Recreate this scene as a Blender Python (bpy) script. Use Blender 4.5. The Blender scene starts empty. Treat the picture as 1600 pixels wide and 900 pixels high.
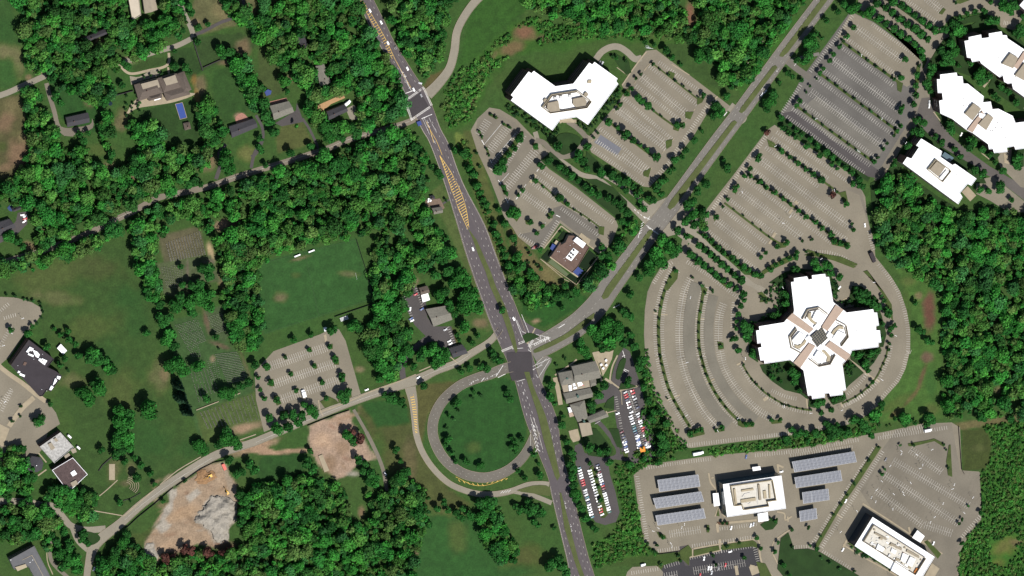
import bpy, math, random
import numpy as np
from mathutils import Vector, Matrix
R = math.radians
rng = np.random.default_rng(11)
random.seed(5)
# ---------------------------------------------------------------- camera, sky, sun, exposure
SC = bpy.context.scene
COL = SC.collection
MPP = 0.70                      # metres per photo pixel
DIST = 6000.0
TILT = R(24.0)
TD = Vector((0.83, -0.557, 0)).normalized()      # way tall things lean in the view
CAM = Vector((-TD.x*math.sin(TILT)*DIST, -TD.y*math.sin(TILT)*DIST, math.cos(TILT)*DIST))
F = (-CAM).normalized()
RT = F.cross(Vector((0, 1, 0))).normalized()
UP = RT.cross(F).normalized()
LENS = 36.0*DIST/(1600*MPP)
cd = bpy.data.cameras.new('camera'); cam = bpy.data.objects.new('camera', cd); COL.objects.link(cam)
cd.lens = LENS; cd.sensor_width = 36; cd.clip_start = 50; cd.clip_end = 30000
cam.matrix_world = Matrix(((RT.x, UP.x, -F.x, CAM.x), (RT.y, UP.y, -F.y, CAM.y), (RT.z, UP.z, -F.z, CAM.z), (0, 0, 0, 1)))
SC.camera = cam
SUNV = Vector((0.175, -0.43, 1.0)).normalized()
w = bpy.data.worlds.new('World'); SC.world = w; w.use_nodes = True
nt = w.node_tree; bg = nt.nodes['Background']
sky = nt.nodes.new('ShaderNodeTexSky'); sky.sky_type = 'NISHITA'; sky.sun_disc = False
sky.sun_elevation = math.asin(SUNV.z); sky.sun_rotation = math.atan2(SUNV.x, SUNV.y)
nt.links.new(sky.outputs[0], bg.inputs[0]); bg.inputs[1].default_value = 0.06
sd = bpy.data.lights.new('sun', 'SUN'); sd.energy = 3.6; sd.angle = R(0.53); sd.color = (1.0, 0.965, 0.91)
sun = bpy.data.objects.new('sun', sd); COL.objects.link(sun); sun.rotation_euler = SUNV.to_track_quat('Z', 'Y').to_euler()
SC.view_settings.view_transform = 'Standard'; SC.view_settings.look = 'None'
SC.view_settings.exposure = 0.78; SC.view_settings.gamma = 1.0
SC.cycles.max_bounces = 3; SC.cycles.diffuse_bounces = 2; SC.cycles.glossy_bounces = 1
SC.cycles.transmission_bounces = 1; SC.cycles.transparent_max_bounces = 2

# ---------------------------------------------------------------- survey helpers
K = 36.0/LENS/1600.0
def ray(px, py):
    return F + RT*((px-800)*K) - UP*((py-450)*K)
def at(px, py, z=0.0):
    d = ray(px, py); t = (z-CAM.z)/d.z
    return Vector((CAM.x+d.x*t, CAM.y+d.y*t, z))
def at_np(px, py, z):
    px = np.asarray(px, float); py = np.asarray(py, float); z = np.asarray(z, float)+np.zeros_like(px)
    dx = F.x+RT.x*(px-800)*K-UP.x*(py-450)*K
    dy = F.y+RT.y*(px-800)*K-UP.y*(py-450)*K
    dz = F.z+RT.z*(px-800)*K-UP.z*(py-450)*K
    t = (z-CAM.z)/dz
    return np.stack([CAM.x+dx*t, CAM.y+dy*t, z], -1)
def Z(x0, y0, f):
    def g(s, *a):
        if isinstance(s, (int, float)):
            return (x0+s/f, y0+a[0]/f)
        return [(x0+float(q.split(',')[0])/f, y0+float(q.split(',')[1])/f) for q in s.split()]
    return g
PX = Z(0, 0, 1); T = lambda r, c: Z(400*c, 225*r, 4)
Za = Z(900, 60, 3.75); Zb = Z(730, 160, 3.752); Zc = Z(1060, 180, 3.46); Zd = Z(1180, 0, 3.461); Ze = Z(1000, 390, 5.295)
Zf = Z(1000, 540, 5.625); Zg = Z(1200, 360, 4.5); Zh = Z(1200, 540, 5.625); Zi = Z(1300, 0, 5); Zj = Z(1360, 100, 3.75)
Zk = Z(860, 540, 5.622); Zl = Z(870, 670, 5.294); Zm = Z(980, 780, 6.154); Zn = Z(1220, 660, 3.75)
Zse = Z(1300, 770, 6.925); Zs = Z(1100, 700, 6.925); Zx = Z(1170, 420, 4.09); Zbow = Z(780, 80, 6.43)
Zcw = Z(1000, 690, 6.43); Zsch = Z(0, 520, 6.43); Zday = Z(830, 350, 8.18)

def smooth(pts, n=6, closed=False):
    P = [np.array(p, float) for p in pts]
    out = []
    m = len(P)
    rngi = range(m if closed else m-1)
    for i in rngi:
        p1, p2 = P[i], P[(i+1) % m]
        p0 = P[i-1] if (closed or i > 0) else 2*p1-p2
        p3 = P[(i+2) % m] if (closed or i+2 < m) else 2*p2-p1
        for k in range(n):
            t = k/n
            out.append(tuple(0.5*((2*p1)+(-p0+p2)*t+(2*p0-5*p1+4*p2-p3)*t*t+(-p0+3*p1-3*p2+p3)*t**3)))
    if not closed: out.append(tuple(P[-1]))
    return out
def resample(pts, step):
    P = np.array(pts, float); d = np.hypot(*np.diff(P, axis=0).T); s = np.concatenate([[0], np.cumsum(d)])
    n = max(1, int(round(s[-1]/step))); q = np.linspace(0, s[-1], n+1)
    return np.stack([np.interp(q, s, P[:, 0]), np.interp(q, s, P[:, 1])], 1)
def tangents(P):
    P = np.asarray(P, float); t = np.gradient(P, axis=0); return t/np.maximum(1e-9, np.linalg.norm(t, axis=1))[:, None]
def offset(pts, o):
    P = np.array(pts, float); t = tangents(P); n = np.stack([-t[:, 1], t[:, 0]], 1)
    return [tuple(a) for a in P+n*(np.asarray(o).reshape(-1, 1) if np.ndim(o) else o)]

# ---------------------------------------------------------------- materials
MATS = {}
def mat(name, col, rough=0.9, var=0.0, scale=0.2, metal=0.0, spec=0.2, var2=0.0, scale2=1.5, bump=0.0, attr=None, objcol=False, emit=None):
    if name in MATS: return MATS[name]
    m = bpy.data.materials.new(name); m.use_nodes = True; t = m.node_tree; b = t.nodes['Principled BSDF']
    b.inputs['Roughness'].default_value = rough; b.inputs['Metallic'].default_value = metal
    b.inputs['Specular IOR Level'].default_value = spec
    L = t.links.new; last = None
    if attr:
        a = t.nodes.new('ShaderNodeAttribute'); a.attribute_name = attr; last = a.outputs['Color']
    elif objcol:
        a = t.nodes.new('ShaderNodeObjectInfo'); last = a.outputs['Color']
    else:
        a = t.nodes.new('ShaderNodeRGB'); a.outputs[0].default_value = (*col, 1); last = a.outputs[0]
    tc = t.nodes.new('ShaderNodeNewGeometry')
    for v, s, det in ((var, scale, 5), (var2, scale2, 3)):
        if v <= 0: continue
        n = t.nodes.new('ShaderNodeTexNoise'); n.inputs['Scale'].default_value = s; n.inputs['Detail'].default_value = det
        L(tc.outputs['Position'], n.inputs['Vector'])
        mr = t.nodes.new('ShaderNodeMapRange'); mr.inputs[1].default_value = 0.3; mr.inputs[2].default_value = 0.7
        mr.inputs[3].default_value = 1-v; mr.inputs[4].default_value = 1+v
        L(n.outputs['Fac'], mr.inputs[0])
        vm = t.nodes.new('ShaderNodeVectorMath'); vm.operation = 'SCALE'
        L(last, vm.inputs[0]); L(mr.outputs[0], vm.inputs['Scale']); last = vm.outputs[0]
    L(last, b.inputs['Base Color'])
    if bump > 0:
        n = t.nodes.new('ShaderNodeTexNoise'); n.inputs['Scale'].default_value = scale2; L(tc.outputs['Position'], n.inputs['Vector'])
        bp = t.nodes.new('ShaderNodeBump'); bp.inputs['Strength'].default_value = bump; bp.inputs['Distance'].default_value = 0.5
        L(n.outputs['Fac'], bp.inputs['Height']); L(bp.outputs[0], b.inputs['Normal'])
    MATS[name] = m; return m
def C255(r, g, b, k=2.1):
    f = lambda v: ((v/255+0.055)/1.055)**2.4 if v > 10 else v/255/12.92
    return (f(r)/k, f(g)/k, f(b)/k)
M_TAN = mat('asphalt_tan', C255(153, 144, 126), var=0.12, scale=0.03, var2=0.07, scale2=0.6)
M_GREY = mat('asphalt_grey', C255(128, 122, 112), var=0.12, scale=0.04, var2=0.06, scale2=0.6)
M_MID = mat('asphalt_mid', C255(142, 134, 119), var=0.12, scale=0.04, var2=0.06, scale2=0.6)
M_COURT = mat('asphalt_court', C255(112, 106, 101), var=0.12, scale=0.05, var2=0.08, scale2=0.6)
M_UPPER = mat('asphalt_upper_lot', C255(120, 116, 110), var=0.14, scale=0.03, var2=0.08, scale2=0.6)
M_DARK = mat('asphalt_dark', C255(96, 91, 90), var=0.10, scale=0.05, var2=0.08, scale2=0.6)
M_NEW = mat('asphalt_new', C255(74, 72, 75), var=0.08, scale=0.05, var2=0.08, scale2=0.6)
M_HWY = mat('asphalt_highway', C255(107, 100, 102), var=0.08, scale=0.05, var2=0.06, scale2=0.5)
M_JCT = mat('asphalt_junction', C255(80, 75, 77), var=0.06, scale=0.05, var2=0.06, scale2=0.5)
M_PALE = mat('asphalt_pale', C255(165, 157, 140), var=0.08, scale=0.04, var2=0.06, scale2=0.5)
M_AVE = mat('asphalt_avenue', C255(138, 133, 125), var=0.08, scale=0.04, var2=0.06, scale2=0.5)
M_CONC = mat('concrete', C255(190, 175, 148), var=0.1, scale=0.2)
M_LINE = mat('road_paint', (0.50, 0.485, 0.46), var=0.15, scale=0.3, var2=0.2, scale2=0.7)
M_LINE2 = mat('worn_paint', (0.44, 0.415, 0.37), var=0.25, scale=0.06)
M_YEL = mat('yellow_paint', (0.50, 0.33, 0.09), var=0.15, scale=0.5)
M_ISL = mat('island_grass', C255(82, 98, 48), var=0.22, scale=0.12, var2=0.15, scale2=0.9)
M_MED = mat('median_grass', C255(98, 108, 62), var=0.16, scale=0.1, var2=0.12, scale2=0.9)
M_LAWN = mat('lawn_grass', C255(46, 74, 32), var=0.2, scale=0.08, var2=0.12, scale2=0.9)
M_WHITE = mat('white_roof', (0.78, 0.78, 0.77), var=0.03, scale=0.1)
M_WHITE2 = mat('white_metal', (0.72, 0.72, 0.72), rough=0.6)
M_BRICK = mat('brown_brick', (0.11, 0.065, 0.05), var=0.12, scale=0.4)
M_STONE = mat('beige_stone', (0.24, 0.20, 0.16), var=0.08, scale=0.3)
M_GLASS = mat('tinted_glass', (0.03, 0.045, 0.06), rough=0.15, spec=0.6)
M_GLASS2 = mat('blue_glass', (0.05, 0.09, 0.11), rough=0.2, spec=0.6)
M_BEIGE = mat('beige_screen', C255(205, 190, 160), var=0.08, scale=0.3)
M_PINK = mat('pink_roof', C255(210, 185, 165), var=0.06, scale=0.3)
M_TAUPE = mat('taupe_roof', C255(185, 172, 150), var=0.08, scale=0.3)
M_STEEL = mat('painted_steel', (0.30, 0.30, 0.30), rough=0.5, metal=0.3)
M_RUST = mat('rusty_metal', (0.30, 0.11, 0.03), var=0.2, scale=0.8)
M_TRUNK = mat('bark', (0.06, 0.045, 0.03), var=0.2, scale=2)
M_LEAF = mat('leaves', (0, 0, 0), rough=0.85, attr='tint', var=0.18, scale=0.25, spec=0.15)
M_SHIN_G = mat('grey_shingle', C255(146, 142, 130), var=0.14, scale=0.6, var2=0.1, scale2=2)
M_SHIN_D = mat('dark_shingle', C255(84, 82, 86), var=0.1, scale=0.6, var2=0.1, scale2=2)
M_SHIN_B = mat('brown_shingle', C255(120, 108, 98), var=0.1, scale=0.6, var2=0.1, scale2=2)
M_TAR = mat('dark_membrane', C255(74, 68, 72), var=0.1, scale=0.15, var2=0.08, scale2=1)
M_TARB = mat('brown_membrane', C255(126, 103, 92), var=0.12, scale=0.25, var2=0.08, scale2=1)
M_BLUE = mat('blue_fabric', C255(50, 75, 150), rough=0.6, var=0.1, scale=0.5)
M_TURF = mat('play_turf', C255(22, 45, 18), var=0.1, scale=0.4)
M_POOL = mat('pool_water', C255(60, 90, 170), rough=0.1, spec=0.5)
M_CAR = mat('car_paint', (0, 0, 0), rough=0.3, spec=0.6, objcol=True)
M_TYRE = mat('rubber', (0.02, 0.02, 0.02))
M_WOOD = mat('fence_wood', (0.12, 0.09, 0.06), var=0.15, scale=1)
M_RED = mat('red_paint', (0.45, 0.05, 0.03), rough=0.4)
M_YELLOWP = mat('machine_yellow', (0.55, 0.32, 0.04), rough=0.4)
M_ORANGE = mat('orange_canvas', (0.65, 0.22, 0.03), rough=0.6)

# ---------------------------------------------------------------- mesh builder
class MB:
    def __init__(s): s.v = []; s.f = []; s.m = []
    def face(s, pts, mi=0):
        i = len(s.v); s.v += [tuple(p) for p in pts]; s.f.append(list(range(i, i+len(pts)))); s.m.append(mi)
    def prism(s, base, z0, z1, mi_side=0, mi_top=0, bottom=False):
        n = len(base)
        a = sum(base[i][0]*base[(i+1) % n][1]-base[(i+1) % n][0]*base[i][1] for i in range(n))
        if a < 0: base = base[::-1]
        for i in range(n):
            p, q = base[i], base[(i+1) % n]
            s.face([(p[0], p[1], z0), (q[0], q[1], z0), (q[0], q[1], z1), (p[0], p[1], z1)], mi_side)
        s.face([(p[0], p[1], z1) for p in base], mi_top)
        if bottom: s.face([(p[0], p[1], z0) for p in base[::-1]], mi_side)
    def box(s, c, size, rot=0, z0=0, mi=0):
        hx, hy = size[0]/2, size[1]/2; ca, sa = math.cos(rot), math.sin(rot)
        b = [(c[0]+x*ca-y*sa, c[1]+x*sa+y*ca) for x, y in ((-hx, -hy), (hx, -hy), (hx, hy), (-hx, hy))]
        s.prism(b, z0, z0+size[2], mi, mi, True)
    def tube(s, p0, p1, r0, r1, n=6, mi=0):
        p0 = Vector(p0); p1 = Vector(p1); d = (p1-p0).normalized()
        a = d.orthogonal().normalized(); b = d.cross(a)
        r = [[p+(a*math.cos(2*math.pi*k/n)+b*math.sin(2*math.pi*k/n))*rr for k in range(n)] for p, rr in ((p0, r0), (p1, r1))]
        for k in range(n): s.face([r[0][k], r[0][(k+1) % n], r[1][(k+1) % n], r[1][k]], mi)
        s.face(r[1], mi)
    def build(s, name, mats, parent=None, loc=None):
        me = bpy.data.meshes.new(name)
        vs = s.v
        if loc is not None: vs = [(v[0]-loc[0], v[1]-loc[1], v[2]-loc[2]) for v in vs]
        me.from_pydata(vs, [], s.f)
        if not isinstance(mats, (list, tuple)): mats = [mats]
        for m in mats: me.materials.append(m)
        if len(mats) > 1: me.polygons.foreach_set('material_index', s.m)
        me.update()
        o = bpy.data.objects.new(name, me); COL.objects.link(o)
        if parent is not None: o.parent = parent
        if loc is not None and parent is None: o.location = loc
        return o
def tag(o, label=None, cat=None, group=None, kind=None):
    if label: o['label'] = label
    if cat: o['category'] = cat
    if group: o['group'] = group
    if kind: o['kind'] = kind
    return o
def struct(mb, name, mats): return tag(mb.build(name, mats), kind='structure')
def empty(name, loc, label, cat, group=None, rz=0):
    o = bpy.data.objects.new(name, None); COL.objects.link(o); o.location = loc; o.rotation_euler = (0, 0, rz)
    o.empty_display_size = 1; return tag(o, label, cat, group)
ZC = [0]
def nextz(base):
    ZC[0] += 1; return base+ZC[0]*0.0012
SHEETS = {}
def sheet(pts, m, base, name):
    z = nextz(base); mb = SHEETS.setdefault((name, m.name), (MB(), m))[0]
    mb.face([at(x, y, z) for x, y in reversed(pts)])
def slab(pts, m, name, h=0.14, base=0.42):
    """raised island: kerbed sides and a grass top"""
    z = nextz(base); mb = SHEETS.setdefault((name, m.name), (MB(), m))[0]
    b = [tuple(at(x, y, z)[:2]) for x, y in pts]
    mb.prism(b, z-h-0.1, z, 1, 0)
def ribbon(pts, width, m, base, name, sm=6, kerb=False):
    w0 = width if np.ndim(width) else [width]*len(pts)
    if sm: 
        q = smooth([(p[0], p[1], ww) for p, ww in zip(pts, w0)], sm)
    else: q = [(p[0], p[1], ww) for p, ww in zip(pts, w0)]
    c = [(a[0], a[1]) for a in q]; hw = np.array([a[2] for a in q])/2
    L_, R_ = offset(c, hw), offset(c, -hw)
    z = nextz(base); mb = SHEETS.setdefault((name, m.name), (MB(), m))[0]
    for i in range(len(c)-1):
        mb.face([at(*L_[i], z), at(*L_[i+1], z), at(*R_[i+1], z), at(*R_[i], z)])
    if kerb:
        for e, sg in ((L_, 1), (R_, -1)): kerbline(e)
    return L_, R_
KERB = MB()
def kerbline(e, w_=0.28, h=0.13):
    z = nextz(0.44); t = [at(*p, z) for p in e]
    P = np.array([tuple(a) for a in t]); tt = tangents(P[:, :2]); n = np.stack([-tt[:, 1], tt[:, 0]], 1)*w_/2
    A = P.copy(); A[:, :2] += n; B = P.copy(); B[:, :2] -= n
    for i in range(len(e)-1):
        KERB.face([A[i], A[i+1], B[i+1], B[i]]); 
        for S_ in (A, B):
            KERB.face([S_[i], S_[i+1], (S_[i+1][0], S_[i+1][1], z-h), (S_[i][0], S_[i][1], z-h)])
LINES = {}; LC = [0]
def wline(p, q, wm, m=None, z=None):
    m = m or M_LINE; mb = LINES.setdefault(m.name, (MB(), m))[0]
    LC[0] += 1; z = z or 0.34+(LC[0] % 97)*0.0006
    a, b = at(p[0], p[1], z), at(q[0], q[1], z); d = (b-a); d.z = 0
    if d.length < 1e-4: return
    n = Vector((-d.y, d.x, 0)).normalized()*wm/2
    mb.face([a-n, b-n, b+n, a+n])
def pline(pts, wm=0.3, m=None, sm=0, dash=None, off=0.0):
    q = smooth(pts, sm) if sm else pts
    if off: q = offset(q, off)
    if dash is None:
        for a, b in zip(q[:-1], q[1:]): wline(a, b, wm, m)
    else:
        on, gap = dash; s = resample(q, 1.0); k = 0
        while k+on < len(s): wline(s[k], s[k+on], wm, m); k += on+gap
Z_ST = 0.5
def stalls(pts, side, depth=6.6, pitch=3.75, wm=0.33, m=None, sm=0, line=False):
    m = m or M_LINE2; q = smooth(pts, sm) if sm else pts
    P = resample(q, pitch); t = tangents(P); n = np.stack([-t[:, 1], t[:, 0]], 1)
    for a, b in zip(P, n): wline(a+b*0.4*side, a+b*depth*side, wm, m)
    if line: pline([tuple(p) for p in P], 0.24, m)
def double(pts, depth=6.6, pitch=3.75, m=None, sm=0, wm=0.28):
    stalls(pts, 1, depth, pitch, wm, m, sm); stalls(pts, -1, depth, pitch, wm, m, sm)
    q = smooth(pts, sm) if sm else pts; pline(q, 0.22, m or M_LINE2)
def inpoly(x, y, poly):
    x = np.asarray(x); y = np.asarray(y); c = np.zeros(x.shape, bool); n = len(poly)
    for i in range(n):
        x1, y1 = poly[i]; x2, y2 = poly[(i+1) % n]
        if y1 == y2: continue
        k = (y1 > y) != (y2 > y)
        c ^= k & (x < (x2-x1)*(y-y1)/(y2-y1)+x1)
    return c
def polydist(x, y, poly):
    d = np.full(np.shape(x), 1e9); n = len(poly)
    for i in range(n):
        x1, y1 = poly[i]; x2, y2 = poly[(i+1) % n]; dx, dy = x2-x1, y2-y1
        L2 = dx*dx+dy*dy+1e-9; t = np.clip(((x-x1)*dx+(y-y1)*dy)/L2, 0, 1)
        d = np.minimum(d, np.hypot(x-x1-t*dx, y-y1-t*dy))
    return np.where(inpoly(x, y, poly), d, -d)
# ================================================================ GROUND with mown, dry and bare areas
gx = np.concatenate([[-9000, -5000, -2500, -1200, -600, -300], np.arange(-160, 1761, 3.0), [1900, 2200, 2800, 4000, 6500, 10000]])
gy = np.concatenate([[-7000, -4000, -2000, -1000, -500, -250], np.arange(-140, 1041, 3.0), [1180, 1500, 2200, 3500, 6000, 9000]])
GX, GY = np.meshgrid(gx, gy)
def vnoise(x, y, s, seed):
    g = np.random.default_rng(seed).random((128, 128)); u = x/s; v = y/s
    i = np.floor(u).astype(int); j = np.floor(v).astype(int); fu = u-i; fv = v-j
    fu = fu*fu*(3-2*fu); fv = fv*fv*(3-2*fv)
    a = g[j % 128, i % 128]; b = g[j % 128, (i+1) % 128]; c = g[(j+1) % 128, i % 128]; d = g[(j+1) % 128, (i+1) % 128]
    return (a*(1-fu)+b*fu)*(1-fv)+(c*(1-fu)+d*fu)*fv
N1 = vnoise(GX, GY, 14, 1)*0.5+vnoise(GX, GY, 6, 2)*0.3+vnoise(GX, GY, 40, 3)*0.2
N2 = vnoise(GX, GY, 60, 4)*0.6+vnoise(GX, GY, 25, 5)*0.4
N3 = vnoise(GX, GY, 9, 6)
base = np.zeros(GX.shape+(3,)); base[:] = C255(62, 98, 50)
olive = np.array(C255(94, 98, 60)); 
base = base*(1-0.38*N2[..., None])+olive*0.38*N2[..., None]
def paint(poly, col, amt=1.0, feather=4, rough=5, mix=None):
    global base
    xs = [p[0] for p in poly]; ys = [p[1] for p in poly]
    i0, i1 = np.searchsorted(gx, (min(xs)-30, max(xs)+30)); j0, j1 = np.searchsorted(gy, (min(ys)-30, max(ys)+30))
    sl = (slice(j0, j1), slice(i0, i1)); d = polydist(GX[sl], GY[sl], poly)+(N1[sl]-0.5)*rough*2
    m = np.clip(d/feather+0.5, 0, 1)*amt
    if mix: m = m*np.clip((N1[sl]-mix)*5+0.5, 0, 1)
    c = np.array(col)*(0.88+0.24*N3[sl][..., None])
    base[sl] = base[sl]*(1-m[..., None])+c*m[..., None]
def blob(x, y, rx, ry, col, amt=0.8, rot=0.0, rough=0.9):
    global base
    r = max(rx, ry)*1.8; i0, i1 = np.searchsorted(gx, (x-r, x+r)); j0, j1 = np.searchsorted(gy, (y-r, y+r))
    sl = (slice(j0, j1), slice(i0, i1)); ca, sa = math.cos(rot), math.sin(rot); u = GX[sl]-x; v = GY[sl]-y
    d = np.hypot((u*ca+v*sa)/rx, (-u*sa+v*ca)/ry)+(N1[sl]-0.5)*rough
    m = np.clip(1.35-d, 0, 1); m = m*m*(3-2*m)*amt
    base[sl] = base[sl]*(1-m[..., None])+np.array(col)*m[..., None]
GRN = C255(50, 90, 46); GRN2 = C255(62, 102, 54); OLV = C255(98, 104, 62); DRY = C255(138, 126, 88); BRN = C255(140, 112, 88)
DIRT = C255(176, 146, 118); DIRT2 = C255(150, 122, 94); RUB = C255(184, 175, 160); SAND = C255(200, 175, 135); DKG = C255(34, 62, 34); FLOOR = C255(30, 46, 26)
RED = C255(126, 92, 78)
# big mown lawn in the west
WL = PX("-60,470 0,440 30,425 110,408 190,372 208,385 225,430 240,480 250,560 272,620 300,680 335,700 270,745 195,800 140,800 110,770 100,720 130,680 90,620 80,560 60,500 0,462 -60,500")
paint(WL, C255(66, 92, 50), 1, 4)
for a in ((80, 430, 60, 25, OLV, .6, -.3), (150, 420, 40, 20, C255(84, 88, 54), .6, 0), (140, 510, 50, 22, OLV, .45, -.2), (190, 610, 28, 40, OLV, .55, 0), (250, 585, 20, 30, DRY, .4, 0),
          (90, 465, 40, 12, DRY, .35, .1), (170, 560, 25, 30, GRN, .6, 0), (215, 500, 20, 40, GRN, .6, 0), (195, 465, 25, 18, GRN, .7, 0), (60, 600, 30, 30, OLV, .4, 0), (230, 690, 40, 40, GRN, .7, 0), (300, 700, 30, 15, GRN, .7, 0),
          (178, 735, 12, 24, DRY, .5, .2), (205, 735, 8, 15, DRY, .5, 0), (196, 755, 10, 6, BRN, .35, 0), (115, 595, 20, 12, DRY, .4, 0)): blob(*a)
# NW corner fields
paint(T(0, 0)("-300,-200 60,-200 90,80 130,240 140,380 170,450 40,550 -300,600"), C255(62, 96, 52), 1, 3)
for a in ((12, 80, 22, 14, DRY, .65, .4), (5, 50, 18, 20, GRN, .5, 0), (30, 105, 10, 18, DRY, .5, 0), (10, 115, 20, 14, GRN2, .6, 0)): blob(*a)
paint(T(0, 0)("-300,640 0,610 120,590 150,700 190,900 200,1100 60,1130 -300,1100"), C255(94, 92, 58), 1, 4)
for a in ((8, 190, 14, 18, BRN, .7, .5), (20, 165, 15, 14, DRY, .6, 0), (28, 240, 18, 26, BRN, .8, .3), (8, 262, 14, 8, BRN, .6, 0), (35, 215, 8, 10, DRY, .6, 0), (3, 230, 10, 10, C255(70,90,45), .6, 0)): blob(*a)
# gardens of the houses in the north-west
for s, c in (("310,480 420,520 600,640 620,760 590,830 400,760 330,640", GRN), ("880,690 1090,640 1250,620 1230,700 1250,900 1020,880 960,780 850,720", C255(52, 80, 42)), ("1330,440 1500,400 1560,560 1540,700 1400,780 1330,640", C255(56, 88, 46)),
             ("1210,0 1600,-80 1640,100 1480,160 1230,220 1190,100", C255(104, 104, 68)), ("1210,250 1500,200 1600,260 1580,300 1330,420 1250,440", C255(60, 82, 48)), ("830,410 940,360 1040,350 1030,400 850,450", C255(62, 84, 46)), ("1060,320 1200,290 1260,440 1200,480 1080,400", C255(52, 78, 42))):
    paint(T(0, 0)(s), c, 1, 3, 3)
for s, c in (("20,300 130,280 210,560 60,640 0,620", C255(78, 92, 56)), ("0,-60 140,-60 150,60 60,110 0,60", OLV), ("170,780 300,760 360,900 140,960 120,860", C255(92, 98, 56)), ("1080,470 1180,430 1120,540 1040,560", C255(100, 92, 54)), ("1330,160 1500,0 1640,30 1700,260 1490,420 1370,340", C255(56, 86, 44)),
             ("1250,830 1340,860 1320,930 1240,900", C255(110, 124, 66))):
    paint(T(0, 1)(s), c, 1, 3, 3)
for a in ((155, 66, 10, 6, DIRT2, .8, 0), (60, 82, 8, 10, DIRT, .8, 0), (63, 110, 14, 6, DIRT, .6, .3), (45, 121, 6, 5, DIRT2, .7, 0), (140, 155, 10, 14, BRN, .7, 0), (190, 190, 12, 20, BRN, .5, 0), (200, 95, 20, 7, C255(150,135,108), .8, -.3),
          (238, 75, 16, 6, C255(150,135,108), .8, -.3), (300, 35, 12, 5, DIRT, .5, 0), (355, 98, 14, 5, BRN, .7, 0), (313, 133, 10, 18, BRN, .6, 0), (380, 75, 12, 20, DIRT2, .6, .5), (470, 75, 6, 6, DIRT2, .7, 0), (454, 123, 8, 8, DIRT2, .8, 0),
          (205, 275, 12, 18, BRN, .6, 0), (170, 262, 10, 12, DIRT2, .4, 0), (325, 255, 16, 12, DIRT2, .8, -.5), (150, 235, 30, 10, OLV, .5, 0), (385, 240, 14, 14, C255(120,120,70), .8, 0), (478, 20, 16, 14, C255(120,112,80), .6, 0), (350, 15, 20, 16, DRY, .6, 0),
          (495, 3, 10, 4, DIRT, .5, 0), (46, 385, 12, 8, DIRT2, .7, 0), (66, 360, 6, 16, DIRT2, .5, .2), (345, 352, 12, 8, DIRT, 1, -.3), (372, 350, 10, 5, DIRT2, .8, 0), (330, 395, 5, 22, SAND, .9, -.3), (345, 440, 5, 20, DIRT2, .6, -.3),
          (375, 385, 8, 8, DIRT2, .4, 0), (598, 405, 8, 8, DIRT, .4, 0), (645, 440, 10, 8, DIRT, .5, 0), (683, 317, 12, 9, DIRT, .5, 0), (270, 130, 8, 4, SAND, .5, 0), (375, 182, 8, 6, DIRT, .8, 0), (303, 125, 5, 12, C255(170,120,60), .5, 0), (308, 150, 4, 18, C255(170,130,70), .6, -.2)): blob(*a)
# sports field
FIELD = PX("393,412 556,372 585,467 412,523")
paint(FIELD, C255(58, 98, 54), 1, 2, 0.6)
for a in ((437, 465, 12, 9, DIRT2, .55, 0), (545, 428, 18, 5, DIRT2, .35, .1), (545, 450, 30, 12, GRN, .5, 0), (463, 430, 9, 5, OLV, .5, 0), (468, 404, 18, 3, DIRT2, .5, -.25), (420, 500, 25, 10, GRN, .6, 0)): blob(*a)
# cemetery turf
for s, c in (("247,368 312,352 322,398 256,412", C255(100, 98, 70)), ("240,412 330,398 345,440 300,445 300,470 255,460", C255(92, 102, 74)), ("268,500 312,490 350,520 375,560 395,590 414,670 315,692 290,620 272,560", C255(70, 98, 62)),
             ("320,485 350,478 360,520 350,535 330,520", C255(84, 100, 74)), ("306,645 400,612 413,672 318,692", C255(88, 104, 62))): paint(PX(s), c, 1, 4, 2)
for a in ((282, 380, 26, 16, C255(122,108,84), .4, -.2), (385, 668, 26, 8, DIRT, .9, -.2), (332, 561, 4, 6, DIRT, .6, 0), (322, 500, 4, 20, C255(120,92,76), .7, -.25), (345, 540, 18, 4, C255(120,92,76), .7, .35), (330, 408, 12, 4, C255(126,112,96), .7, -.1), (293, 425, 3, 18, C255(126,112,96), .7, 0), (258, 585, 8, 10, DIRT2, .4, 0), (385, 575, 3, 40, C255(120,100,76), .5, -.35)): blob(*a)
# construction ground
CS = T(3, 0)("1300,215 1400,190 1470,330 1490,430 1460,480 1480,540 1430,620 1420,690 1360,720 1230,690 1160,740 1010,760 985,820 930,810 895,760 900,690 960,590 1030,480 1070,400 1130,330 1220,270")
paint(CS, C255(176, 152, 126), 1, 3, 4)
for k_ in range(26):
    blob(*T(3, 0)(960+rng.random()*440, 260+rng.random()*450), 3+rng.random()*12, 1.5+rng.random()*3, (DIRT2, C255(196, 172, 144), C255(146, 112, 88), RUB)[k_ % 4], .55, -.7+rng.random()*.8, .5)
for s in ("1330,390 1440,410 1480,470 1480,540 1430,620 1430,690 1340,690 1300,620 1210,550 1260,480", "960,590 1030,540 1080,580 1010,640", "905,700 960,690 990,780 940,820 900,780", "1160,400 1230,350 1250,380 1190,430", "1060,350 1100,360 1090,460 1040,540 1000,560 1050,440"): paint(T(3, 0)(s), RUB, .95, 3, 4)
paint(T(3, 0)("1370,190 1400,190 1480,370 1470,440 1440,400 1400,260"), C255(176, 158, 136), 1, 2, 1)
paint(T(3, 0)("820,620 880,640 1000,560 900,700 870,780 820,680"), C255(78, 90, 50), .8, 4, 3)
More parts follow.
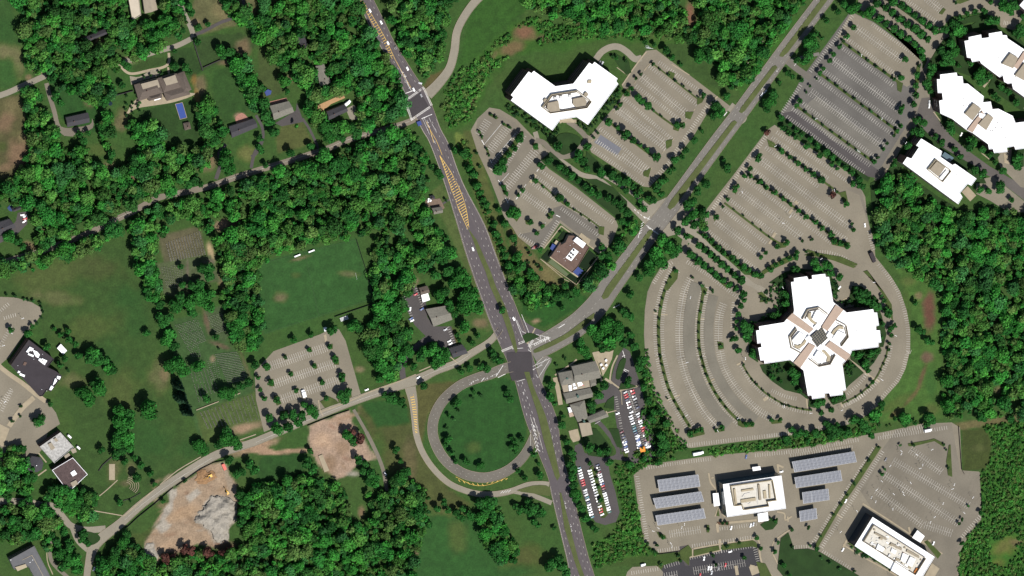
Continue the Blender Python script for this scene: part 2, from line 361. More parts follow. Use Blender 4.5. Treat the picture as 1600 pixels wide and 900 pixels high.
for a in ((322, 735, 16, 8, DIRT2, .6, .4), (290, 800, 30, 10, C255(192,160,125), .6, -.4), (270, 850, 30, 8, C255(200,170,140), .6, -.3), (310, 820, 30, 6, DIRT2, .5, .6), (345, 852, 22, 8, RED, .7, 0), (275, 862, 20, 6, RED, .5, 0), (395, 700, 40, 7, DIRT, .9, -.35), (415, 695, 22, 7, DIRT, .9, -.3)): blob(*a)
paint(PX("482,665 545,643 552,660 570,690 588,715 560,725 540,742 525,750 508,735 488,710 482,690"), C255(182, 156, 134), 1, 3, 4)
for k_ in range(16):
    blob(495+rng.random()*65, 660+rng.random()*75, 2+rng.random()*9, 1.5+rng.random()*3, (DIRT2, C255(206, 184, 158), C255(150, 112, 90))[k_ % 3], .6, rng.random()*1.5, .5)
paint(PX("375,690 400,694 430,705 480,700 484,706 432,712 402,708 375,702"), DIRT, 1, 2, 2)
for a in ((505, 690, 20, 14, C255(205,172,140), .6, 0), (515, 725, 14, 14, DIRT2, .7, 0), (535, 700, 12, 16, DIRT2, .6, 0), (565, 800, 6, 10, DIRT2, .9, 0), (650, 870, 5, 12, DIRT2, .9, 0), (550, 740, 12, 5, RUB, .8, 0), (566, 640, 8, 10, DIRT2, .7, 0), (545, 650, 30, 4, DIRT, .8, -.25)): blob(*a)
paint(T(3, 1)("20,190 60,150 300,130 290,280 100,300 40,370 0,330"), C255(50, 86, 44), 1, 4, 4)
# loop lawn and the meadows beside it
paint(PX("690,640 705,612 740,598 790,590 808,600 820,640 822,680 812,715 790,735 750,742 715,730 692,700 683,665"), C255(48, 90, 44), 1, 2, 1)
paint(PX("560,640 640,612 655,700 700,765 740,790 690,800 620,760 590,700"), C255(86, 92, 52), 1, 6, 5)
paint(PX("650,600 720,595 690,625 668,650 660,690 650,680"), C255(92, 92, 50), 1, 4, 3)
paint(PX("660,810 760,800 780,900 770,960 640,960 655,860"), C255(54, 96, 50), 1, 5, 5)
paint(PX("565,632 630,620 640,640 640,660 590,668"), GRN, 1, 5, 4)
for a in ((715, 840, 16, 30, OLV, .6, 0), (740, 700, 14, 10, OLV, .5, 0), (700, 800, 40, 8, OLV, .6, .1), (740, 840, 15, 20, GRN2, .5, 0), (620, 740, 20, 30, OLV, .5, 0), (590, 700, 14, 30, GRN2, .5, 0), (640, 720, 12, 40, BRN, .25, 0), (820, 870, 40, 20, C255(96,92,50), .6, 0), (840, 800, 20, 20, GRN, .5, 0), (800, 895, 40, 12, GRN, .8, -.2)): blob(*a)
# verges of the highway
paint(PX("672,300 700,360 740,450 760,520 775,512 745,440 715,355 692,285"), C255(90, 104, 62), 1, 3, 2)
paint(PX("725,205 745,205 760,270 790,370 800,420 790,440 765,380 740,300"), C255(92, 100, 56), 1, 4, 3)
paint(PX("800,355 870,440 900,445 910,460 870,455 810,420 790,360"), C255(110, 105, 66), 1, 4, 4)
paint(PX("815,450 900,450 920,470 850,512 815,490"), C255(46, 90, 40), 1, 4, 3)
for a in ((838, 502, 7, 4, DIRT, .8, 0), (862, 425, 20, 16, C255(128,118,76), .8, .6), (750, 505, 12, 8, DIRT2, .6, 0), (730, 520, 12, 6, OLV, .6, 0), (706, 528, 10, 16, C255(112,92,52), .7, 0), (630, 520, 12, 20, C255(80,84,44), .6, 0), (563, 577, 10, 6, DIRT, .5, 0)): blob(*a)
# marsh north of the bow-shaped office
paint(PX("740,90 800,30 880,40 960,58 1080,66 1180,120 1190,60 1250,20 1230,80 1160,150 1110,105 1010,68 940,62 900,75 800,85 770,120 750,160 735,190 700,205 700,160"), C255(64, 104, 44), .95, 8, 8)
for a in ((820, 52, 18, 12, C255(140,100,78), .9, .2), (850, 60, 14, 6, RED, .6, 0), (1078, 18, 9, 24, C255(140,100,78), .9, 0), (1085, 40, 8, 10, C255(140,100,78), .7, 0), (908, 40, 10, 6, RED, .5, 0), (800, 75, 26, 10, C255(130,104,74), .8, -.3), (760, 105, 6, 25, C255(130,108,78), .6, .6), (735, 165, 4, 20, C255(130,104,80), .6, .6), (1035, 55, 20, 8, OLV, .5, 0), (975, 52, 30, 6, OLV, .5, 0)): blob(*a)
paint(PX("740,0 830,-20 850,-40 830,10 780,50 750,80 735,95 715,110 718,90 728,50"), C255(58, 96, 42), 1, 4, 3)
paint(PX("1030,70 1090,62 1120,95 1130,130 1150,155 1070,110"), C255(66, 92, 50), 1, 4, 2)
# east side: bioswale lawn
paint(PX("1395,412 1430,425 1465,455 1472,520 1470,600 1472,655 1440,655 1400,660 1340,655 1290,675 1380,620 1420,560 1424,480 1410,440"), C255(80, 112, 58), 1, 4, 3)
for a in ((1452, 488, 11, 30, C255(112, 78, 62), 1, 0), (1436, 462, 6, 6, DIRT2, .6, 0), (1449, 558, 10, 10, C255(118,92,76), .9, 0), (1440, 590, 4, 26, C255(112,84,62), .8, .35), (1425, 620, 4, 24, C255(120,88,62), .6, .7), (1400, 645, 5, 14, C255(120,88,62), .6, .9), (1420, 440, 14, 8, OLV, .7, 0), (1455, 600, 10, 30, GRN2, .7, 0), (1415, 480, 8, 30, C255(88,106,58), .6, 0), (1400, 630, 30, 8, OLV, .5, -.5), (1455, 640, 15, 12, OLV, .7, 0)): blob(*a)
paint(PX("1502,672 1548,668 1550,730 1505,738"), C255(74, 84, 44), 1, 2, 1)
paint(PX("1490,662 1610,645 1610,658 1545,665 1500,672"), C255(120, 108, 72), .8, 3, 2)
for a in ((1530, 700, 12, 6, OLV, .6, 0), (1567, 855, 22, 14, C255(112,112,60), .8, -.4), (1560, 880, 14, 10, C255(108,112,58), .7, 0), (1585, 850, 10, 8, C255(126,104,78), .6, 0), (1555, 500, 10, 6, DIRT2, .5, 0), (1560, 610, 8, 6, DIRT2, .5, 0)): blob(*a)
paint(PX("1028,848 1100,846 1105,880 1000,890 930,875 925,850 980,850"), C255(70, 92, 48), 1, 5, 5)
for a in ((945, 863, 14, 6, DIRT2, .7, 0), (820, 770, 6, 4, DRY, .4, 0)): blob(*a)
SCR_ = C255(64, 112, 44)
paint(PX("1535,665 1640,655 1640,940 1496,940 1500,862 1516,834 1535,815 1533,738 1548,722 1552,690"), SCR_, .9, 4, 4)
paint(PX("960,752 985,745 998,800 1006,848 1028,866 980,870 930,890 925,850 955,838 975,800 968,770"), SCR_, .9, 4, 3)
for a in ((1567, 855, 24, 14, C255(112, 112, 60), .9, -.4), (1560, 880, 14, 10, C255(108, 112, 58), .8, 0), (1590, 850, 12, 8, C255(126, 104, 78), .6, 0), (1590, 740, 6, 20, C255(100, 100, 60), .7, .2)): blob(*a)
FLOORS = []
def build_ground():
    m = np.clip((base[..., 1]-base[..., 0])/base[..., 1]*3, 0, 1)[..., None]; base[:] = base*(1-m)+base*m*np.array([.9, .98, .68])
    me = bpy.data.meshes.new('ground'); ny, nx = GX.shape
    V = at_np(GX.ravel(), GY.ravel(), 0.0); me.vertices.add(len(V)); me.vertices.foreach_set('co', V.ravel().astype(np.float32))
    j, i = np.meshgrid(np.arange(ny-1), np.arange(nx-1), indexing='ij'); a = (j*nx+i).ravel()
    q = np.stack([a+nx, a+nx+1, a+1, a], 1); me.loops.add(q.size); me.loops.foreach_set('vertex_index', q.ravel().astype(np.int32))
    me.polygons.add(len(q)); me.polygons.foreach_set('loop_start', (np.arange(len(q))*4).astype(np.int32)); me.polygons.foreach_set('loop_total', np.full(len(q), 4, np.int32))
    me.update(calc_edges=True)
    at_ = me.color_attributes.new('tint', 'FLOAT_COLOR', 'POINT'); c = np.ones((len(V), 4), np.float32); c[:, :3] = base.reshape(-1, 3); at_.data.foreach_set('color', c.ravel())
    me.materials.append(mat('ground_cover', (0, 0, 0), attr='tint', var=0.16, scale=0.14, var2=0.2, scale2=0.55))
    o = bpy.data.objects.new('ground', me); COL.objects.link(o); tag(o, kind='structure')

# ================================================================ PARKING GROUND, ROADS
def pair_strip(rows, m, base_, name, sm=4):
    q = smooth([(a, b, c) for a, b, c in rows], sm); z = nextz(base_); mb = SHEETS.setdefault((name, m.name), (MB(), m))[0]
    for p, n in zip(q[:-1], q[1:]):
        mb.face([at(p[1], p[0], z), at(n[1], n[0], z), at(n[2], n[0], z), at(p[2], p[0], z)])
    kerbline([(p[1], p[0]) for p in q]); kerbline([(p[2], p[0]) for p in q])
    return q
LOT = 0.05
def lot(s, m, zf=PX): sheet(zf(s) if isinstance(s, str) else s, m, LOT, 'car_park')
lot("270,278 410,72 470,66 905,398 882,434 800,387 690,570 560,740 430,872 395,868 90,668 60,600 105,545 165,470 230,395 290,310", M_TAN, Za)
lot("130,30 60,95 20,165 60,290 130,440 180,570 215,670 270,740 300,790 390,862 445,858 545,708 790,893 850,815 885,725 868,680 640,500 480,390 430,340 480,290 400,215 290,100 190,40", M_TAN, Zb)
lot("60,100 110,50 270,110 420,240 470,300 395,430 250,585 215,570 180,480 100,260 50,180", M_MID, Zb)
lot("505,620 560,602 800,750 750,810 640,765 545,690 430,850 300,775 440,745 500,690", M_GREY, Zb)
sheet(Zb("775,185 905,270 880,310 745,235"), mat('asphalt_patch', C255(132, 133, 140), var=.08, scale=.3), 0.1, 'car_park')
lot("520,52 955,335 1010,440 1035,700 1000,790 800,735 690,720 560,775 440,862 300,792 98,622 112,560 300,320 480,80", M_TAN, Zc)
lot("905,390 985,380 1060,720 1010,860 930,820 900,700 960,600", M_MID, Zc)
lot("515,62 640,118 885,298 905,345 885,470 905,640 790,790 720,910 670,965 590,950 380,810 130,622 200,520 240,440 290,370", M_UPPER, Zd)
lot("518,66 640,122 880,302 900,345 885,430 820,470 690,385 480,215 445,200", M_TAN, Zd)
lot("130,615 205,600 480,790 680,930 660,965 590,950 380,810 150,640", M_DARK, Zd)
lot("240,600 330,520 700,800 650,870 420,760", mat("asphalt_grey_warm", C255(134, 129, 119), var=.12, scale=.04, var2=.06, scale2=.6), Zd)
lot("190,-90 215,70 705,395 745,470 700,560 700,660 650,860 760,880 770,760 725,640 760,480 830,360 930,290 870,210 930,130 1180,95 1290,140 1320,210 1420,240 1500,130 1500,-90", M_TAN, Zi)
lot("280,-20 325,60 330,180 345,205 290,330 200,450 150,560 60,690 20,680 100,540 200,380 250,300 270,180", M_MID, Zj)
lot("300,200 345,195 400,330 470,420 560,500 700,600 900,715 960,760 960,850 890,790 760,690 640,630 520,570 400,470 330,400 260,320", M_COURT, Zj)
lot("740,520 860,490 960,560 960,740 880,720 760,600", M_TAN, Zj)
lot("620,680 720,660 960,850 960,900 860,900 700,800 620,760", M_TAN, Zj)
RINGOUT = Ze("375,-5 330,55 260,70 170,150 100,260 62,350 40,500 33,700 45,895")+Zf("60,250 100,350 150,500 230,650 310,790 390,895 450,900 900,842 1350,795")+Zh("0,815 250,780 480,742 700,695 850,625 970,525 1050,432 1150,322 1210,200 1245,60")+Zg("1000,870 1000,700 975,560 930,430 870,330 800,240 755,185 745,60 700,-60 640,-250")+Zc("905,400 700,700 450,870 330,860 100,640")
lot(RINGOUT, M_TAN)
RINGGREY = True
# solar campus, dark lot, east lot
lot("990,742 1010,726 1060,719 1110,712 1180,706 1262,698 1340,682 1380,675 1440,662 1487,660 1500,668 1503,735 1530,737 1533,775 1533,812 1516,832 1500,862 1496,960 1300,960 1240,960 1205,960 1185,905 1165,850 1100,858 1072,862 1030,864 1007,848 998,800", M_TAN)
lot("1400,672 1440,664 1487,662 1500,735 1531,738 1532,812 1514,832 1497,862 1494,960 1400,960 1365,800 1340,760 1380,700", M_MID)
lot("336,640 600,562 900,492 1240,430 1270,560 1290,640 1330,760 1330,900 300,900 330,720", M_NEW, Zm)
lot("0,700 50,652 290,640 345,700 335,900 -60,900", M_TAN, Zm)
lot("500,455 585,440 605,640 560,640 520,560", M_DARK, Zm)
# club lots
lot("955,593 960,572 967,554 975,543 984,549 989,563 995,584 1000,599 1004,615 1011,647 1022,680 1030,702 1028,716 1003,719 975,718 969,700 962,655 957,626 932,632 928,627 938,614", M_DARK)
lot("150,140 200,115 240,225 420,250 440,380 485,520 520,690 490,770 400,797 320,772 285,722 220,560 170,400 145,200", M_DARK, Zl)
ribbon(Zk("400,655 450,700 500,760 545,820")+Zl("470,110 497,150 508,195 490,230 420,248 300,240 225,215"), 6.5, M_DARK, 0.06, 'driveway')
ribbon(Zl("490,232 560,240 640,262 700,255 760,250"), 9, M_DARK, 0.06, 'driveway')
ribbon(Zk("940,900 925,840 800,900"), 4, M_DARK, 0.06, 'driveway')
# western lots
lot("40,470 110,395 400,290 440,270 470,240 520,260 560,330 655,665 585,700 320,785 300,835 100,880 50,900 0,700 -10,520", M_TAN, T(2, 1))
lot("-300,60 0,55 100,60 200,90 250,120 262,160 210,235 150,290 60,430 0,480 -300,480", M_TAN, T(2, 0))
lot("-300,500 0,500 290,700 350,780 375,850 300,900 270,1000 200,1080 80,1100 0,1150 -300,1200", M_TAN, T(2, 0))
lot("-200,640 40,560 100,480 110,430 175,420 170,500 110,560 0,620 -200,700", M_DARK, T(1, 0))
# clubhouse-side lot (north of the shady drive)
lot("915,60 990,-20 1060,60 1070,180 1110,240 1220,240 1250,340 1210,410 1215,450 1190,440 1130,330 1060,340 1030,400 980,360 1060,300 990,230 940,130", M_DARK, T(2, 1))
ribbon(T(2, 1)("1060,330 1000,370 950,420 915,480 920,570"), 9, M_DARK, 0.06, 'driveway')
ribbon(T(1, 1)("1130,350 1150,380 1220,340"), 3, M_DARK, 0.06, 'driveway')
# main highway
HWY = pair_strip([(-90, 528, 548), (-20, 552, 575), (0, 559, 584), (40, 577, 604), (67, 591, 617), (112, 618, 645), (150, 634, 669), (200, 658, 688), (225, 672, 701), (285, 694, 723), (350, 714, 757), (400, 729, 776), (450, 746, 795), (510, 768, 818), (545, 784, 829), (590, 803, 843), (650, 819, 869), (700, 838, 877), (745, 856, 888), (770, 861, 895), (825, 874, 908), (875, 886, 921), (900, 891, 929), (960, 907, 945), (1020, 924, 962)], M_HWY, 0.16, 'highway')
# avenue
AVE = [(1392, -140), (1310, -31), (1287, 0), (1222, 86), (1155, 178), (1119, 226), (1046, 326), (1017, 362), (985, 405), (952, 450), (932, 478), (905, 505), (872, 527), (830, 550)]
ribbon(AVE, [25, 25, 25, 25, 25, 26, 27, 28, 30, 33, 35, 36, 35, 32], M_AVE, 0.14, 'avenue', kerb=True)
sheet(smooth(PX("795,455 802,475 812,494 828,508 850,518 862,522 860,540 845,532 830,535 815,540 800,500"), 3), M_HWY, 0.13, 'avenue')
sheet(smooth(PX("835,552 862,560 852,580 847,600 843,625 838,560"), 3), M_AVE, 0.13, 'avenue')
sheet(T(1, 2)("820,400 1060,290 1180,460 1150,560 1040,560 900,600 770,420"), M_PALE, 0.12, 'avenue')
ribbon(PX("1226,92 1246,108 1266,122"), 10, M_GREY, 0.13, 'driveway'); ribbon(PX("1140,166 1160,182 1152,190"), 14, M_PALE, 0.12, 'driveway')
ribbon(Zi("-100,420 -330,470"), 5, M_AVE, 0.12, 'driveway', 0)
# side path by the avenue
ribbon(PX("1262,-40 1237,0 1218,26 1200,52 1180,84 1162,108 1148,132"), 1.6, M_PALE, 0.08, 'path')
# campus boulevard and its lanes
ribbon(PX("836,206 848,238 876,251 907,272 935,280 960,300 985,322 1008,345"), 7.5, M_PALE, 0.11, 'driveway')
ribbon(PX("940,275 950,278 985,300 1012,322 1030,335"), 5.5, M_PALE, 0.11, 'driveway')
ribbon(Zb("400,220 450,238 500,290 560,318 630,300 682,242 695,205 645,150 590,112"), 8, M_MID, 0.115, 'driveway')
ribbon(Zb("690,200 740,215 790,150"), 8, M_TAN, 0.11, 'driveway')
ribbon(Za("115,125 150,80 200,52 250,50 300,80 345,120 385,115"), 10, M_PALE, 0.11, 'driveway')
ribbon(T(1, 2)("1040,560 1100,600 1200,650 1300,750 1400,830 1500,880")+T(2, 2)("1570,10 1610,60"), 7, M_PALE, 0.112, 'driveway')
ribbon(T(1, 2)("1040,520 1100,540 1180,590 1250,660 1370,760 1480,860 1560,920"), 7, M_PALE, 0.112, 'driveway')
ribbon(T(1, 2)("1085,600 1060,680 1000,720"), 10, M_TAN, 0.113, 'driveway')
# roads in the west and north
ribbon(PX("652,184 635,192 600,203 575,209 540,220 512,232 450,252 400,267 362,279 325,292 275,303 245,310 212,328 175,346 132,367 60,394 25,404 -40,424 -150,460"), 9.5, mat('asphalt_lane', C255(146, 136, 120), var=.1, scale=.05), 0.09, 'country_road')
ribbon(PX("-80,170 0,149 40,132 72,118"), 9, M_PALE, 0.09, 'country_road')
ribbon(PX("190,98 240,82 275,72 300,60"), 8, M_PALE, 0.09, 'country_road')
ribbon(PX("303,58 297,40 285,15 275,-15 265,-60"), 8, M_PALE, 0.091, 'country_road')
ribbon(PX("303,55 320,48 345,35 362,28 380,8 375,-20"), 5, M_DARK, 0.09, 'driveway')
ribbon(PX("668,148 684,132 702,108 710,80 714,50 726,25 745,0 770,-20 820,-50"), [17, 15, 13, 12.5, 12, 12, 12.5, 13, 14], M_PALE, 0.15, 'side_road', kerb=True)
ribbon(PX("782,514 765,534 735,553 712,568 680,580 650,594 600,610 550,628 507,645 480,656 440,673 400,690 370,700 332,714 275,749 225,785 188,818 150,850 138,885 134,930 130,1000"), [9, 10, 11, 11, 12, 15, 13, 12, 12, 12, 12, 12, 12, 13, 13, 13, 14, 16, 11, 9, 9], M_PALE, 0.125, 'shady_drive', kerb=True)
ribbon(PX("-60,785 0,783 40,784 65,789 85,792 100,810 112,822 135,828 165,826"), 10, M_PALE, 0.115, 'shady_drive')
ribbon(PX("112,822 122,845 140,862"), 8, M_PALE, 0.115, 'shady_drive')
ribbon(PX("84,835 78,855 80,875 92,890 108,905 130,940"), 6, M_MID, 0.11, 'driveway')
# loop ramps
ribbon(PX("800,573 785,577 765,585 745,591 718,603 693,625 679,650 676,675 682,697 695,718 715,735 737,744 762,746 790,737 812,720 826,700 838,672"), [16, 16, 15.5, 15.5, 15.5, 16, 16, 15.5, 15.5, 15.5, 15.5, 15.5, 15.5, 15.5, 15, 14, 12], M_GREY, 0.145, 'loop_ramp', kerb=True)
ribbon(PX("641,605 646,630 648,655 651,680 660,706 677,732 700,754 725,766 750,772 775,772 800,767 825,758 845,756 858,757"), [17, 13, 10, 9.5, 9, 9, 9, 9, 9, 9, 9, 9, 8, 8], M_PALE, 0.14, 'ramp', kerb=True)
ribbon(PX("800,767 820,771 840,777 862,786"), 7.5, M_PALE, 0.138, 'ramp')
# house driveways
ribbon(T(0, 0)("290,520 310,600 340,700 360,780 400,830 460,840"), 7, M_MID, 0.08, 'driveway')
sheet(smooth(T(0, 0)("380,790 430,800 560,780 575,740 580,800 480,840 400,850"), 3), M_MID, 0.08, 'driveway')
ribbon(T(0, 0)("1055,330 1055,390 1020,420 930,440 840,460 790,450 740,400 720,410"), 4, M_CONC, 0.085, 'driveway')
ribbon(T(0, 0)("1050,420 1060,480"), 3, M_CONC, 0.085, 'driveway')
sheet(smooth(T(0, 0)("810,475 870,480 940,440 990,430 1000,470 900,500 820,530"), 3), mat('gravel', C255(168, 160, 140), var=.2, scale=.5), 0.083, 'driveway')
sheet(smooth(T(0, 0)("820,650 900,600 1190,580 1200,600 1080,640 960,660 850,680 780,730"), 3), M_CONC, 0.083, 'terrace')
sheet(T(0, 1)("120,770 250,690 255,640 290,740 300,760 160,790"), M_DARK, 0.08, 'driveway')
ribbon(T(0, 1)("290,740 330,800 370,880 390,930"), 4, M_DARK, 0.08, 'driveway'); ribbon(T(0, 1)("0,720 40,800 40,880 0,960 -30,980"), 4.5, M_DARK, 0.08, 'driveway')
sheet(smooth(T(0, 1)("560,680 620,660 640,740 590,750"), 3), M_PALE, 0.08, 'driveway')
sheet(T(0, 1)("380,660 545,588 557,612 470,650 395,712"), mat('timber_deck', C255(205, 165, 120), var=.08, scale=.5), 0.1, 'terrace')
ribbon(T(1, 0)("1350,220 1380,120 1370,60 1410,0"), 6, M_DARK, 0.08, 'driveway')
ribbon(T(1, 0)("1570,150 1590,60 1640,-20"), 5, M_DARK, 0.08, 'driveway')
ribbon(T(3, 1)("690,0 730,80 775,180 800,260 820,370"), 6, M_MID, 0.09, 'driveway')
ribbon(T(2, 1)("610,760 690,900"), 5, M_MID, 0.09, 'driveway')
sheet(T(1, 1)("1060,350 1150,340 1180,400 1120,440 1060,400"), mat('yard_gravel', C255(140, 120, 104), var=.2, scale=.5), 0.08, 'driveway')
sheet(smooth(T(0, 0)("1470,735 1510,705 1545,730 1560,758 1490,780"), 2, True), mat('pink_paving', C255(190, 140, 122), var=.2, scale=.6), 0.1, 'terrace')
sheet(T(0, 1)("65,640 190,610 200,632 90,662"), MATS['pink_paving'], 0.1, 'terrace')
# pavements and plazas
for s, w_, zf in (("400,775 500,740 600,700 700,655 850,600 1000,540", 1.6, T(2, 1)), ("1020,520 1090,490", 1.6, T(2, 1)), ("1215,430 1260,470", 1.5, T(2, 1)), ("390,700 400,760 420,800", 1.6, T(2, 1)), ("430,290 440,340", 4, T(2, 1)),
                  ("1500,50 1600,15", 1.5, T(3, 0)), ("1000,330 1110,240 1255,155", 1.5, T(3, 0)), ("775,525 860,450 970,355", 1.5, T(3, 0)), ("585,492 680,508 775,525", 1.5, T(3, 0)), ("615,405 670,360 735,300", 1.5, T(3, 0)), ("700,200 700,300", 9, T(3, 0)), ("150,430 250,435", 1.5, T(3, 0)), ("335,600 300,680 295,800 330,890", 1.5, T(3, 0)), ("0,455 70,520", 1.5, T(3, 0)), ("235,275 290,235", 2, T(3, 0)), ("240,130 290,190", 2, T(3, 0)),
                  ("-60,260 0,340 100,420 230,510 340,600 460,690", 7, Zsch), ("340,650 230,750 130,880 90,940", 8, Zsch), ("720,115 850,235", 1.6, Zh), ("850,235 930,290 980,320", 3, Zh), ("95,300 155,240", 2.5, Zh), ("335,440 350,580", 2.2, Zh), ("640,500 655,540", 2.5, Zh), ("455,490 460,500", 1, Zh), ("520,500 560,480", 4.5, Zg), ("90,420 95,470 30,380", 3, Zg),
                  ("108,522 160,535 228,538", 2, Ze), ("433,572 495,574 555,576", 2, Ze), ("750,632 820,636", 1.5, Ze), ("550,345 660,290", 2, Zf), ("235,482 350,432", 2, Zf), ("50,340 100,330", 2, Zf), ("850,170 920,135", 2.5, Zf), ("1085,480 1125,455", 5, Zf),
                  ("160,312 385,25", 2, Zday), ("385,25 500,110 720,260 895,390", 2.2, Zday), ("895,390 982,275", 1.2, Zday), ("110,440 570,770 850,420", 1.0, Zday), ("120,590 160,510", 3, Zse), ("330,115 500,220 850,450", 2.2, Zse), ("970,530 1195,660", 2.2, Zse), ("120,560 330,690 620,850 700,900", 2.2, Zse), ("830,370 850,450", 3, Zse), ("960,530 1070,515", 3, Zse), ("0,195 110,270", 2.2, Zse),
                  ("50,270 70,370 125,440", 2.5, Zs), ("75,325 105,320", 2, Zs), ("150,650 120,740", 2, Zs), ("165,660 230,745", 3, Zs), ("140,820 570,780", 3.4, Zs), ("140,820 150,900", 4, Zs), ("795,175 805,260", 3, Zs), ("790,180 860,210", 3, Zs), ("790,690 870,710 880,780 950,740", 2.5, Zs), ("905,740 910,800", 2, Zs),
                  ("640,475 890,432 1215,388 1270,420 1275,520 1300,620 1390,738 1430,800", 2.4, Zm), ("595,560 900,490", 2.4, Zm), ("630,478 628,555", 2.2, Zm), ("890,385 890,490", 3.5, Zm), ("1570,290 1480,350 1410,410 1395,500 1450,620 1540,738 1600,820", 2, Zm), ("870,240 872,320", 3.6, Zm), ("70,55 0,100", 2, Zn),
                  ("590,85 545,180 525,280 535,320 630,390", 2.4, Zk), ("375,60 400,130 440,260 450,330", 3, Zk), ("480,290 540,330", 3.5, Zk), ("40,280 70,400 90,520", 7, Zk), ("40,260 200,150 230,120", 2.5, Zk), ("500,590 580,570", 1.5, Zk), ("610,400 640,385 790,350", 3, Zk), ("490,575 505,620", 2, Zk), ("630,520 620,390", 1, Zk),
                  ("270,275 345,165 412,78", 2, Za), ("240,170 300,215", 1.2, Za), ("560,150 665,215", 1.5, Za), ("800,365 830,340", 2.5, Za), ("400,185 432,150", 1, Za), ("270,620 300,700 350,760 320,800 260,780 200,740", 0.1, Za), ("560,110 640,110", 5, Zb), ("370,470 400,420", 5, Zb), ("130,600 110,620 90,615", .1, Zc), ("510,660 525,635", 4.5, Zc), ("490,695 505,675", 3.5, Zc), ("630,465 645,480", 4, Zc), ("600,530 615,510", 4, Zc),
                  ("1600,430 1575,470 1640,560", 0.1, Zi), ("1185,680 1270,600 1420,760 1500,850", 3.5, Zi), ("370,280 400,320 430,355", 1.5, Zj), ("560,370 600,405", 7, Zj), ("650,520 700,560", 1.5, Zj), ("100,610 70,660", 1.6, Zj), ("1060,730 1045,640", 5, Zm), ("1225,650 1180,640", 4, Zm)):
    p = zf(s)
    if w_ >= 1: ribbon(p, w_, M_CONC, 0.2, 'pavement', 3 if len(p) > 2 else 0)
sheet(Zk("370,60 420,50 520,55 555,40 540,120 500,200 460,270 440,200 410,130"), M_CONC, 0.2, 'pavement')
sheet(Zk("160,750 240,730 265,830 200,850 175,810"), M_CONC, 0.2, 'pavement')
sheet(Zday("640,112 760,205 735,262 605,160"), M_CONC, 0.22, 'pavement')
sheet(Zj("535,750 570,715 620,770 585,805"), M_CONC, 0.2, 'pavement'); sheet(Zj("780,520 830,560 830,590 785,580"), M_CONC, 0.2, 'pavement')
sheet(Zm("1170,650 1270,640 1290,700 1200,735"), M_CONC, 0.2, 'pavement'); sheet(Zse("1080,760 1165,820 1110,910 1000,910"), M_CONC, 0.2, 'pavement')
sheet(T(3, 0)("-80,0 0,-50 60,-20 20,90 -80,60"), M_CONC, 0.2, 'pavement')
# play courts of the day nursery
for s in ("335,185 415,85 480,140 405,235", "125,430 215,325 290,375 205,490", "745,335 845,415 700,585 600,540", "500,635 600,700 560,755 450,670"): sheet(Zday(s), M_TURF, 0.23, 'play_court')
sheet(Zday("260,445 480,640 450,670 215,490"), mat('pale_court', C255(112, 126, 92)), 0.23, 'play_court')
# junction surfaces
sheet(T(0, 1)("945,640 1030,578 1080,665 975,738"), M_JCT, 0.26, 'junction')
sheet(T(2, 1)("1565,405 1600,400 1720,400 1735,560 1600,580 1580,520"), M_JCT, 0.26, 'junction')

# medians and islands
def isl(s, zf, w_=None, m=M_ISL, h=0.14):
    p = zf(s) if isinstance(s, str) else s
    if w_ is None: slab(p, m, 'planting_island', h)
    else:
        q = smooth(p, 4) if len(p) > 2 else p
        L_, R_ = offset(q, w_/2), offset(q, -w_/2); slab(L_+R_[::-1], m, 'planting_island', h)
for s in ("1324,-55 1286,-5 1219,84 1218,88 1223,89 1231,82 1293,0 1332,-50", "1207,104 1212,102 1215,105 1164,173 1159,177 1155,175 1158,168", "1143,191 1148,188 1152,191 1054,323 1047,328 1043,324 1048,314", "1013,361 1018,358 1021,362 950,465 943,468 940,464 947,450"):
    q = PX(s); slab(q, M_MED, 'median_strip', .14)
slab(smooth(T(2, 2)("517,153 480,180 430,215 330,290 220,345 145,382 135,395 145,406 220,378 330,322 440,252 510,190"), 2), M_MED, 'median_strip')
slab(PX("731,356 738,372 748,400 759,425 766,448 782,484 796,525 803,546 806,552 809,548 803,520 791,482 775,448 767,425 756,400 745,375"), M_MED, 'median_strip')
slab(PX("819,581 825,600 841,650 850,690 867,744 871,751 875,744 861,680 853,650 834,605 827,581"), M_MED, 'median_strip')
slab(PX("874,770 877,770 891,825 904,875 913,900 935,985 929,985 906,900 897,875 882,825"), M_MED, 'median_strip')
slab(PX("816,525 824,520 834,521 843,526 832,531 821,536"), M_LAWN, 'median_strip'); slab(smooth(T(3, 2)("30,365 130,335 215,335 240,360 235,400 140,385 60,375"), 2), M_MED, 'median_strip')

slab(smooth(T(3, 0)("490,620 510,690 560,710 610,690 628,660 600,635 540,620"), 2), M_LAWN, 'lawn_island')
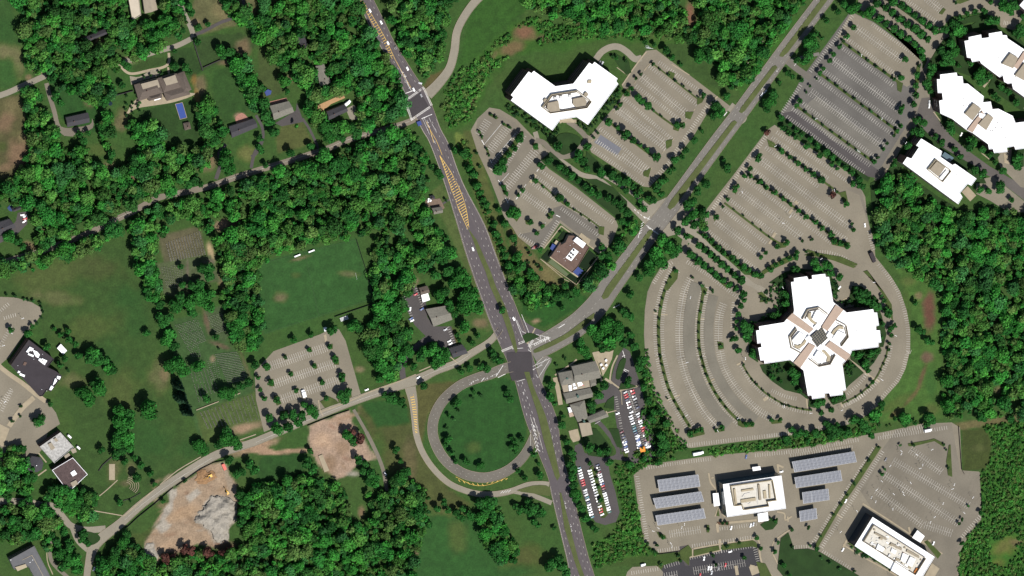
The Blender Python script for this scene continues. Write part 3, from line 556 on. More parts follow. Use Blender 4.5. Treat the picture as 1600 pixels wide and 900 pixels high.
# office lot islands
I1 = Za("440,140 735,372"); isl(I1, Za, 2.2); isl("545,190 580,205 570,240 530,215", Za); isl("710,350 755,345 740,375 710,390", Za)
isl("365,345 480,445 600,530", Za, 3); isl("640,430 690,430 670,475 640,465", Za); isl("575,500 620,500 600,545 570,535", Za)
isl("185,480 290,570 480,715", Za, 3.6); isl("525,600 565,590 560,630 530,650", Za); isl("395,780 440,760 425,815 395,805", Za)
isl("285,300 315,290 320,340 280,340", Za); isl("235,385 265,375 270,400 245,410", Za)
isl("255,170 200,90 230,85 310,135 325,200 295,215", Za, None, M_LAWN)
isl("330,190 280,270 240,330 190,420 170,400 150,390 200,320 260,245 305,180", Zb); isl("380,240 410,240 420,275 390,280", Zb); isl("195,480 225,490 240,545 215,540", Zb)
isl("250,600 290,610 310,670 290,700 255,660", Zb); isl("60,160 75,160 95,215 85,215", Zb, None, M_ISL); isl("105,265 118,262 135,315 125,315", Zb); isl("130,60 185,90 170,100 125,75", Zb); isl("205,115 260,145 245,155 205,130", Zb)
isl("385,440 470,510 560,590 680,660 800,750", Zb, 2.2); isl("770,725 805,730 800,780 770,770", Zb); isl("520,545 560,540 565,585 535,585", Zb); isl("470,650 510,640 500,680 470,680", Zb); isl("340,690 385,690 370,720 345,715", Zb); isl("425,715 460,710 440,745", Zb); isl("395,760 425,755 415,785", Zb)
isl(smooth(Zb("510,215 545,185 600,180 655,200 668,225 640,270 580,305 545,300 510,250"), 3), None, None, M_LAWN)
isl("700,285 760,340 830,395 900,440 790,420 720,410 690,380", Zb, None, M_LAWN)
isl("490,290 650,430 800,545 920,620 900,660 870,670 640,490 480,380 430,340", Zb, None, M_LAWN)
isl("690,450 760,450 860,500 938,580 938,610 850,560 760,500", Zb, None, M_LAWN)
isl("485,140 560,190 700,295 800,370 880,430", Zc, 3.2); isl("870,420 905,410 920,480 900,490", Zc); isl("480,130 520,150 530,180 490,170", Zc)
isl("375,315 560,450 760,595 850,670 915,705", Zc, 3.0); isl("820,660 930,690 915,720 830,700", Zc)
isl("250,475 380,575 500,665 560,700", Zc, 3.2); isl("540,690 600,685 580,715 530,720", Zc)
isl("125,640 250,745 350,825 440,880", Zc, 4.5); isl("120,700 230,800 330,890 350,915", Zc, 8, M_LAWN); isl("50,745 160,840 270,935", Zc, 4)
isl("300,400 320,400 310,430", Zc); isl("190,545 215,550 195,575", Zc)
isl("460,860 540,820 640,775 650,765 600,770 500,810 450,845", Zc)
isl("690,735 740,760 860,775 960,815 970,805 880,765 760,745 700,725", Zc)
isl("470,225 620,335 790,455", Zd, 4.0); isl("765,440 800,450 790,500 770,490", Zd); isl("345,395 560,555 760,700", Zd, 3.8); isl("750,690 775,705 755,735", Zd); isl("220,570 430,725 640,875", Zd, 3.8)
isl("120,625 280,735 420,840 500,905", Zd, 6.5, M_LAWN); isl("540,15 720,150 1030,350", Zc, 7, M_LAWN)
isl("235,105 420,215 600,330 710,440 690,470 660,380 540,290 400,200 300,130", Zi, None, M_LAWN)
isl("330,5 520,145 690,275 760,320", Zi, 4.5, M_LAWN); isl("440,-10 640,135 800,245 900,240", Zi, 4.5, M_LAWN); isl("900,170 1000,150 1180,105 1190,160 1060,180 930,230", Zi, None, M_LAWN)
isl("930,280 870,310 800,420 750,500 740,580 780,640 800,760 880,600 980,560 1060,590 1180,620 1210,600 1140,480 1040,440 1020,330 1060,280 1200,240 1330,230 1180,130 1100,190", Zi, None, M_LAWN)
isl("835,105 870,60 890,75 860,115", Zi); isl("940,20 1000,-10 1080,0 1000,30", Zi); isl("670,480 690,540 680,640 650,760 630,830 650,740 650,600", Zi); isl("1350,215 1420,240 1500,340 1500,420 1390,290", Zi, None, M_LAWN)
isl("1300,560 1500,720 1500,880 1330,760 1240,700 1220,680 1260,600", Zi, None, M_LAWN)
isl("400,300 480,330 580,410 700,480 760,530 730,570 640,500 500,400 420,360", Zj, None, M_LAWN); isl("270,340 330,400 440,500 560,570 640,610 680,700 620,700 520,620 290,440", Zj, None, M_LAWN)
isl("150,550 210,440 280,430 200,580 180,620 260,680 400,780 520,850 900,870 900,960 20,960 0,700 80,660", Zj, None, M_LAWN)
isl("830,500 900,480 900,600 850,620 820,580", Zj, None, M_LAWN)
# ring lot islands
Q1 = Ze("290,165 250,230 205,340 172,470 155,600 155,720 165,880")+Zf("178,90 195,170 235,325 262,400 300,480 345,560 390,635 440,715")
Q2 = Ze("415,245 370,340 345,470 328,600 325,740 335,880")+Zf("360,100 385,200 420,310 470,420 530,530 600,630 690,720")
Q3 = Ze("530,310 510,440 490,560 485,680 490,800 505,890")+Zf("540,110 580,240 625,345 665,420 710,485 755,545 810,605 880,670")
Q4 = Ze("690,450 660,540 650,660 650,760")+Zf("710,75 735,180 790,290 860,390 940,480 1050,580 1160,640")
Q5 = Zf("905,170 945,240 990,305 1040,360 1100,415 1190,475 1290,530")+Zh("120,510 260,550 370,570")
Q6 = Zh("650,510 770,450 880,365 960,270 1010,160 1040,90 1055,0")
def midband(A, B, w_, m):
    a = resample(smooth(A, 3), 6); b = resample(smooth(B, 3), 6); k = min(len(a), len(b)); ia = np.linspace(0, len(a)-1, 24); ib = np.linspace(0, len(b)-1, 24)
    f = lambda P, t: np.stack([np.interp(t, np.arange(len(P)), P[:, 0]), np.interp(t, np.arange(len(P)), P[:, 1])], 1)
    ribbon([tuple(p) for p in (f(a, ia)+f(b, ib))/2], w_, m, 0.11, 'car_park', 2)
M_RING = mat('asphalt_ring', C255(138, 132, 118), var=.1, scale=.04, var2=.06, scale2=.6); midband(Q2, Q3, 18, M_RING); midband(Q3, Q4, 15, M_RING)
isl(Q1, None, 4.6); isl(Q3, None, 4.4); isl(Q5, None, 2.6); isl(Q6, None, 2.2)
isl("275,150 320,170 310,240 270,290 230,340 205,330 250,230", Ze); isl("640,760 690,770 695,820 650,830", Ze); isl("500,290 560,330 540,370 520,400 510,340", Ze)
isl("410,740 560,730 570,780 430,815", Zf); isl("650,735 740,715 745,750 660,765", Zf); isl("860,660 1000,690 1000,715 900,720 860,700", Zf); isl("1140,660 1240,650 1250,680 1160,690", Zf)
isl("970,360 1010,350 1060,400 1059,440", Ze); isl("255,175 380,190 470,215 600,265 620,255 520,200 400,175 290,160", Zg); isl("670,290 700,280 760,380 810,460 850,590 880,640 870,520 820,440 750,360", Zg)
# building lawns of the ring office
for s in ("70,615 130,605 270,580 350,650 385,800 375,835 330,800 230,775 150,720 90,660", "650,528 840,500 850,520 800,600 750,655 735,640 650,580", "605,620 645,580 735,665 640,745 620,770", "230,20 300,0 500,10 570,110 560,200 540,180 500,40 370,60 260,120 250,300 200,330 40,370 60,600 0,560 0,400 60,330 200,270 210,130 170,100 130,90",
          "560,210 640,195 660,110 720,110 810,190 850,300 880,420 860,500 838,500 800,250", "385,830 480,830 490,870 420,890 380,880", "505,830 615,790 625,830 600,850 540,870"):
    isl(s, Zx, None, M_LAWN)
isl("70,215 85,170 130,190 140,210 105,210", Zx)
# club islands
isl(smooth(Zk("580,230 610,140 645,110 665,120 650,190 620,270 600,300 575,290"), 3), None, None, M_LAWN)
isl("600,390 620,330 690,330 760,360 690,380", Zk, None, M_LAWN); isl("500,480 560,440 560,560 470,545", Zk, None, M_LAWN)
isl("270,330 300,300 340,420 380,540 420,640 440,690 400,735 370,740 350,700 320,520", Zl); isl("540,190 590,190 590,240 560,240", Zl); isl("630,190 750,150 740,200 690,210", Zl)
isl("260,-10 200,20 215,100 260,220 400,240 460,210 460,160 380,60 330,0", Zl, None, M_LAWN); isl("430,0 510,0 545,160 500,150", Zl, None, M_LAWN)
# solar campus lawns
isl("0,680 45,645 80,745 160,740 230,760 330,820 460,900 460,960 60,960 -20,860", Zn, None, M_LAWN)
isl("560,140 590,145 470,330 340,520 220,730 195,730 330,500 450,310", Zn); isl("390,710 410,705 640,840 760,910 740,915 610,850", Zn); isl("840,700 860,690 940,770 920,800", Zn)
isl("985,135 995,130 1005,320 980,310 970,230", Zn, None, M_ISL); isl("745,125 860,105 900,95 960,125 955,145 900,110 780,140 750,140", Zn)
isl("640,490 880,445 890,488 640,548", Zm, None, M_ISL); isl("905,440 1210,395 1245,420 1255,470 1200,455 920,490", Zm, None, M_ISL); isl("500,500 590,440 620,480 625,545 600,555 595,640 520,570", Zm)
isl("1280,250 1290,240 1330,215 1420,190 1450,230 1400,290 1330,300", Zm, None, M_LAWN); isl("280,310 370,350 375,385 310,370", Zm); isl("760,250 790,250 790,320 765,320", Zm)
isl("860,160 875,90 890,165", Zm); isl("860,220 980,215 980,250 880,245", Zm, None, mat('mulch', C255(110, 84, 66), var=.1, scale=.5))
isl("1240,600 1330,620 1390,738 1400,800 1290,800 1270,700", Zm); isl("290,645 345,600 350,650 330,670", Zm); isl("470,540 500,530 530,600 490,600", Zm)
# western lot islands
for s in ("50,470 80,480 90,510 60,520", "170,420 190,415 195,445 180,450", "320,375 345,370 350,400 335,405", "450,355 480,350 480,380 455,385", "480,430 515,430 520,480 490,480", "350,475 375,470 385,500 370,510", "205,525 230,520 235,550 215,555", "515,530 550,530 560,585 525,590", "395,575 420,570 430,605 405,610", "75,570 110,570 115,615 85,615", "240,630 265,625 265,655 250,660", "110,675 140,670 160,725 130,735", "400,710 460,680 500,700 520,720 430,750", "500,660 590,630 600,680 520,720", "150,770 200,760 200,820 150,825"):
    isl(s, T(2, 1))

# ================================================================ PAINTED MARKINGS
for a, b in (("480,150 740,335", -1), ("440,155 715,378", 1), ("345,288 600,488", -1), ("290,342 567,578", 1), ("230,440 512,660", -1), ("150,518 440,760", 1), ("90,655 385,868", -1), ("785,395 560,722", 1), ("555,735 440,862", 1)): stalls(Za(a), b)
for a in ("385,228 660,455", "235,400 540,628", "265,690 415,795"): double(Za(a))
stalls(Za("130,590 265,690"), 1, 6.6, 3.75, .5)
for a, b in (("440,390 860,692", 1), ("395,445 560,565", -1), ("570,600 790,755", -1), ("385,460 540,570", 1), ("560,610 770,765", 1), ("300,785 395,850", -1), ("448,850 540,705", -1), ("325,190 195,400", -1), ("305,185 150,400", 1)): stalls(Zb(a), b)
for a in ("330,535 485,645", "230,500 400,285", "135,280 235,150", "70,190 120,110"): double(Zb(a))
for a in ("105,240 205,120", "145,345 285,180", "240,580 250,560", "195,470 245,415", "290,560 345,480"): pline(Zb(a), .4)
for a, b in (("470,100 110,588", -1), ("540,82 925,350", 1), ("500,130 800,350", -1), ("480,165 760,375", 1), ("400,305 900,680", -1), ("370,335 830,680", 1), ("262,460 520,655", -1), ("240,490 480,680", 1), ("140,625 430,855", -1)): stalls(Zc(a), b)
for a in ("450,245 930,605", "335,410 660,655", "205,570 440,750"): double(Zc(a))

for a, b in (("515,80 290,378", -1), ("235,455 130,608", -1), ("640,122 870,288", 1), ("485,215 780,430", -1), ("462,238 750,452", 1), ("358,385 765,688", -1), ("335,410 745,715", 1), ("232,555 650,865", -1), ("210,580 625,885", 1), ("165,640 580,945", -1)): stalls(Zd(a), b)
for a in ("545,150 790,325", "420,325 780,592", "300,497 695,790"): double(Zd(a))

double(Zi("740,-15 850,75")); stalls(Zi("560,5 815,190"), -1); stalls(Zi("1340,195 1440,215"), -1, 7, 2.6)
LI = 2.3
for q, sides in ((Q1, (1, -1)), (Q3, (1, -1))):
    for s_ in sides:
        stalls(offset(smooth(q, 3), s_*LI), s_, 6.2, 3.6)
for q in (Q2, Q4):
    for s_ in (1, -1): stalls(smooth(q, 3), s_, 6.2, 3.6, .28)
    pline(smooth(q, 3), .3 if q is Q2 else .22, M_LINE2)
stalls(smooth(Q5, 3), 1, 6.4); stalls(offset(smooth(Q6, 3), 1), 1, 6.4)
stalls(smooth(Ze("100,265 170,165 255,95"), 3), 1, 6); stalls(Ze("400,85 560,185 830,390"), 1, 6.5); stalls(Ze("790,440 780,560 780,640"), 1, 6)
stalls(smooth(Zf("420,895 900,838 1350,790"), 3), -1, 6.5, 3.75, .28); stalls(smooth(Zh("0,812 250,778 470,742"), 3), -1, 6.5, 3.75, .28)
stalls(smooth(Zh("600,715 700,693 850,622 970,522 1050,430 1150,320 1210,200 1243,60")+Zg("1000,870 1000,700 975,560 930,430 870,330 790,230"), 3), -1, 6.5, 3.75, .28)
stalls(smooth(Zh("40,380 160,430 250,450"), 3), 1, 6); stalls(smooth(Zh("860,230 780,330 690,410"), 3), -1, 6); stalls(smooth(Zg("300,165 420,170 520,205 610,260"), 3), -1, 6.5); stalls(smooth(Zg("695,10 715,100 730,140"), 2), -1, 6)
stalls(smooth(Zh("700,492 770,455 827,415 882,368"), 2), 1, 6.3)
# solar campus
stalls(PX("992,745 1008,845"), -1, 6.5); stalls(PX("1010,728 1060,720 1110,714"), 1, 6); stalls(PX("1180,708 1262,700 1340,684"), 1, 6.3); stalls(PX("1380,676 1440,664"), 1, 6.3)
stalls(Zm("300,515 500,490"), -1, 6); stalls(Zm("630,470 880,430"), -1, 6.2); stalls(Zm("905,430 1210,385"), -1, 6.2); double(Zm("410,335 700,290"), 6, 3.6); stalls(Zm("890,265 1240,222"), 1, 6)
for a, b in (("600,545 900,480", 1), ("905,478 1230,425", 1), ("355,630 490,590", 1), ("1240,440 1280,610", 1), ("40,690 290,650", 1)): stalls(Zm(a), b, 6.2)
double(Zm("640,690 1130,610"), 6.2); double(Zm("360,745 480,725"), 6.2)
for a, b in (("575,150 215,725", 1), ("560,140 200,720", -1), ("570,80 740,55", 1), ("740,50 970,20", 1), ("90,745 165,735", -1), ("235,765 400,870", -1), ("1140,640 1175,560", 1), ("50,660 80,740", -1)): pass
stalls(Zn("585,165 230,725"), -1, 6.4); stalls(Zn("555,160 195,720"), 1, 6.4); stalls(Zn("570,80 970,18"), 1, 6.4); stalls(Zn("240,765 410,870"), -1, 6); stalls(Zn("1175,560 1070,680"), 1, 6.2)
for a in ("560,400 830,600", "610,310 1040,590", "660,225 1100,485", "760,160 940,290", "845,600 1000,650"): double(Zn(a), 6.2, 3.7)
stalls(Zn("80,744 165,738"), -1, 6); stalls(Zn("60,205 420,155"), -1, 6, 3.7)
# club
for a, b in (("560,455 600,680", -1), ("600,690 650,880", -1)): stalls(Zk(a), b, 5)
double(Zk("685,400 850,890"), 5.2, 3.4); double(Zl("310,330 410,690"), 5.4, 3.4)
# west lots
for a in ("85,490 440,370", "105,603 490,470", "150,698 540,567"): double(T(2, 1)(a), 7, 3.5)
for p in ("80,250 -20,420", "60,110 -80,230", "100,180 30,200"): stalls(T(2, 0)(p), 1, 6); 
stalls(T(2, 0)("80,640 -40,800"), 1, 6); stalls(T(2, 0)("60,640 0,760"), -1, 6)
stalls(T(2, 1)("915,60 965,190"), -1, 5); stalls(T(2, 1)("1010,0 1050,110"), 1, 4.5); stalls(T(2, 1)("1190,250 1235,360"), -1, 5)
# highway lanes
pl = PX
for s in ("812,585 835,655 852,700", "806,588 825,655"): pline(pl(s), .3, dash=(4, 8), sm=4)
for fr in (.30,): pass
def hl(y0, y1, fr, m=M_LINE2, wm=.26, dash=(3, 9)):
    ys = np.array([q[0] for q in HWY]); a = np.array([q[1] for q in HWY]); b = np.array([q[2] for q in HWY])
    y = np.arange(y0, y1, 4.0); x = np.interp(y, ys, a)*(1-fr)+np.interp(y, ys, b)*fr
    pline(list(zip(x, y)), wm, m, dash=dash)
hl(0, 140, .25); hl(0, 140, .78); hl(190, 300, .3); hl(190, 360, .72); hl(300, 540, .14); hl(300, 540, .30); hl(360, 540, .69); hl(360, 540, .85)
hl(590, 730, .2); hl(590, 730, .75); hl(600, 900, .88); hl(770, 905, .18); hl(770, 905, .36); hl(770, 905, .70); hl(660, 745, .72)
hl(-20, 150, .03, wm=.18, dash=None); hl(185, 540, .03, wm=.18, dash=None); hl(185, 470, .97, wm=.18, dash=None); hl(640, 910, .97, wm=.18, dash=None); hl(760, 910, .03, wm=.18, dash=None)
M_WEAR = mat('tyre_worn_asphalt', C255(117, 109, 110), var=.12, scale=.08)
for y0, y1, frs in ((0, 145, (.14, .36, .66, .88)), (190, 300, (.15, .45, .62, .85)), (300, 540, (.08, .21, .36, .62, .77, .91)), (590, 740, (.1, .32, .66, .82, .94)), (765, 910, (.1, .27, .43, .62, .8, .94))):
    for fr in frs:
        for e_ in (-.022, .022): hl(y0, y1, fr+e_, M_WEAR, .7, None)
# hatched yellow gores
def gore(Lp, Rp, m, n, wm=.5, out=.45, slant=2.5):
    A = resample(smooth(Lp, 4), 1); B = resample(smooth(Rp, 4), 1)
    pline([tuple(p) for p in A], out, m); pline([tuple(p) for p in B], out, m)
    for k in range(1, n):
        i = int(k/n*(len(A)-1)); j = int(min(1, (k/n)+slant/len(B))*(len(B)-1)); wline(A[i], B[j], wm, m)
gore(PX("687,243 700,280 713,318 731,358"), PX("687,243 704,268 720,300 729,330 733,358"), M_YEL, 30, .8, .5, -3)
gore(PX("563,0 580,33 597,62 613,92"), PX("566,0 585,30 602,60 617,92"), M_YEL, 24, .6, .4, -2)
hl(190, 243, .42, M_YEL, .4, None); pline(PX("617,92 630,116 642,137"), .4, M_YEL)
pline(PX("625,107 633,125 643,142"), .25); pline(PX("631,115 640,138"), .25)
for t_ in (.15, .35, .55, .75, .95): wline((625+18*t_, 107+35*t_), (629+13*t_, 109+31*t_), .6)
for a in ("1040,740 1085,840", "1050,735 1075,795", "1080,735 1130,830"): pline(T(0, 1)(a), .25)
pline(T(0, 1)("1085,800 1110,890"), .5, M_YEL)
# junction north: crosswalks, stop bars
def xwalk(p, q, w_=3.2, n=None, bar=.45):
    p = np.array(p, float); q = np.array(q, float); d = q-p; L_ = np.hypot(*d); d /= L_; nn = np.array([-d[1], d[0]])
    wline(p+nn*w_/2, q+nn*w_/2, .35, M_LINE2); wline(p-nn*w_/2, q-nn*w_/2, .35, M_LINE2)
    n = n or int(L_/1.6)
    for k in range(n):
        c = p+d*L_*(k+.5)/n; wline(c-nn*w_/2, c+nn*w_/2, bar)
z = T(0, 1)
for a in ("935,628 1050,545", "1048,550 1098,660", "968,750 1088,668", "940,655 975,752"): p, q = z(a); xwalk(p, q, 2.6)
for a in ("930,585 985,565", "1035,742 1100,714"): p, q = z(a); wline(p, q, .8)
z = T(2, 1)
for a in ("1535,395 1610,365",): p, q = z(a); xwalk(p, q, 3.0)
p, q = PX("810,537 820,533"); xwalk(p, q, 2.6)
p, q = PX("826,542 833,531"); xwalk(p, q, 3); xwalk((834, 539), (858, 527), 3.5, 9, .6)
for a in ("100,385 120,400", "110,360 240,310", "150,290 240,312", "130,490 235,440", "130,510 190,480", "165,560 235,450", "150,540 160,560"): pline(Z(800, 450, 4)(a), .4)
z8 = Z(800, 450, 4)
for a in ("20,190 65,310", "60,270 180,330", "100,340 120,395", "175,300 185,335", "200,300 210,340", "215,305 240,335", "60,165 110,290", "0,380 70,375", "85,520 140,510", "20,570 60,560", "30,585 80,570"): pline(z8(a), .45)
for a in ("60,270 30,200", "195,430 145,480", "215,440 160,500"): pline(z8(a), .3)
pline(z8("95,350 145,250"), 1.6, M_CONC)
for a in ("360,250 480,150 520,100 560,60", "300,300 420,210"): pline(z8(a), .2, M_LINE2, dash=(3, 6), sm=4)
pline(z8("180,300 240,275 330,215 420,140"), .2, M_LINE2, dash=(3, 6), sm=4); pline(z8("250,390 330,350 430,290 500,210"), .2, M_LINE2, dash=(3, 6), sm=4); pline(z8("290,250 330,225"), .8)
wline((958, 481), (968, 476), .6)
# white arrow marks (turn arrows)
def arrow(x, y, ang, L_=5, w_=.28):
    d = np.array([math.cos(ang), math.sin(ang)]); n = np.array([-d[1], d[0]]); p = np.array([x, y])
    wline(p-d*L_/2, p+d*L_/2, w_); wline(p+d*L_/2, p+d*L_/4+n*1.5, w_); wline(p+d*L_/2, p+d*L_/4-n*1.5, w_)
for x, y, a in ((883, 785, 1.3), (884, 792, 1.3), (892, 821, 1.3), (893, 828, 1.3), (818, 615, -1.8), (831, 665, -1.8), (833, 672, -1.8), (1191, 138, 2.2), (1215, 110, 2.2), (1194, 133, 2.2), (828, 543, -.5), (850, 531, -.5), (735, 600, -.4), (738, 597, -.4), (760, 592, -.4), (774, 585, -.4), (768, 588, -.4), (745, 594, -.4), (633, 118, 1), (636, 128, 1), (639, 136, 1), (668, 190, 1.1), (670, 197, 1.1), (678, 220, 1.1)): arrow(x, y, a)
for s in ("775,588 786,571", "778,590 790,584", "752,596 757,590"): pline(PX(s), .7)
pline(PX("829,652 834,668 841,702"), .35, M_LINE2); pline(PX("833,652 840,672 848,702"), .35, M_LINE2); pline(PX("829,672 829,690 828,702"), .35, M_LINE2)
for k in range(7):
    x, y = 833.5+k*.95, 664+k*6.2; w_ = 1.6+k*.35
    wline((x, y), (x+w_+1, y+4), .6); wline((x, y), (x-w_*.6, y+5), .6)
# ramp hatching
gore(PX("641,618 646,650 649,678"), PX("646,615 651,645 652,678"), M_YEL, 16, .9, .15, 2)
RMP = smooth(PX("800,573 785,577 765,585 745,591 718,603 693,625 679,650 676,675 682,697 695,718 715,735 737,744 762,746 790,737 812,720"), 6)
for o_ in (-2.4, 2.4): pline(RMP, .16, M_LINE2, dash=(2, 8), off=o_)
pline(PX("712,745 740,758 765,757 790,747"), .4, M_YEL, sm=4)
for k in range(11):
    x = 716+k*7.4; y = 747+9*math.sin((k+1)/12*3.1); wline((x, y), (x+3, y+(3.4 if k < 6 else -2.5)), .6, M_YEL)
for x in range(4): wline((782+4*x, 771-x*.6), (786+4*x, 767-x*.6), .5)
# centre lines
for s in ("735,553 712,568 680,580 650,594", "600,611 550,629 507,646 480,657 440,674 400,691", "332,715 275,750 225,786 195,812"): pline(PX(s), .25, M_LINE2, sm=4)
for s in ("640,190 600,203 540,220 512,232 450,252 400,267 362,279 325,292", "212,328 175,346", "60,394 25,404"): pline(PX(s), .25, M_LINE2, sm=4, off=.5)
for o_ in (4.2, 8.4, -4.2, -8.4): pline(AVE[1:10], .18, M_LINE2, dash=(3, 8), sm=4, off=o_*(1 if abs(o_) < 5 else 1))
for s in ("1005,338 1016,343", "1012,355 1034,370", "1010,352 1032,368", "1000,360 997,372", "1015,338 1012,344"): pline(PX(s), .6)
for k in range(7): wline((991+k*2.4, 327+k*1.9), (994+k*2.4, 330+k*1.9), .7, M_CONC if k % 2 else M_LINE)
for k in range(5): wline((1002-k*.9, 350+k*4), (1006-k*.9, 347+k*4), .6)
pline(PX("1136,175 1131,181"), 1.0); pline(PX("1120,156 1115,161"), 1.0); pline(PX("1246,96 1241,103"), .6)
# bars painted at the ends of rows
for s in ("630,500 645,490", "565,600 575,585", "505,675 520,655", "435,770 445,755", "400,190 412,175", "343,265 352,250", "690,425 697,412", "275,355 290,345", "215,438 230,420", "150,525 160,512", "90,605 98,592", "770,360 790,360"): pline(Za(s), .8, M_CONC)
for s in ("85,222 100,248", "132,335 145,355", "182,455 198,480", "225,560 240,590", "520,660 545,672", "408,405 418,390", "450,720 458,705", "285,568 298,555"): pline(Zb(s), .8)
for s in ("390,690 440,660", "215,735 225,745"): pline(Zk(s), .3)
for s in ("635,45 655,110", "630,95 655,85", "648,205 690,225", "640,210 672,235"): pline(Zk(s), .6)
# sports pitch lines
for a, b in (((396, 415), (556, 374)), ((556, 374), (583, 466)), ((583, 466), (413, 521)), ((413, 521), (396, 415)), ((476, 394), (498, 494))): wline(a, b, .16, mat('faint_line', C255(90, 112, 80)))
# ================================================================ FOLIAGE
LEAFCOL = [C255(54, 128, 48), C255(44, 112, 44), C255(66, 136, 52), C255(40, 98, 40), C255(78, 130, 56), C255(56, 112, 58), C255(70, 118, 50), C255(84, 116, 58), C255(50, 98, 42)]
LF = 1.45; CR_SH = [None]
def crown(r, h0, h1, n, leaf, g, cone=False, spread=0.55):
    """leaf clumps spread through an uneven crown; returns quads (n,4,3)"""
    k = max(3, int(r*1.1)+3)
    if cone:
        t = g.random(n)**1.3; a = g.random(n)*2*np.pi; rr = r*(1-t)*(0.75+0.35*g.random(n))
        c = np.stack([rr*np.cos(a), rr*np.sin(a), h0+(h1-h0)*t], 1); nrm = np.stack([np.cos(a), np.sin(a), 0.6+0*a], 1); sh = np.ones(n)
    else:
        la = g.random(k)*2*np.pi; lr = r*spread*np.sqrt(g.random(k)); H = (h1-h0)
        lc = np.stack([lr*np.cos(la), lr*np.sin(la), h0+H*(0.62-0.28*(lr/r)**2+0.12*g.standard_normal(k))], 1)
        lc[0] = (0, 0, h0+H*0.62)
        lrad = r*(0.36+0.2*g.random(k)); lrad[0] = r*.55
        i = g.integers(0, k, n); d = g.standard_normal((n, 3)); d /= np.linalg.norm(d, axis=1)[:, None]; d[:, 2] = np.where(d[:, 2] < -0.25, -d[:, 2], d[:, 2])
        q = lrad[i]*(0.82+0.28*g.random(n)); c = lc[i]+d*q[:, None]*np.array([1, 1, min(1.0, H*.38/(r*.5))]); nrm = d.copy(); sh = (0.82+0.36*g.random(k))[i]
    nrm = nrm+g.standard_normal((n, 3))*0.42; nrm /= np.linalg.norm(nrm, axis=1)[:, None]; nrm[:, 2] = np.abs(nrm[:, 2])
    u = np.cross(nrm, g.standard_normal((n, 3))); u /= np.linalg.norm(u, axis=1)[:, None]+1e-9; v = np.cross(nrm, u)
    s = leaf*(0.6+0.7*g.random((n, 1))); u = u*s/2; v = v*s/2*(0.6+0.6*g.random((n, 1)))
    CR_SH[0] = sh; return np.stack([c-u-v, c+u-v*0.7, c+u*0.8+v, c-u*1.1+v*0.8], 1)
def quadmesh(name, Q, colr, m):
    me = bpy.data.meshes.new(name); n = len(Q)
    me.vertices.add(4*n); me.vertices.foreach_set('co', Q.reshape(-1).astype(np.float32))
    me.loops.add(4*n); me.loops.foreach_set('vertex_index', np.arange(4*n, dtype=np.int32))
    me.polygons.add(n); me.polygons.foreach_set('loop_start', np.arange(0, 4*n, 4, dtype=np.int32)); me.polygons.foreach_set('loop_total', np.full(n, 4, np.int32))
    me.update(calc_edges=True)
    a = me.color_attributes.new('tint', 'FLOAT_COLOR', 'CORNER'); c = np.ones((n, 4, 4), np.float32); c[:, :, :3] = colr[:, None, :]; a.data.foreach_set('color', c.ravel())
    me.materials.append(m); return me
def leafcols(n, base_, g, v=0.22):
    c = np.array(base_)*np.array([1.0, 1.0, .92])*LF*CR_SH[0][:, None]; return c*(1+v*(g.random((n, 1))*2-1))*(1+0.1*(g.random((n, 3))*2-1))
KEEP = []     # zones kept free of woodland (houses, roads)
def grow(name, polys, cell, rr, hh, label, cat, n_leaf=130, leaf=1.5, skip=0.06, dark=0.0, cols=None, kind='stuff', under=True, seed=1, kind_gap=False, into=None, pre=None):
    g = np.random.default_rng(seed); Qs = [] if not pre else list(pre[0][0]); Cs = [] if not pre else list(pre[0][1]); cols = cols or LEAFCOL; cnt = 0
    for poly in polys:
        xs = [p[0] for p in poly]; ys = [p[1] for p in poly]
        X, Y = np.meshgrid(np.arange(min(xs), max(xs)+cell, cell), np.arange(min(ys), max(ys)+cell, cell*.87))
        X = X+(np.arange(X.shape[0]) % 2)[:, None]*cell/2; X = (X+(g.random(X.shape)-.5)*cell*1.25).ravel(); Y = (Y+(g.random(Y.shape)-.5)*cell*1.25).ravel()
        k = inpoly(X, Y, poly) & (g.random(X.shape) > skip+(0.45*(vnoise(X, Y, 16, 99+seed) < .22) if kind_gap else 0))
        for z_ in KEEP: k &= ~inpoly(X, Y, z_)
        X, Y = X[k], Y[k]
        patch = vnoise(X, Y, 34, 77+seed)
        for x, y, pt in zip(X, Y, patch):
            r = rr[0]+(rr[1]-rr[0])*g.random()**1.5; h = hh[0]+(hh[1]-hh[0])*g.random(); r *= (.85+.4*pt)
            n = max(30, int(n_leaf*(r/((rr[0]+rr[1])/2))**1.5)); q = crown(r, h*.3, h, n, leaf, g)
            p = at(x, y, h*.6); q[:, :, 0] += p.x; q[:, :, 1] += p.y
            b = np.array(cols[g.integers(len(cols))])*(.72+.5*g.random())*(.7+.6*pt)
            Qs.append(q); Cs.append(leafcols(n, b, g)); cnt += 1
    if into is not None: into.append((Qs, Cs)); return
    if not Qs: return
    Q = np.concatenate(Qs); Cc = np.concatenate(Cs)
    me = quadmesh(name, Q, Cc, M_LEAF); o = bpy.data.objects.new(name, me); COL.objects.link(o); tag(o, label, cat, kind=kind)
    print(name, cnt, 'plants', len(Q), 'faces'); return o
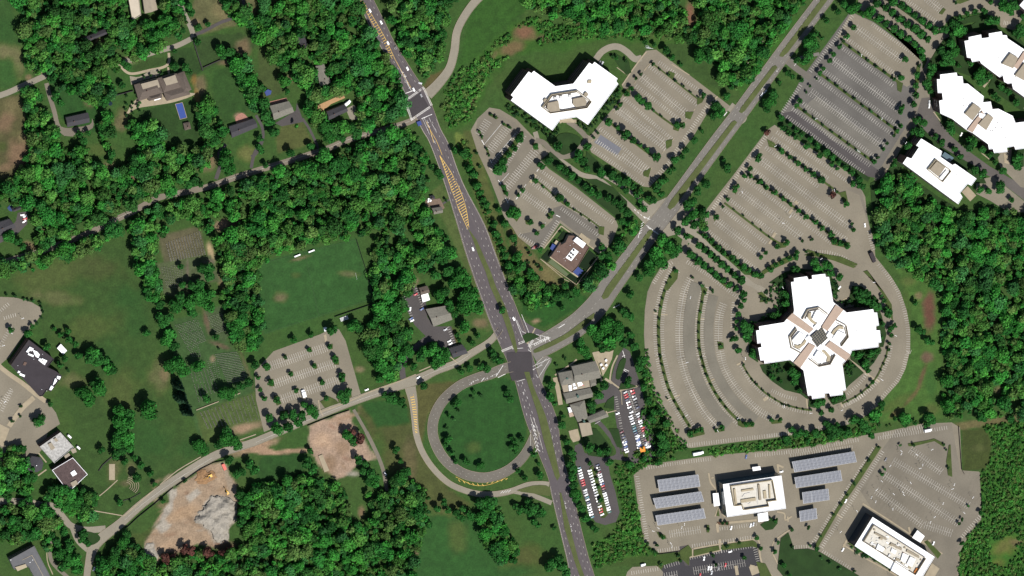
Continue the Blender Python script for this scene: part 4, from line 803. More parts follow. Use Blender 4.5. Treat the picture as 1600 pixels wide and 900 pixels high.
# library of single trees
def trunk_mesh(name, r, h, g):
    mb = MB(); tr = max(.12, r*.06); mb.tube((0, 0, 0), (0, 0, h*.35), tr, tr*.75, 7)
    mb.tube((0, 0, h*.35), (.1*r, -.05*r, h*.7), tr*.7, tr*.3, 6)
    for k in range(5):
        a = k*1.257+g.random(); z0 = h*(.25+.06*k); mb.tube((0, 0, z0), (r*.5*math.cos(a), r*.5*math.sin(a), z0+h*.22), tr*.45, tr*.12, 5)
    me = bpy.data.meshes.new(name); me.from_pydata(mb.v, [], mb.f); me.materials.append(M_TRUNK); return me
LIB = {}
def lib(kind, vi):
    key = (kind, vi)
    if key in LIB: return LIB[key]
    g = np.random.default_rng(900+vi*17+len(kind)*5+ord(kind[0])); R_ = {'tiny': (1.2, 2.6), 'small': (1.9, 4.5), 'mid': (3.0, 7.5), 'large': (5.0, 11.5), 'huge': (8.0, 15.0), 'cone': (2.6, 13.0), 'red': (3.4, 7.0), 'hedge': (1.6, 2.8)}[kind]
    r, h = R_; n = {'tiny': 45, 'small': 90, 'mid': 190, 'large': 420, 'huge': 900, 'cone': 260, 'red': 220, 'hedge': 70}[kind]
    leaf = {'tiny': .75, 'small': .95, 'mid': 1.2, 'large': 1.4, 'huge': 1.6, 'cone': 1.1, 'red': 1.1, 'hedge': .9}[kind]
    Q = crown(r, h*(.25 if kind != 'cone' else .08), h, n, leaf, g, cone=(kind == 'cone'))
    c0 = {'tiny': C255(46, 78, 44), 'small': C255(48, 88, 44), 'mid': C255(46, 100, 42), 'large': C255(42, 98, 40), 'huge': C255(46, 110, 42), 'cone': C255(34, 62, 40), 'red': C255(92, 58, 52), 'hedge': C255(50, 92, 44)}[kind]
    c0 = np.array(c0)*(.8, 1.0, 1.25, .9, 1.1)[vi % 5]
    LIB[key] = (quadmesh('crown_leaves', Q, leafcols(n, c0, g, .3), M_LEAF), trunk_mesh('trunk_wood', r, h, g), r, h); return LIB[key]
SPECS = []
ORD = ['first', 'second', 'third', 'fourth', 'fifth', 'sixth', 'seventh', 'eighth', 'ninth', 'tenth', 'eleventh', 'twelfth', 'thirteenth', 'fourteenth', 'fifteenth', 'sixteenth', 'seventeenth', 'eighteenth', 'nineteenth', 'twentieth',
       'twenty-first', 'twenty-second', 'twenty-third', 'twenty-fourth', 'twenty-fifth', 'twenty-sixth', 'twenty-seventh', 'twenty-eighth', 'twenty-ninth', 'thirtieth', 'thirty-first', 'thirty-second', 'thirty-third']
NAMES = {'tiny': 'sapling', 'small': 'young_tree', 'mid': 'leafy_tree', 'large': 'broadleaf_tree', 'huge': 'broadleaf_tree', 'cone': 'conifer_tree', 'red': 'red_leaf_tree', 'hedge': 'shrub'}
LOOK = {'tiny': 'tiny', 'small': 'small round', 'mid': 'medium green', 'large': 'large', 'huge': 'huge broad', 'cone': 'tall dark conifer', 'red': 'dark red-leaved', 'hedge': 'low green'}
def kindof(r, kind=None):
    r = r*MPP; return kind or ('tiny' if r < 1.6 else 'small' if r < 2.5 else 'mid' if r < 4 else 'large' if r < 6.6 else 'huge')
def tree(px, py, r_px, label, group, kind=None): SPECS.append((px, py, r_px, label, group, kindof(r_px, kind)))
def trees(s, zf, rad, place, frm='west', kind=None, jit=.1):
    """a row or clump of trees counted from one end"""
    P = zf(s); rad = rad if np.ndim(rad) else [rad]*len(P); n = len(P)
    assert len(rad) == n, (place, n, len(rad))
    P2 = sorted(range(n), key=lambda i: P[i][0] if frm == 'west' else P[i][1])
    for k, i in enumerate(P2):
        r = rad[i]*(1+jit*(rng.random()*2-1)); kk = kindof(r, kind)
        what = {'tiny': 'sapling', 'cone': ''}.get(kk, 'tree')
        lb = f"{LOOK[kk]} {what}, {ORD[k]} from the {frm} {place}" if n > 1 else f"{LOOK[kk]} {what} {place}"
        tree(P[i][0], P[i][1], r, ' '.join(lb.replace(' ,', ',').split()), 'trees '+place, kind)
def plant_all(limit=300):
    big = sorted([s for s in SPECS if s[2] >= 4.7], key=lambda s: -s[2]); small = sorted([s for s in SPECS if s[2] < 4.7], key=lambda s: -s[2])
    Q = []; Cc = []; g = np.random.default_rng(5)
    for cat, lst in (('tree', big), ('young tree', small)):
        for i, (px, py, r_px, label, group, kind) in enumerate(lst):
            vi = int(g.integers(0, 5)); cm, tm, lr, lh = lib(kind, vi); s = r_px*MPP*1.12/lr; sz = s*(.9+.2*g.random()); rz = g.random()*6.28
            p = at(px, py, lh*sz*.6)
            if i < limit:
                e = empty(NAMES[kind], (p.x, p.y, 0), label, cat, group, rz); e.scale = (s, s, sz)
                for nm, me in (('crown', cm), ('trunk', tm)):
                    o = bpy.data.objects.new(nm, me); COL.objects.link(o); o.parent = e
            else:
                v = np.empty(len(cm.vertices)*3, np.float32); cm.vertices.foreach_get('co', v); v = v.reshape(-1, 4, 3)*np.array([s, s, sz]); ca, sa = math.cos(rz), math.sin(rz)
                x = v[..., 0]*ca-v[..., 1]*sa+p.x; y = v[..., 0]*sa+v[..., 1]*ca+p.y; v[..., 0] = x; v[..., 1] = y
                c = np.empty(len(cm.loops)*4, np.float32); cm.color_attributes['tint'].data.foreach_get('color', c); Q.append(v); Cc.append(c.reshape(-1, 4, 4)[:, 0, :3])
    if Q:
        o = bpy.data.objects.new('small_grove_trees', quadmesh('small_grove_trees', np.concatenate(Q), np.concatenate(Cc), M_LEAF)); COL.objects.link(o)
        tag(o, 'lesser trees filling the belts and groves between the larger ones', 'tree cover', kind='stuff')
    print('trees', len(big), 'young', len(small), 'merged', len(Q))
# ---------------------------------------------------------------- woodland and scrub masses
for s, zf in (("515,220 690,165 700,240 530,290", T(0, 0)), ("360,395 450,380 490,530 390,560", T(0, 1)), ("240,205 330,200 350,320 260,320", T(0, 1)), ("370,610 560,580 650,640 640,760 560,760 440,770 430,720 370,720", T(0, 1)), ("70,600 260,610 300,760 120,800", T(0, 1)),
              ("440,230 530,220 540,275 440,270", T(0, 0)), ("770,-100 1000,-100 1000,150 830,150", T(0, 0)), ("-50,430 60,380 150,380 180,500 100,580 -50,640", T(1, 0)), ("1310,510 1420,470 1500,520 1400,580 1330,570", T(1, 0)), ("1290,560 1330,560 1380,770 1350,790", T(1, 0)),
              ("1030,300 1190,290 1200,460 1100,470 1030,380", T(1, 1)), ("240,460 320,450 320,530 250,560", T(0, 0)), ("640,480 710,450 700,500 650,500", T(3, 1))): KEEP.append(zf(s))
KEEP.append([(600, 300), (601, 300), (601, 301)])
def road_keep(pts, w_): 
    q = smooth(pts, 3); a = offset(q, w_/2); b = offset(q, -w_/2); KEEP.append(list(a)+list(b)[::-1])
road_keep(PX("652,190 575,215 512,238 450,258 400,273 362,285 325,298 275,310"), 9); road_keep(PX("245,318 212,334 175,352 150,362"), 6)
road_keep(PX("675,158 697,126 712,80 720,45 740,14 775,-14"), 15)
road_keep(PX("555,-40 584,30 612,80 640,130 660,180 690,240"), 24)
W = lambda s: PX(s)
KEEP += [W('1066,-5 1090,-5 1094,28 1082,44 1068,32'), W('796,46 832,40 850,54 832,68 800,64'), W('765,78 800,66 832,64 845,72 800,86 772,96'), W('1546,846 1590,836 1588,868 1568,888 1550,878'), W('1545,604 1570,600 1566,622 1550,622'), W('1545,492 1568,490 1562,508')]
WOODS = [W("914,452 925,430 945,410 962,385 975,355 985,340 998,350 986,372 962,405 938,438 918,458"), W("792,432 806,402 820,422 850,446 880,452 886,462 850,478 815,476 800,455"), W("1085,345 1098,322 1110,335 1096,352"), W("24,-30 190,-30 200,30 192,60 195,95 172,118 150,108 120,112 95,118 75,112 60,122 45,105 36,62"), W("196,32 245,25 262,-20 278,-20 292,35 270,68 240,80 205,95 195,80"), W("84,118 150,100 170,120 178,148 152,168 125,150 95,140 76,120"), W("36,140 58,140 68,175 88,210 96,232 46,228 42,175"),
         W("152,178 172,180 174,226 152,230"), W("205,190 235,188 256,215 250,238 205,236"), W("303,165 330,160 342,180 352,228 320,232"), W("365,76 382,84 398,120 396,140 402,180 388,160 372,135 362,105"),
         W("340,-20 358,-20 400,40 430,55 425,70 400,60 370,28 350,12"), W("405,-30 556,-30 590,60 612,102 628,130 634,165 628,180 580,198 520,212 488,196 478,165 490,150 470,138 455,125 462,100 440,90 425,70 402,40"), W("408,40 430,60 450,100 452,160 470,170 462,205 440,175 445,140 430,100 406,50"),
         W("594,-30 722,-30 700,40 692,95 664,118 642,100 616,50"), W("405,265 440,262 515,238 600,208 645,200 660,228 668,262 668,300 660,320 672,345 655,360 625,362 600,372 560,368 480,382 430,402 398,415 372,412 345,400 335,380 300,345 250,345 205,358 196,340 225,330 290,310 340,298"),
         W("-20,290 20,285 48,232 96,228 140,226 145,250 180,268 220,230 262,228 290,236 330,222 322,262 290,288 240,308 205,320 170,338 130,358 100,372 68,392 56,388 58,350 45,330 10,320 -20,330"), W("0,412 60,398 130,372 195,350 190,368 110,402 40,425 0,436 -20,430"), W("196,350 245,345 262,355 240,385 244,440 252,466 234,470 222,432 210,392"),
         W("340,362 395,352 400,410 412,520 402,545 382,545 352,500 342,470 350,440 335,400"), W("585,372 640,365 652,400 636,430 610,440 588,455 578,420"), W("578,470 610,440 648,432 650,452 634,470 640,520 636,560 620,590 598,600 585,580 572,540 580,510"),
         W("256,880 300,866 350,862 395,850 378,820 372,790 390,765 420,752 450,748 480,742 505,752 535,762 548,800 552,822 566,812 570,770 600,772 612,740 640,745 668,775 672,800 668,830 655,862 648,900 650,940 200,940 180,880 190,850"), W("200,840 215,850 230,890 220,940 150,940 150,890"), W("755,780 775,775 790,830 810,870 780,880 760,850 752,815"),
         W("20,790 60,795 95,812 86,830 72,880 60,840 20,850 -20,860 -20,790"), W("-20,700 30,695 55,735 40,770 0,775 -20,770"), W("80,760 120,765 150,775 150,800 140,818 110,800 95,790"),
         W("1370,282 1400,270 1430,290 1470,322 1510,335 1560,325 1640,335 1640,655 1480,655 1468,600 1475,540 1468,450 1432,432 1398,412 1370,385 1366,330"), W("830,-20 1268,-20 1214,60 1185,105 1150,140 1125,128 1112,95 1088,62 1020,58 960,50 900,40 850,18 815,10"), W("1168,90 1178,80 1150,135 1140,140"),
         W("650,365 672,350 700,395 690,410 660,420 648,400")]
BIGC = []; grow('woodland', WOODS, 21, (6.0, 10.5), (15, 20), '', '', 520, 1.7, .25, seed=21, into=BIGC)
grow('woodland', WOODS, 8.8, (2.8, 7.2), (6, 15), 'dense broadleaf woodland with uneven dark and bright green crowns', 'woodland', 200, 1.55, .05, seed=3, kind_gap=True, pre=BIGC)
SCRUB = [W("700,200 735,190 748,150 765,115 800,85 850,68 905,62 960,60 1020,62 1060,68 960,50 880,40 830,25 800,45 780,60 755,90 720,110 700,130 690,165"), W("1535,665 1640,655 1640,940 1496,940 1500,862 1516,834 1535,815 1533,738 1548,722 1552,690"),
         W("960,752 985,745 998,800 1006,848 1028,866 980,870 930,890 925,850 955,838 975,800 968,770"), W("1010,545 1022,600 1040,640 1070,690 1075,706 1035,715 1012,690 1000,650 1010,620 1004,590"), W("1105,702 1200,690 1262,678 1340,668 1400,662 1330,684 1260,699 1180,706 1110,712"), W("1120,40 1200,30 1180,100 1150,138 1125,120 1110,90"),
         W("714,222 730,222 752,300 780,380 803,430 850,442 860,470 828,486 808,468 788,420 766,358 736,285"), W("1000,698 1060,718 1010,728 985,745 962,742 960,728 985,722")]
grow('scrub', SCRUB, 4.1, (1.2, 3.6), (1.2, 4.5), 'low light green scrub and bushes with thin patches', 'scrub', 44, 1.1, .16, cols=[C255(70, 132, 54), C255(60, 122, 48), C255(84, 134, 60), C255(56, 104, 46), C255(92, 118, 62)], seed=7)
trees("790,600 850,590 870,610 790,650 830,645 870,640 780,680 820,672 860,660 790,720 830,705 870,690 900,480 940,470 990,450 1010,460", T(0, 0), 2.6, 'in the formal garden of the mansion', 'west')
HEDGES = [Zbow("118,505 180,560 360,660 530,800 610,760 600,800 540,870 470,860 330,760 150,640 60,570 90,500"), Zbow("1197,345 1245,390 1180,500 1000,720 900,810 830,800 770,700 790,690 895,742"), Zx("60,180 240,20 252,90 250,330 30,375 10,340 180,270"), Zx("600,640 640,590 700,640 625,700"), Zx("100,620 190,600 250,640 180,680"), Zx("670,535 830,505 800,590 760,640 700,570"), Zx("385,835 485,830 480,875 400,880"), Zx("510,830 612,792 610,840 540,862"), Zx("525,70 575,70 570,190 545,205"), Zx("560,205 620,215 700,170 740,130 820,200 845,270 800,250 640,270"), Zse("165,545 240,600 250,580 620,800 640,850 470,770 300,660 170,570"), Zday("330,90 385,60 400,80 340,140")]
grow('shrubbery', HEDGES, 4.6, (1.4, 3.0), (2, 5), 'clipped green shrubbery hugging the walls of the white offices', 'shrubbery', 60, 1.0, .2, cols=[C255(44, 84, 40), C255(52, 98, 44), C255(36, 72, 40)], seed=9)
# ---------------------------------------------------------------- trees that stand apart
trees("320,288 297,320 262,385 240,412", Za, [4, 4.5, 4, 3.2], 'along the drive under the bow-shaped office')
trees("450,150 492,180 540,213 583,247 627,280 670,315 715,345 745,335", Za, [3, 2.4, 2.8, 2.6, 2.4, 2.4, 2.4, 5], 'on the top strip of that office car park')
trees("365,345 382,365 415,392 455,422 500,455 588,510 618,508", Za, [6.5, 7, 7.5, 2.6, 2.4, 5.5, 5], 'on the middle strip of that office car park')
trees("190,492 242,522 285,562 332,597 373,625 416,655 466,692", Za, [7.5, 4.5, 8.5, 6, 3.6, 5, 8], 'on the lower strip of that office car park')
trees("350,233 380,208 290,128", Za, [3.4, 3, 3], 'at row ends nearest the bow-shaped office')
trees("215,105 235,115 62,630 102,580 125,552", Za, [3.5, 3.5, 5.5, 3.2, 3], 'round the bow-shaped office')
trees("818,392 845,430 800,455 738,545 692,600 642,655 578,712 620,690 545,775 500,840", Za, [8, 9, 7, 4, 5.5, 6, 7, 4, 5, 7], 'between that car park and the avenue', 'north')
trees("400,20 455,35 525,70 560,110 610,155", Za, [5, 4.5, 7, 6, 3.5], 'above the bow office car park corner')
trees("880,340 715,100 780,110 850,170 880,235", Za, [7, 11, 9, 8, 6], 'left of the avenue above the entrance', 'north')
trees("315,185 305,215 275,262 247,305 210,345 180,390 205,380", Zb, [5, 7, 5.5, 5.5, 8, 9, 8], 'on the slanting strip left of the oval lawn', 'north')
trees("140,70 165,85 215,125 248,145 68,170 85,200 112,272 128,310 55,298 75,375", Zb, [2.8, 3.2, 2.8, 2.8, 2.4, 2.4, 2.4, 2.4, 2.6, 2.6], 'dotted over the far left car park', 'north')
trees("398,255 215,500 230,535 182,630 270,650 218,710 265,792", Zb, [5, 5, 4, 5, 11, 7, 7], 'along the left drive above the day nursery', 'north')
trees("322,515 300,542 365,700 440,725 408,768 480,672 498,648 425,862 782,856", Zb, [4, 3.6, 4.8, 4, 4, 3.4, 3.6, 5, 4], 'round the small car park above the nursery')
trees("400,458 445,495 542,558 585,598 628,630 668,660 716,695 760,735", Zb, [4.4, 2.6, 7.4, 4.6, 2.4, 2, 2, 2], 'on the thin strip above the nursery')
trees("432,368 478,338 540,378 570,400 610,430 650,455 690,490 725,520 770,540 820,560 860,580 890,600 905,590", Zb, [7, 8, 6.5, 7, 7, 6, 7, 8, 7.5, 7, 7, 6, 6], 'in the belt above the nursery car park')
trees("525,255 655,300 680,340 640,330 705,258 700,385 785,410 840,430 880,445 940,460", Zb, [9, 8, 7.5, 6, 6.5, 6, 8.5, 7, 7, 7], 'between the oval lawn and the avenue')
trees("625,190 680,240 710,290 770,320 800,350 850,340 880,350 820,400 930,310 900,270 965,220 1010,160 800,290 750,260 720,240", Z(800, 225, 4), [8, 7, 6, 6, 5, 5, 7, 7, 6, 9, 5, 4, 5, 6, 6], 'in the belt left of the avenue crossing')
trees("680,480 690,410 720,430 770,520 640,650 600,690 560,700 530,760 510,820 560,640", Z(800, 225, 4), [6, 6, 8, 7, 6, 7, 7, 6.5, 6, 5], 'between the nursery and the avenue', 'north')
trees("1340,150 1210,250 1160,290 1120,360 1090,380 1130,440 1140,500 1080,480 1320,100", Z(800, 225, 4), [7, 9, 8, 9, 9, 10, 9, 9, 4], 'right of the avenue above its crossing', 'north')
trees("1030,540 1085,580 940,600 980,640 1030,650 900,680 920,740 860,740 850,790 790,830 1010,690", Z(800, 225, 4), [8, 6, 10, 12, 9, 11, 13, 9, 10, 6, 8], 'right of the avenue below its crossing', 'north')
trees("557,192 602,226 645,258 685,290 723,315 773,350 853,412 907,478", Zc, [6, 4.5, 5.5, 4.4, 5, 6.8, 3, 5.4], 'on the top strip of the middle car park')
tree(*Zc(835, 430), 6, 'dark red-leaved tree on the top strip of the middle car park', None, 'red')
tree(*Zc(478, 90), 6, 'dark red-leaved tree at the avenue end of the middle car park', None, 'red')
trees("390,328 437,358 475,388 520,418 565,450 605,482 650,515 690,547 738,578 777,610 822,640 838,680 872,690 908,705", Zc, [4.6, 5, 4.6, 5, 4.2, 4, 4.4, 5, 5, 4.8, 5, 5.5, 5, 5.5], 'on the long strip mid middle car park')
trees("265,455 237,495 532,712 585,690 200,545 445,765 473,745 668,680 720,672 315,385 303,405 440,215 423,237 385,290 358,330 935,585 945,622", Zc, [3.6, 3.4, 5, 5, 4.6, 4, 3.6, 3.2, 3, 4.6, 5, 4.6, 5, 4.4, 4.4, 3.6, 4], 'at row ends of the middle car park')
trees("300,508 350,540 402,585 447,622 492,658", Zc, 1.9, 'on the bare strip of the middle car park')
trees("145,615 140,655 175,680 210,715 245,740 285,770 318,790 352,820 380,838 412,862 445,865", Zc, [6, 5, 5.2, 5.4, 5.6, 6, 5.2, 6, 5, 6, 6], 'in the right boulevard row')
trees("110,700 140,725 170,750 200,775 230,800 262,830 300,862", Zc, [5.5, 6.5, 6, 6, 6.4, 6, 5], 'in the middle boulevard row')
tree(*Ze(840, 248), 8, 'dark round tree at the lower end of the middle boulevard row', None)
trees("70,755 105,780 135,815 175,840 210,870 240,895", Zc, [6, 5.6, 5, 5, 5, 5], 'in the left boulevard row')
trees("495,835 525,812 560,795 598,775 635,765 638,740 690,738 753,752", Zc, [5, 4.6, 3.8, 4.2, 5.5, 4, 3, 3], 'on the curve above the ring-shaped office')
trees("560,65 595,95 632,80 635,120 665,105 692,165 712,130 750,165 765,215 795,200 832,228 830,262 865,255 860,288 900,285 937,310 975,345 985,380 940,370", Zc, [5, 4.6, 4.6, 5, 4.6, 5.6, 5, 5.6, 5.6, 6, 6, 5, 4.6, 3.6, 5, 5.6, 7.5, 7, 6], 'on the hedge strip between upper car parks')
trees("140,635 155,690 180,715 185,670", Zd, [6, 4.6, 4.4, 4.4], 'at the avenue end of that hedge strip')
trees("515,258 562,290 610,325 655,358 703,393 750,427", Zd, [3, 2.6, 3, 3, 3, 3.2], 'on the first strip of the grey car park')
trees("397,432 441,465 488,498 535,533 581,570 627,603 670,635 720,672 767,707 787,680 748,733", Zd, [3, 3, 2.6, 2.8, 2.8, 2.8, 2.4, 2.8, 4.2, 4, 3.8], 'on the second strip of the grey car park')
trees("270,605 318,640 365,675 412,712 460,745 505,780 548,812 595,847 640,877 662,850", Zd, [2.8, 2.4, 2.4, 2.6, 2.4, 2.4, 2.4, 2.4, 4.4, 3.4], 'on the third strip of the grey car park')
trees("530,150 495,197 475,222 457,250 422,293 403,325 368,370 347,393 331,425 293,465 275,497 240,540 222,568 252,435", Zd, [5, 5, 3.6, 4.6, 4.2, 4.6, 3.6, 4.6, 2.4, 2.6, 2.6, 4.4, 4.8, 4.4], 'at the avenue ends of the grey car park', 'north')
trees("788,420 812,320 780,603 795,580 693,805 713,775", Zd, [5.4, 5, 4.6, 5, 4, 3.2], 'at the office ends of the grey car park', 'north')
trees("385,105 290,215 320,240 285,300 265,330 300,265 225,322 330,180 355,205 95,510 75,555 60,590 90,530 175,395 200,412 130,450 445,60 480,25 520,45 545,35", Zd, [5.5, 12, 8, 9, 8, 8, 6, 6, 4, 9, 9, 7, 7, 5, 5, 4, 6, 8, 9, 8], 'right of the upper avenue', 'north')
trees("165,130 180,60 255,15 110,200 78,230 35,275 75,190 130,100", Zd, [6.5, 5, 4, 4.4, 4.4, 6, 4, 2.5], 'left of the upper avenue', 'north')
trees("240,112 298,92 362,142 418,180 475,220 532,262 588,300 640,342 692,390 706,442", Zi, [5.4, 9, 7, 7, 7, 7, 7, 7, 7.4, 7.4], 'in the first row by the pale car park')
trees("350,25 412,58 470,95 525,145 580,190 638,225 692,270 745,305", Zi, [8.4, 7, 7, 7, 7, 7, 7.4, 5.6], 'in the second row by the pale car park')
trees("480,10 537,40 590,72 642,118 697,160 750,200 800,236 872,226", Zi, [8, 7.4, 7, 7, 7, 7, 7.4, 8], 'in the third row above the pale car park')
trees("935,180 995,138 1055,110 1117,95 1186,80 1230,160 1285,160 965,20 1240,10", Zi, [7, 5.4, 5.4, 6, 6.2, 9, 8, 3, 5], 'along the top drive to the offices')
trees("682,510 660,585 653,662 656,737 636,812 575,460 540,605", Zi, [3.4, 5.4, 5.6, 6, 6.4, 5, 5.4], 'down the drive right of the grey car park', 'north')
trees("985,235 960,200 1020,230 940,270 930,340 950,400 850,390 890,440 925,480 870,490 780,520 770,560 760,590 730,650 760,700 985,510", Zi, [11, 8, 9, 6, 9, 10, 8, 10, 9, 8, 8, 7, 6, 8.5, 7, 4], 'in the grove between the white offices', 'north')
trees("1345,50 1420,30 1390,85 1340,20 1460,220 1440,260 1495,250 1150,570 1160,620 1210,600 1080,490 1320,680 1370,710 1440,800 1260,740 1290,770 1490,130", Zi, [11, 10, 9, 8, 8, 8, 8, 11, 9, 8, 6, 6, 6.5, 6.5, 6, 6.5, 6], 'round the top right offices')
trees("270,330 305,345 290,400 250,390 220,480 130,590 140,560", Zj, [7, 6.4, 9, 7, 7.5, 6, 4], 'left of the small white office block', 'north')
trees("460,355 470,385 380,425 415,460 490,500 525,540 590,450 580,480 650,500 700,530 605,620 655,640", Zj, [8, 8.5, 6.4, 6, 6, 6, 9.5, 10, 6, 6.5, 6.4, 7.5], 'along the dark court drive between offices')
trees("640,735 690,745 760,710 755,740 825,790 725,575 772,628 860,545 858,590", Zj, [6.5, 6.5, 8.5, 8, 5, 4.6, 6.6, 9, 9], 'at the lower end of the court drive')
# ring car park
trees("298,175 252,228 220,280 203,342 185,407 172,475 127,510 158,573 155,645 155,722 160,798 168,878", Ze, [3.6, 2.2, 2.2, 2.2, 2.2, 2.2, 2, 2.2, 2.2, 2.2, 2.2, 2.2], 'on the outer ring strip, upper half', 'north')
trees("178,90 195,168 210,243 235,325 262,397 240,462 305,492 340,560 385,633 432,702", Zf, 2.2, 'on the outer ring strip, lower half', 'north')
trees("515,298 540,358 515,437 500,515 488,607 483,682 487,755 493,828 597,340 435,230", Ze, [3.4, 2.4, 2.2, 2.2, 2.2, 2.2, 2.2, 2.2, 3.6, 2.6], 'on the second ring strip, upper half', 'north')
trees("525,35 542,110 560,190 585,263 625,345 665,418 708,485 755,545 865,655", Zf, [2.3, 2.3, 2.3, 2.8, 2.3, 2.4, 2.5, 2.5, 2.6], 'on the second ring strip, lower half', 'north')
trees("440,770 490,752 532,730 668,738 720,715 930,692 983,680 1158,655 1228,650", Zf, [5, 4.4, 5, 3.6, 4.6, 4.6, 4, 4.4, 4], 'at the lower row ends of the ring')
trees("908,168 943,238 985,300 1022,340 1078,392 1135,437 1190,475 1245,515 1310,533", Zf, [2.4, 2.2, 2.2, 3, 2.6, 2.4, 2, 2, 2], 'on the inner ring strip')
trees("185,533 255,548 310,562 375,562 460,590 555,565 700,492 770,452 827,412 882,365 920,315 992,213 1018,162 1040,100 1055,35", Zh, [1.8, 1.8, 1.8, 2.6, 4.6, 5.4, 1.8, 2, 2.2, 2.6, 3.8, 2, 2, 2, 3.4], 'on the ring strip below the white cross')
trees("847,838 853,795 865,740 858,690 885,665 850,585 830,555 815,495 795,460 500,330 430,250 400,240 440,300", Zg, [3.4, 3.6, 4.4, 6, 4.6, 7, 5.4, 4.4, 2.8, 7, 8, 8, 7], 'right of the white cross-shaped office', 'north')
trees("345,265 320,215 205,265 180,270 130,450 125,510 95,440 60,590 30,600 620,420 640,450 655,490 700,500 740,520 770,530 690,440", Zg, [9.5, 8, 6, 5, 6.5, 7, 5, 6, 6, 7, 9, 7, 8, 8, 7, 8], 'above the arms of the white cross', 'west')
trees("415,45 475,100 530,128 575,165 625,205 682,248 735,285 785,322 850,362 855,418 830,466 812,530 800,592 795,650 760,740 795,735 672,800 812,830", Ze, [8, 7, 6.6, 6, 6, 5.6, 6, 5.6, 7.4, 5, 6, 5, 4, 4, 4.6, 5, 3, 6], 'along the boulevard down to the ring')
trees("860,620 900,650 880,700 860,660 890,740 930,870 940,840", Ze, [8, 9, 9, 8, 7, 7, 6], 'left of the white cross-shaped office', 'north')
trees("270,650 300,680 290,720 150,690 200,720 320,780 165,610", Zx, [8, 8, 7, 6, 4, 5, 5], 'in the lower left garden of the cross')
trees("700,550 780,540 820,530 740,600 755,640 660,540 640,620 440,860 470,850 545,830 590,820 840,440 850,350", Zx, [8, 7, 5, 8, 6, 6, 5, 8, 6, 6, 6, 5, 5], 'in the lower right gardens of the cross')
trees("515,685 560,720 590,755 640,760 700,760 545,800 600,700 750,650 820,670 840,720 935,610 920,640 1195,640 1230,660 1410,625 1440,650 1000,510 990,545 410,765 330,770 240,770 180,820 350,840 430,790 1110,640 1290,680", Zh, [7, 8, 8, 6, 8, 8, 5, 8, 8, 6, 11, 8, 11, 6, 9, 7, 7, 6, 7, 6, 6, 6, 6, 6, 4, 4], 'in the belt below the ring car park')
trees("960,270 935,255 990,330 1020,340 920,90", T(2, 3), [7, 6, 7, 6, 5], 'beside the dry pond right of the ring')
# club
trees("590,230 650,250 540,290 610,330 670,300 700,340 500,260 560,370", Z(800, 450, 4), [14, 12, 11, 12, 9, 8, 9, 8], 'in the grove above the slate-roofed club')
trees("440,380 430,340 470,420 330,440 275,480 240,600 240,680 260,720 310,850 320,800", Z(800, 450, 4), [10, 8, 7, 3, 3, 7, 8, 5, 7, 4], 'between the club and the highway', 'north')
trees("570,610 540,670 495,730 500,765 725,570 720,600", Z(800, 450, 4), [8, 8, 8, 6, 6, 6], 'in the forecourt of the club')
trees("740,40 700,150 740,180 740,290 800,450 790,500 830,530 760,370 820,620 850,700 880,780 910,770 870,820 960,850", Z(800, 450, 4), [7, 9, 7, 7, 9, 7, 7, 7, 6, 7, 6, 6, 7, 6], 'between the club and the ring car park', 'north')
trees("120,200 115,300 120,390 140,460 145,340 150,540 160,580 200,660 235,740 310,820 80,110 130,240 180,640", Zl, [8, 9, 8, 8, 6, 9, 6, 6, 8, 7, 6, 7, 6], 'between the highway and the lower club lot', 'north')
trees("270,160 350,190 420,185 385,185 265,285 325,355 330,410 345,480 365,590 432,275 600,295 720,245 830,275", Zl, [9, 7, 7, 6, 4.4, 3, 3, 3.4, 4, 7, 7, 5.6, 5.6], 'round the lower club car park')
trees("850,190 880,110 860,60 900,150", Zl, [9, 9, 8, 8], 'right of the upper club car park', 'north')
# solar campus
trees("570,143 515,222 473,287 428,357 388,422 350,482 307,540 232,665 212,740 700,133 778,133 608,273 590,303 953,130 967,160 980,265 65,627 160,615 170,720 68,728 15,835 238,793 285,822 342,857 430,870", Zn, [2.6, 3, 2.2, 3.4, 3, 3.2, 2.8, 2.8, 4.6, 2.6, 3, 3, 3.4, 2.6, 2.6, 2.6, 3, 3.4, 3, 3, 4.6, 3, 3, 3, 3], 'dotted round the right campus car parks')
trees("1060,568 1043,592 1168,528 1155,610 1060,708 1098,490", Zn, [3.4, 3.6, 4, 3, 4, 2.6], 'at the right edge of the big lot', 'north')
trees("60,40 110,60 200,65 290,40 310,75 380,70 480,15 500,40 530,75 730,10 850,10 40,120 30,95", Zn, [6, 7, 7, 8, 8, 6, 8, 7, 6, 6, 6, 7, 6], 'in the belt above the long canopies')
trees("285,440 490,545 515,590 320,628 195,425 270,505 960,450 1075,415 1245,372 1288,470 1450,415 1420,505 1500,640 1580,290 825,540 850,628 1125,565 1560,730 340,362 775,285", Zm, [0.1+3, 3, 3, 3, 3, 3, 3.4, 3.6, 4, 4, 3.6, 4, 4.6, 3.6, 3.4, 3.4, 3.6, 4, 4, 3.4], 'dotted round the lower dark car park')
trees("1380,190 1430,205 915,228 955,230", Zm, [3, 4, 3.4, 3.4], 'beside the lower entrance of the solar office')
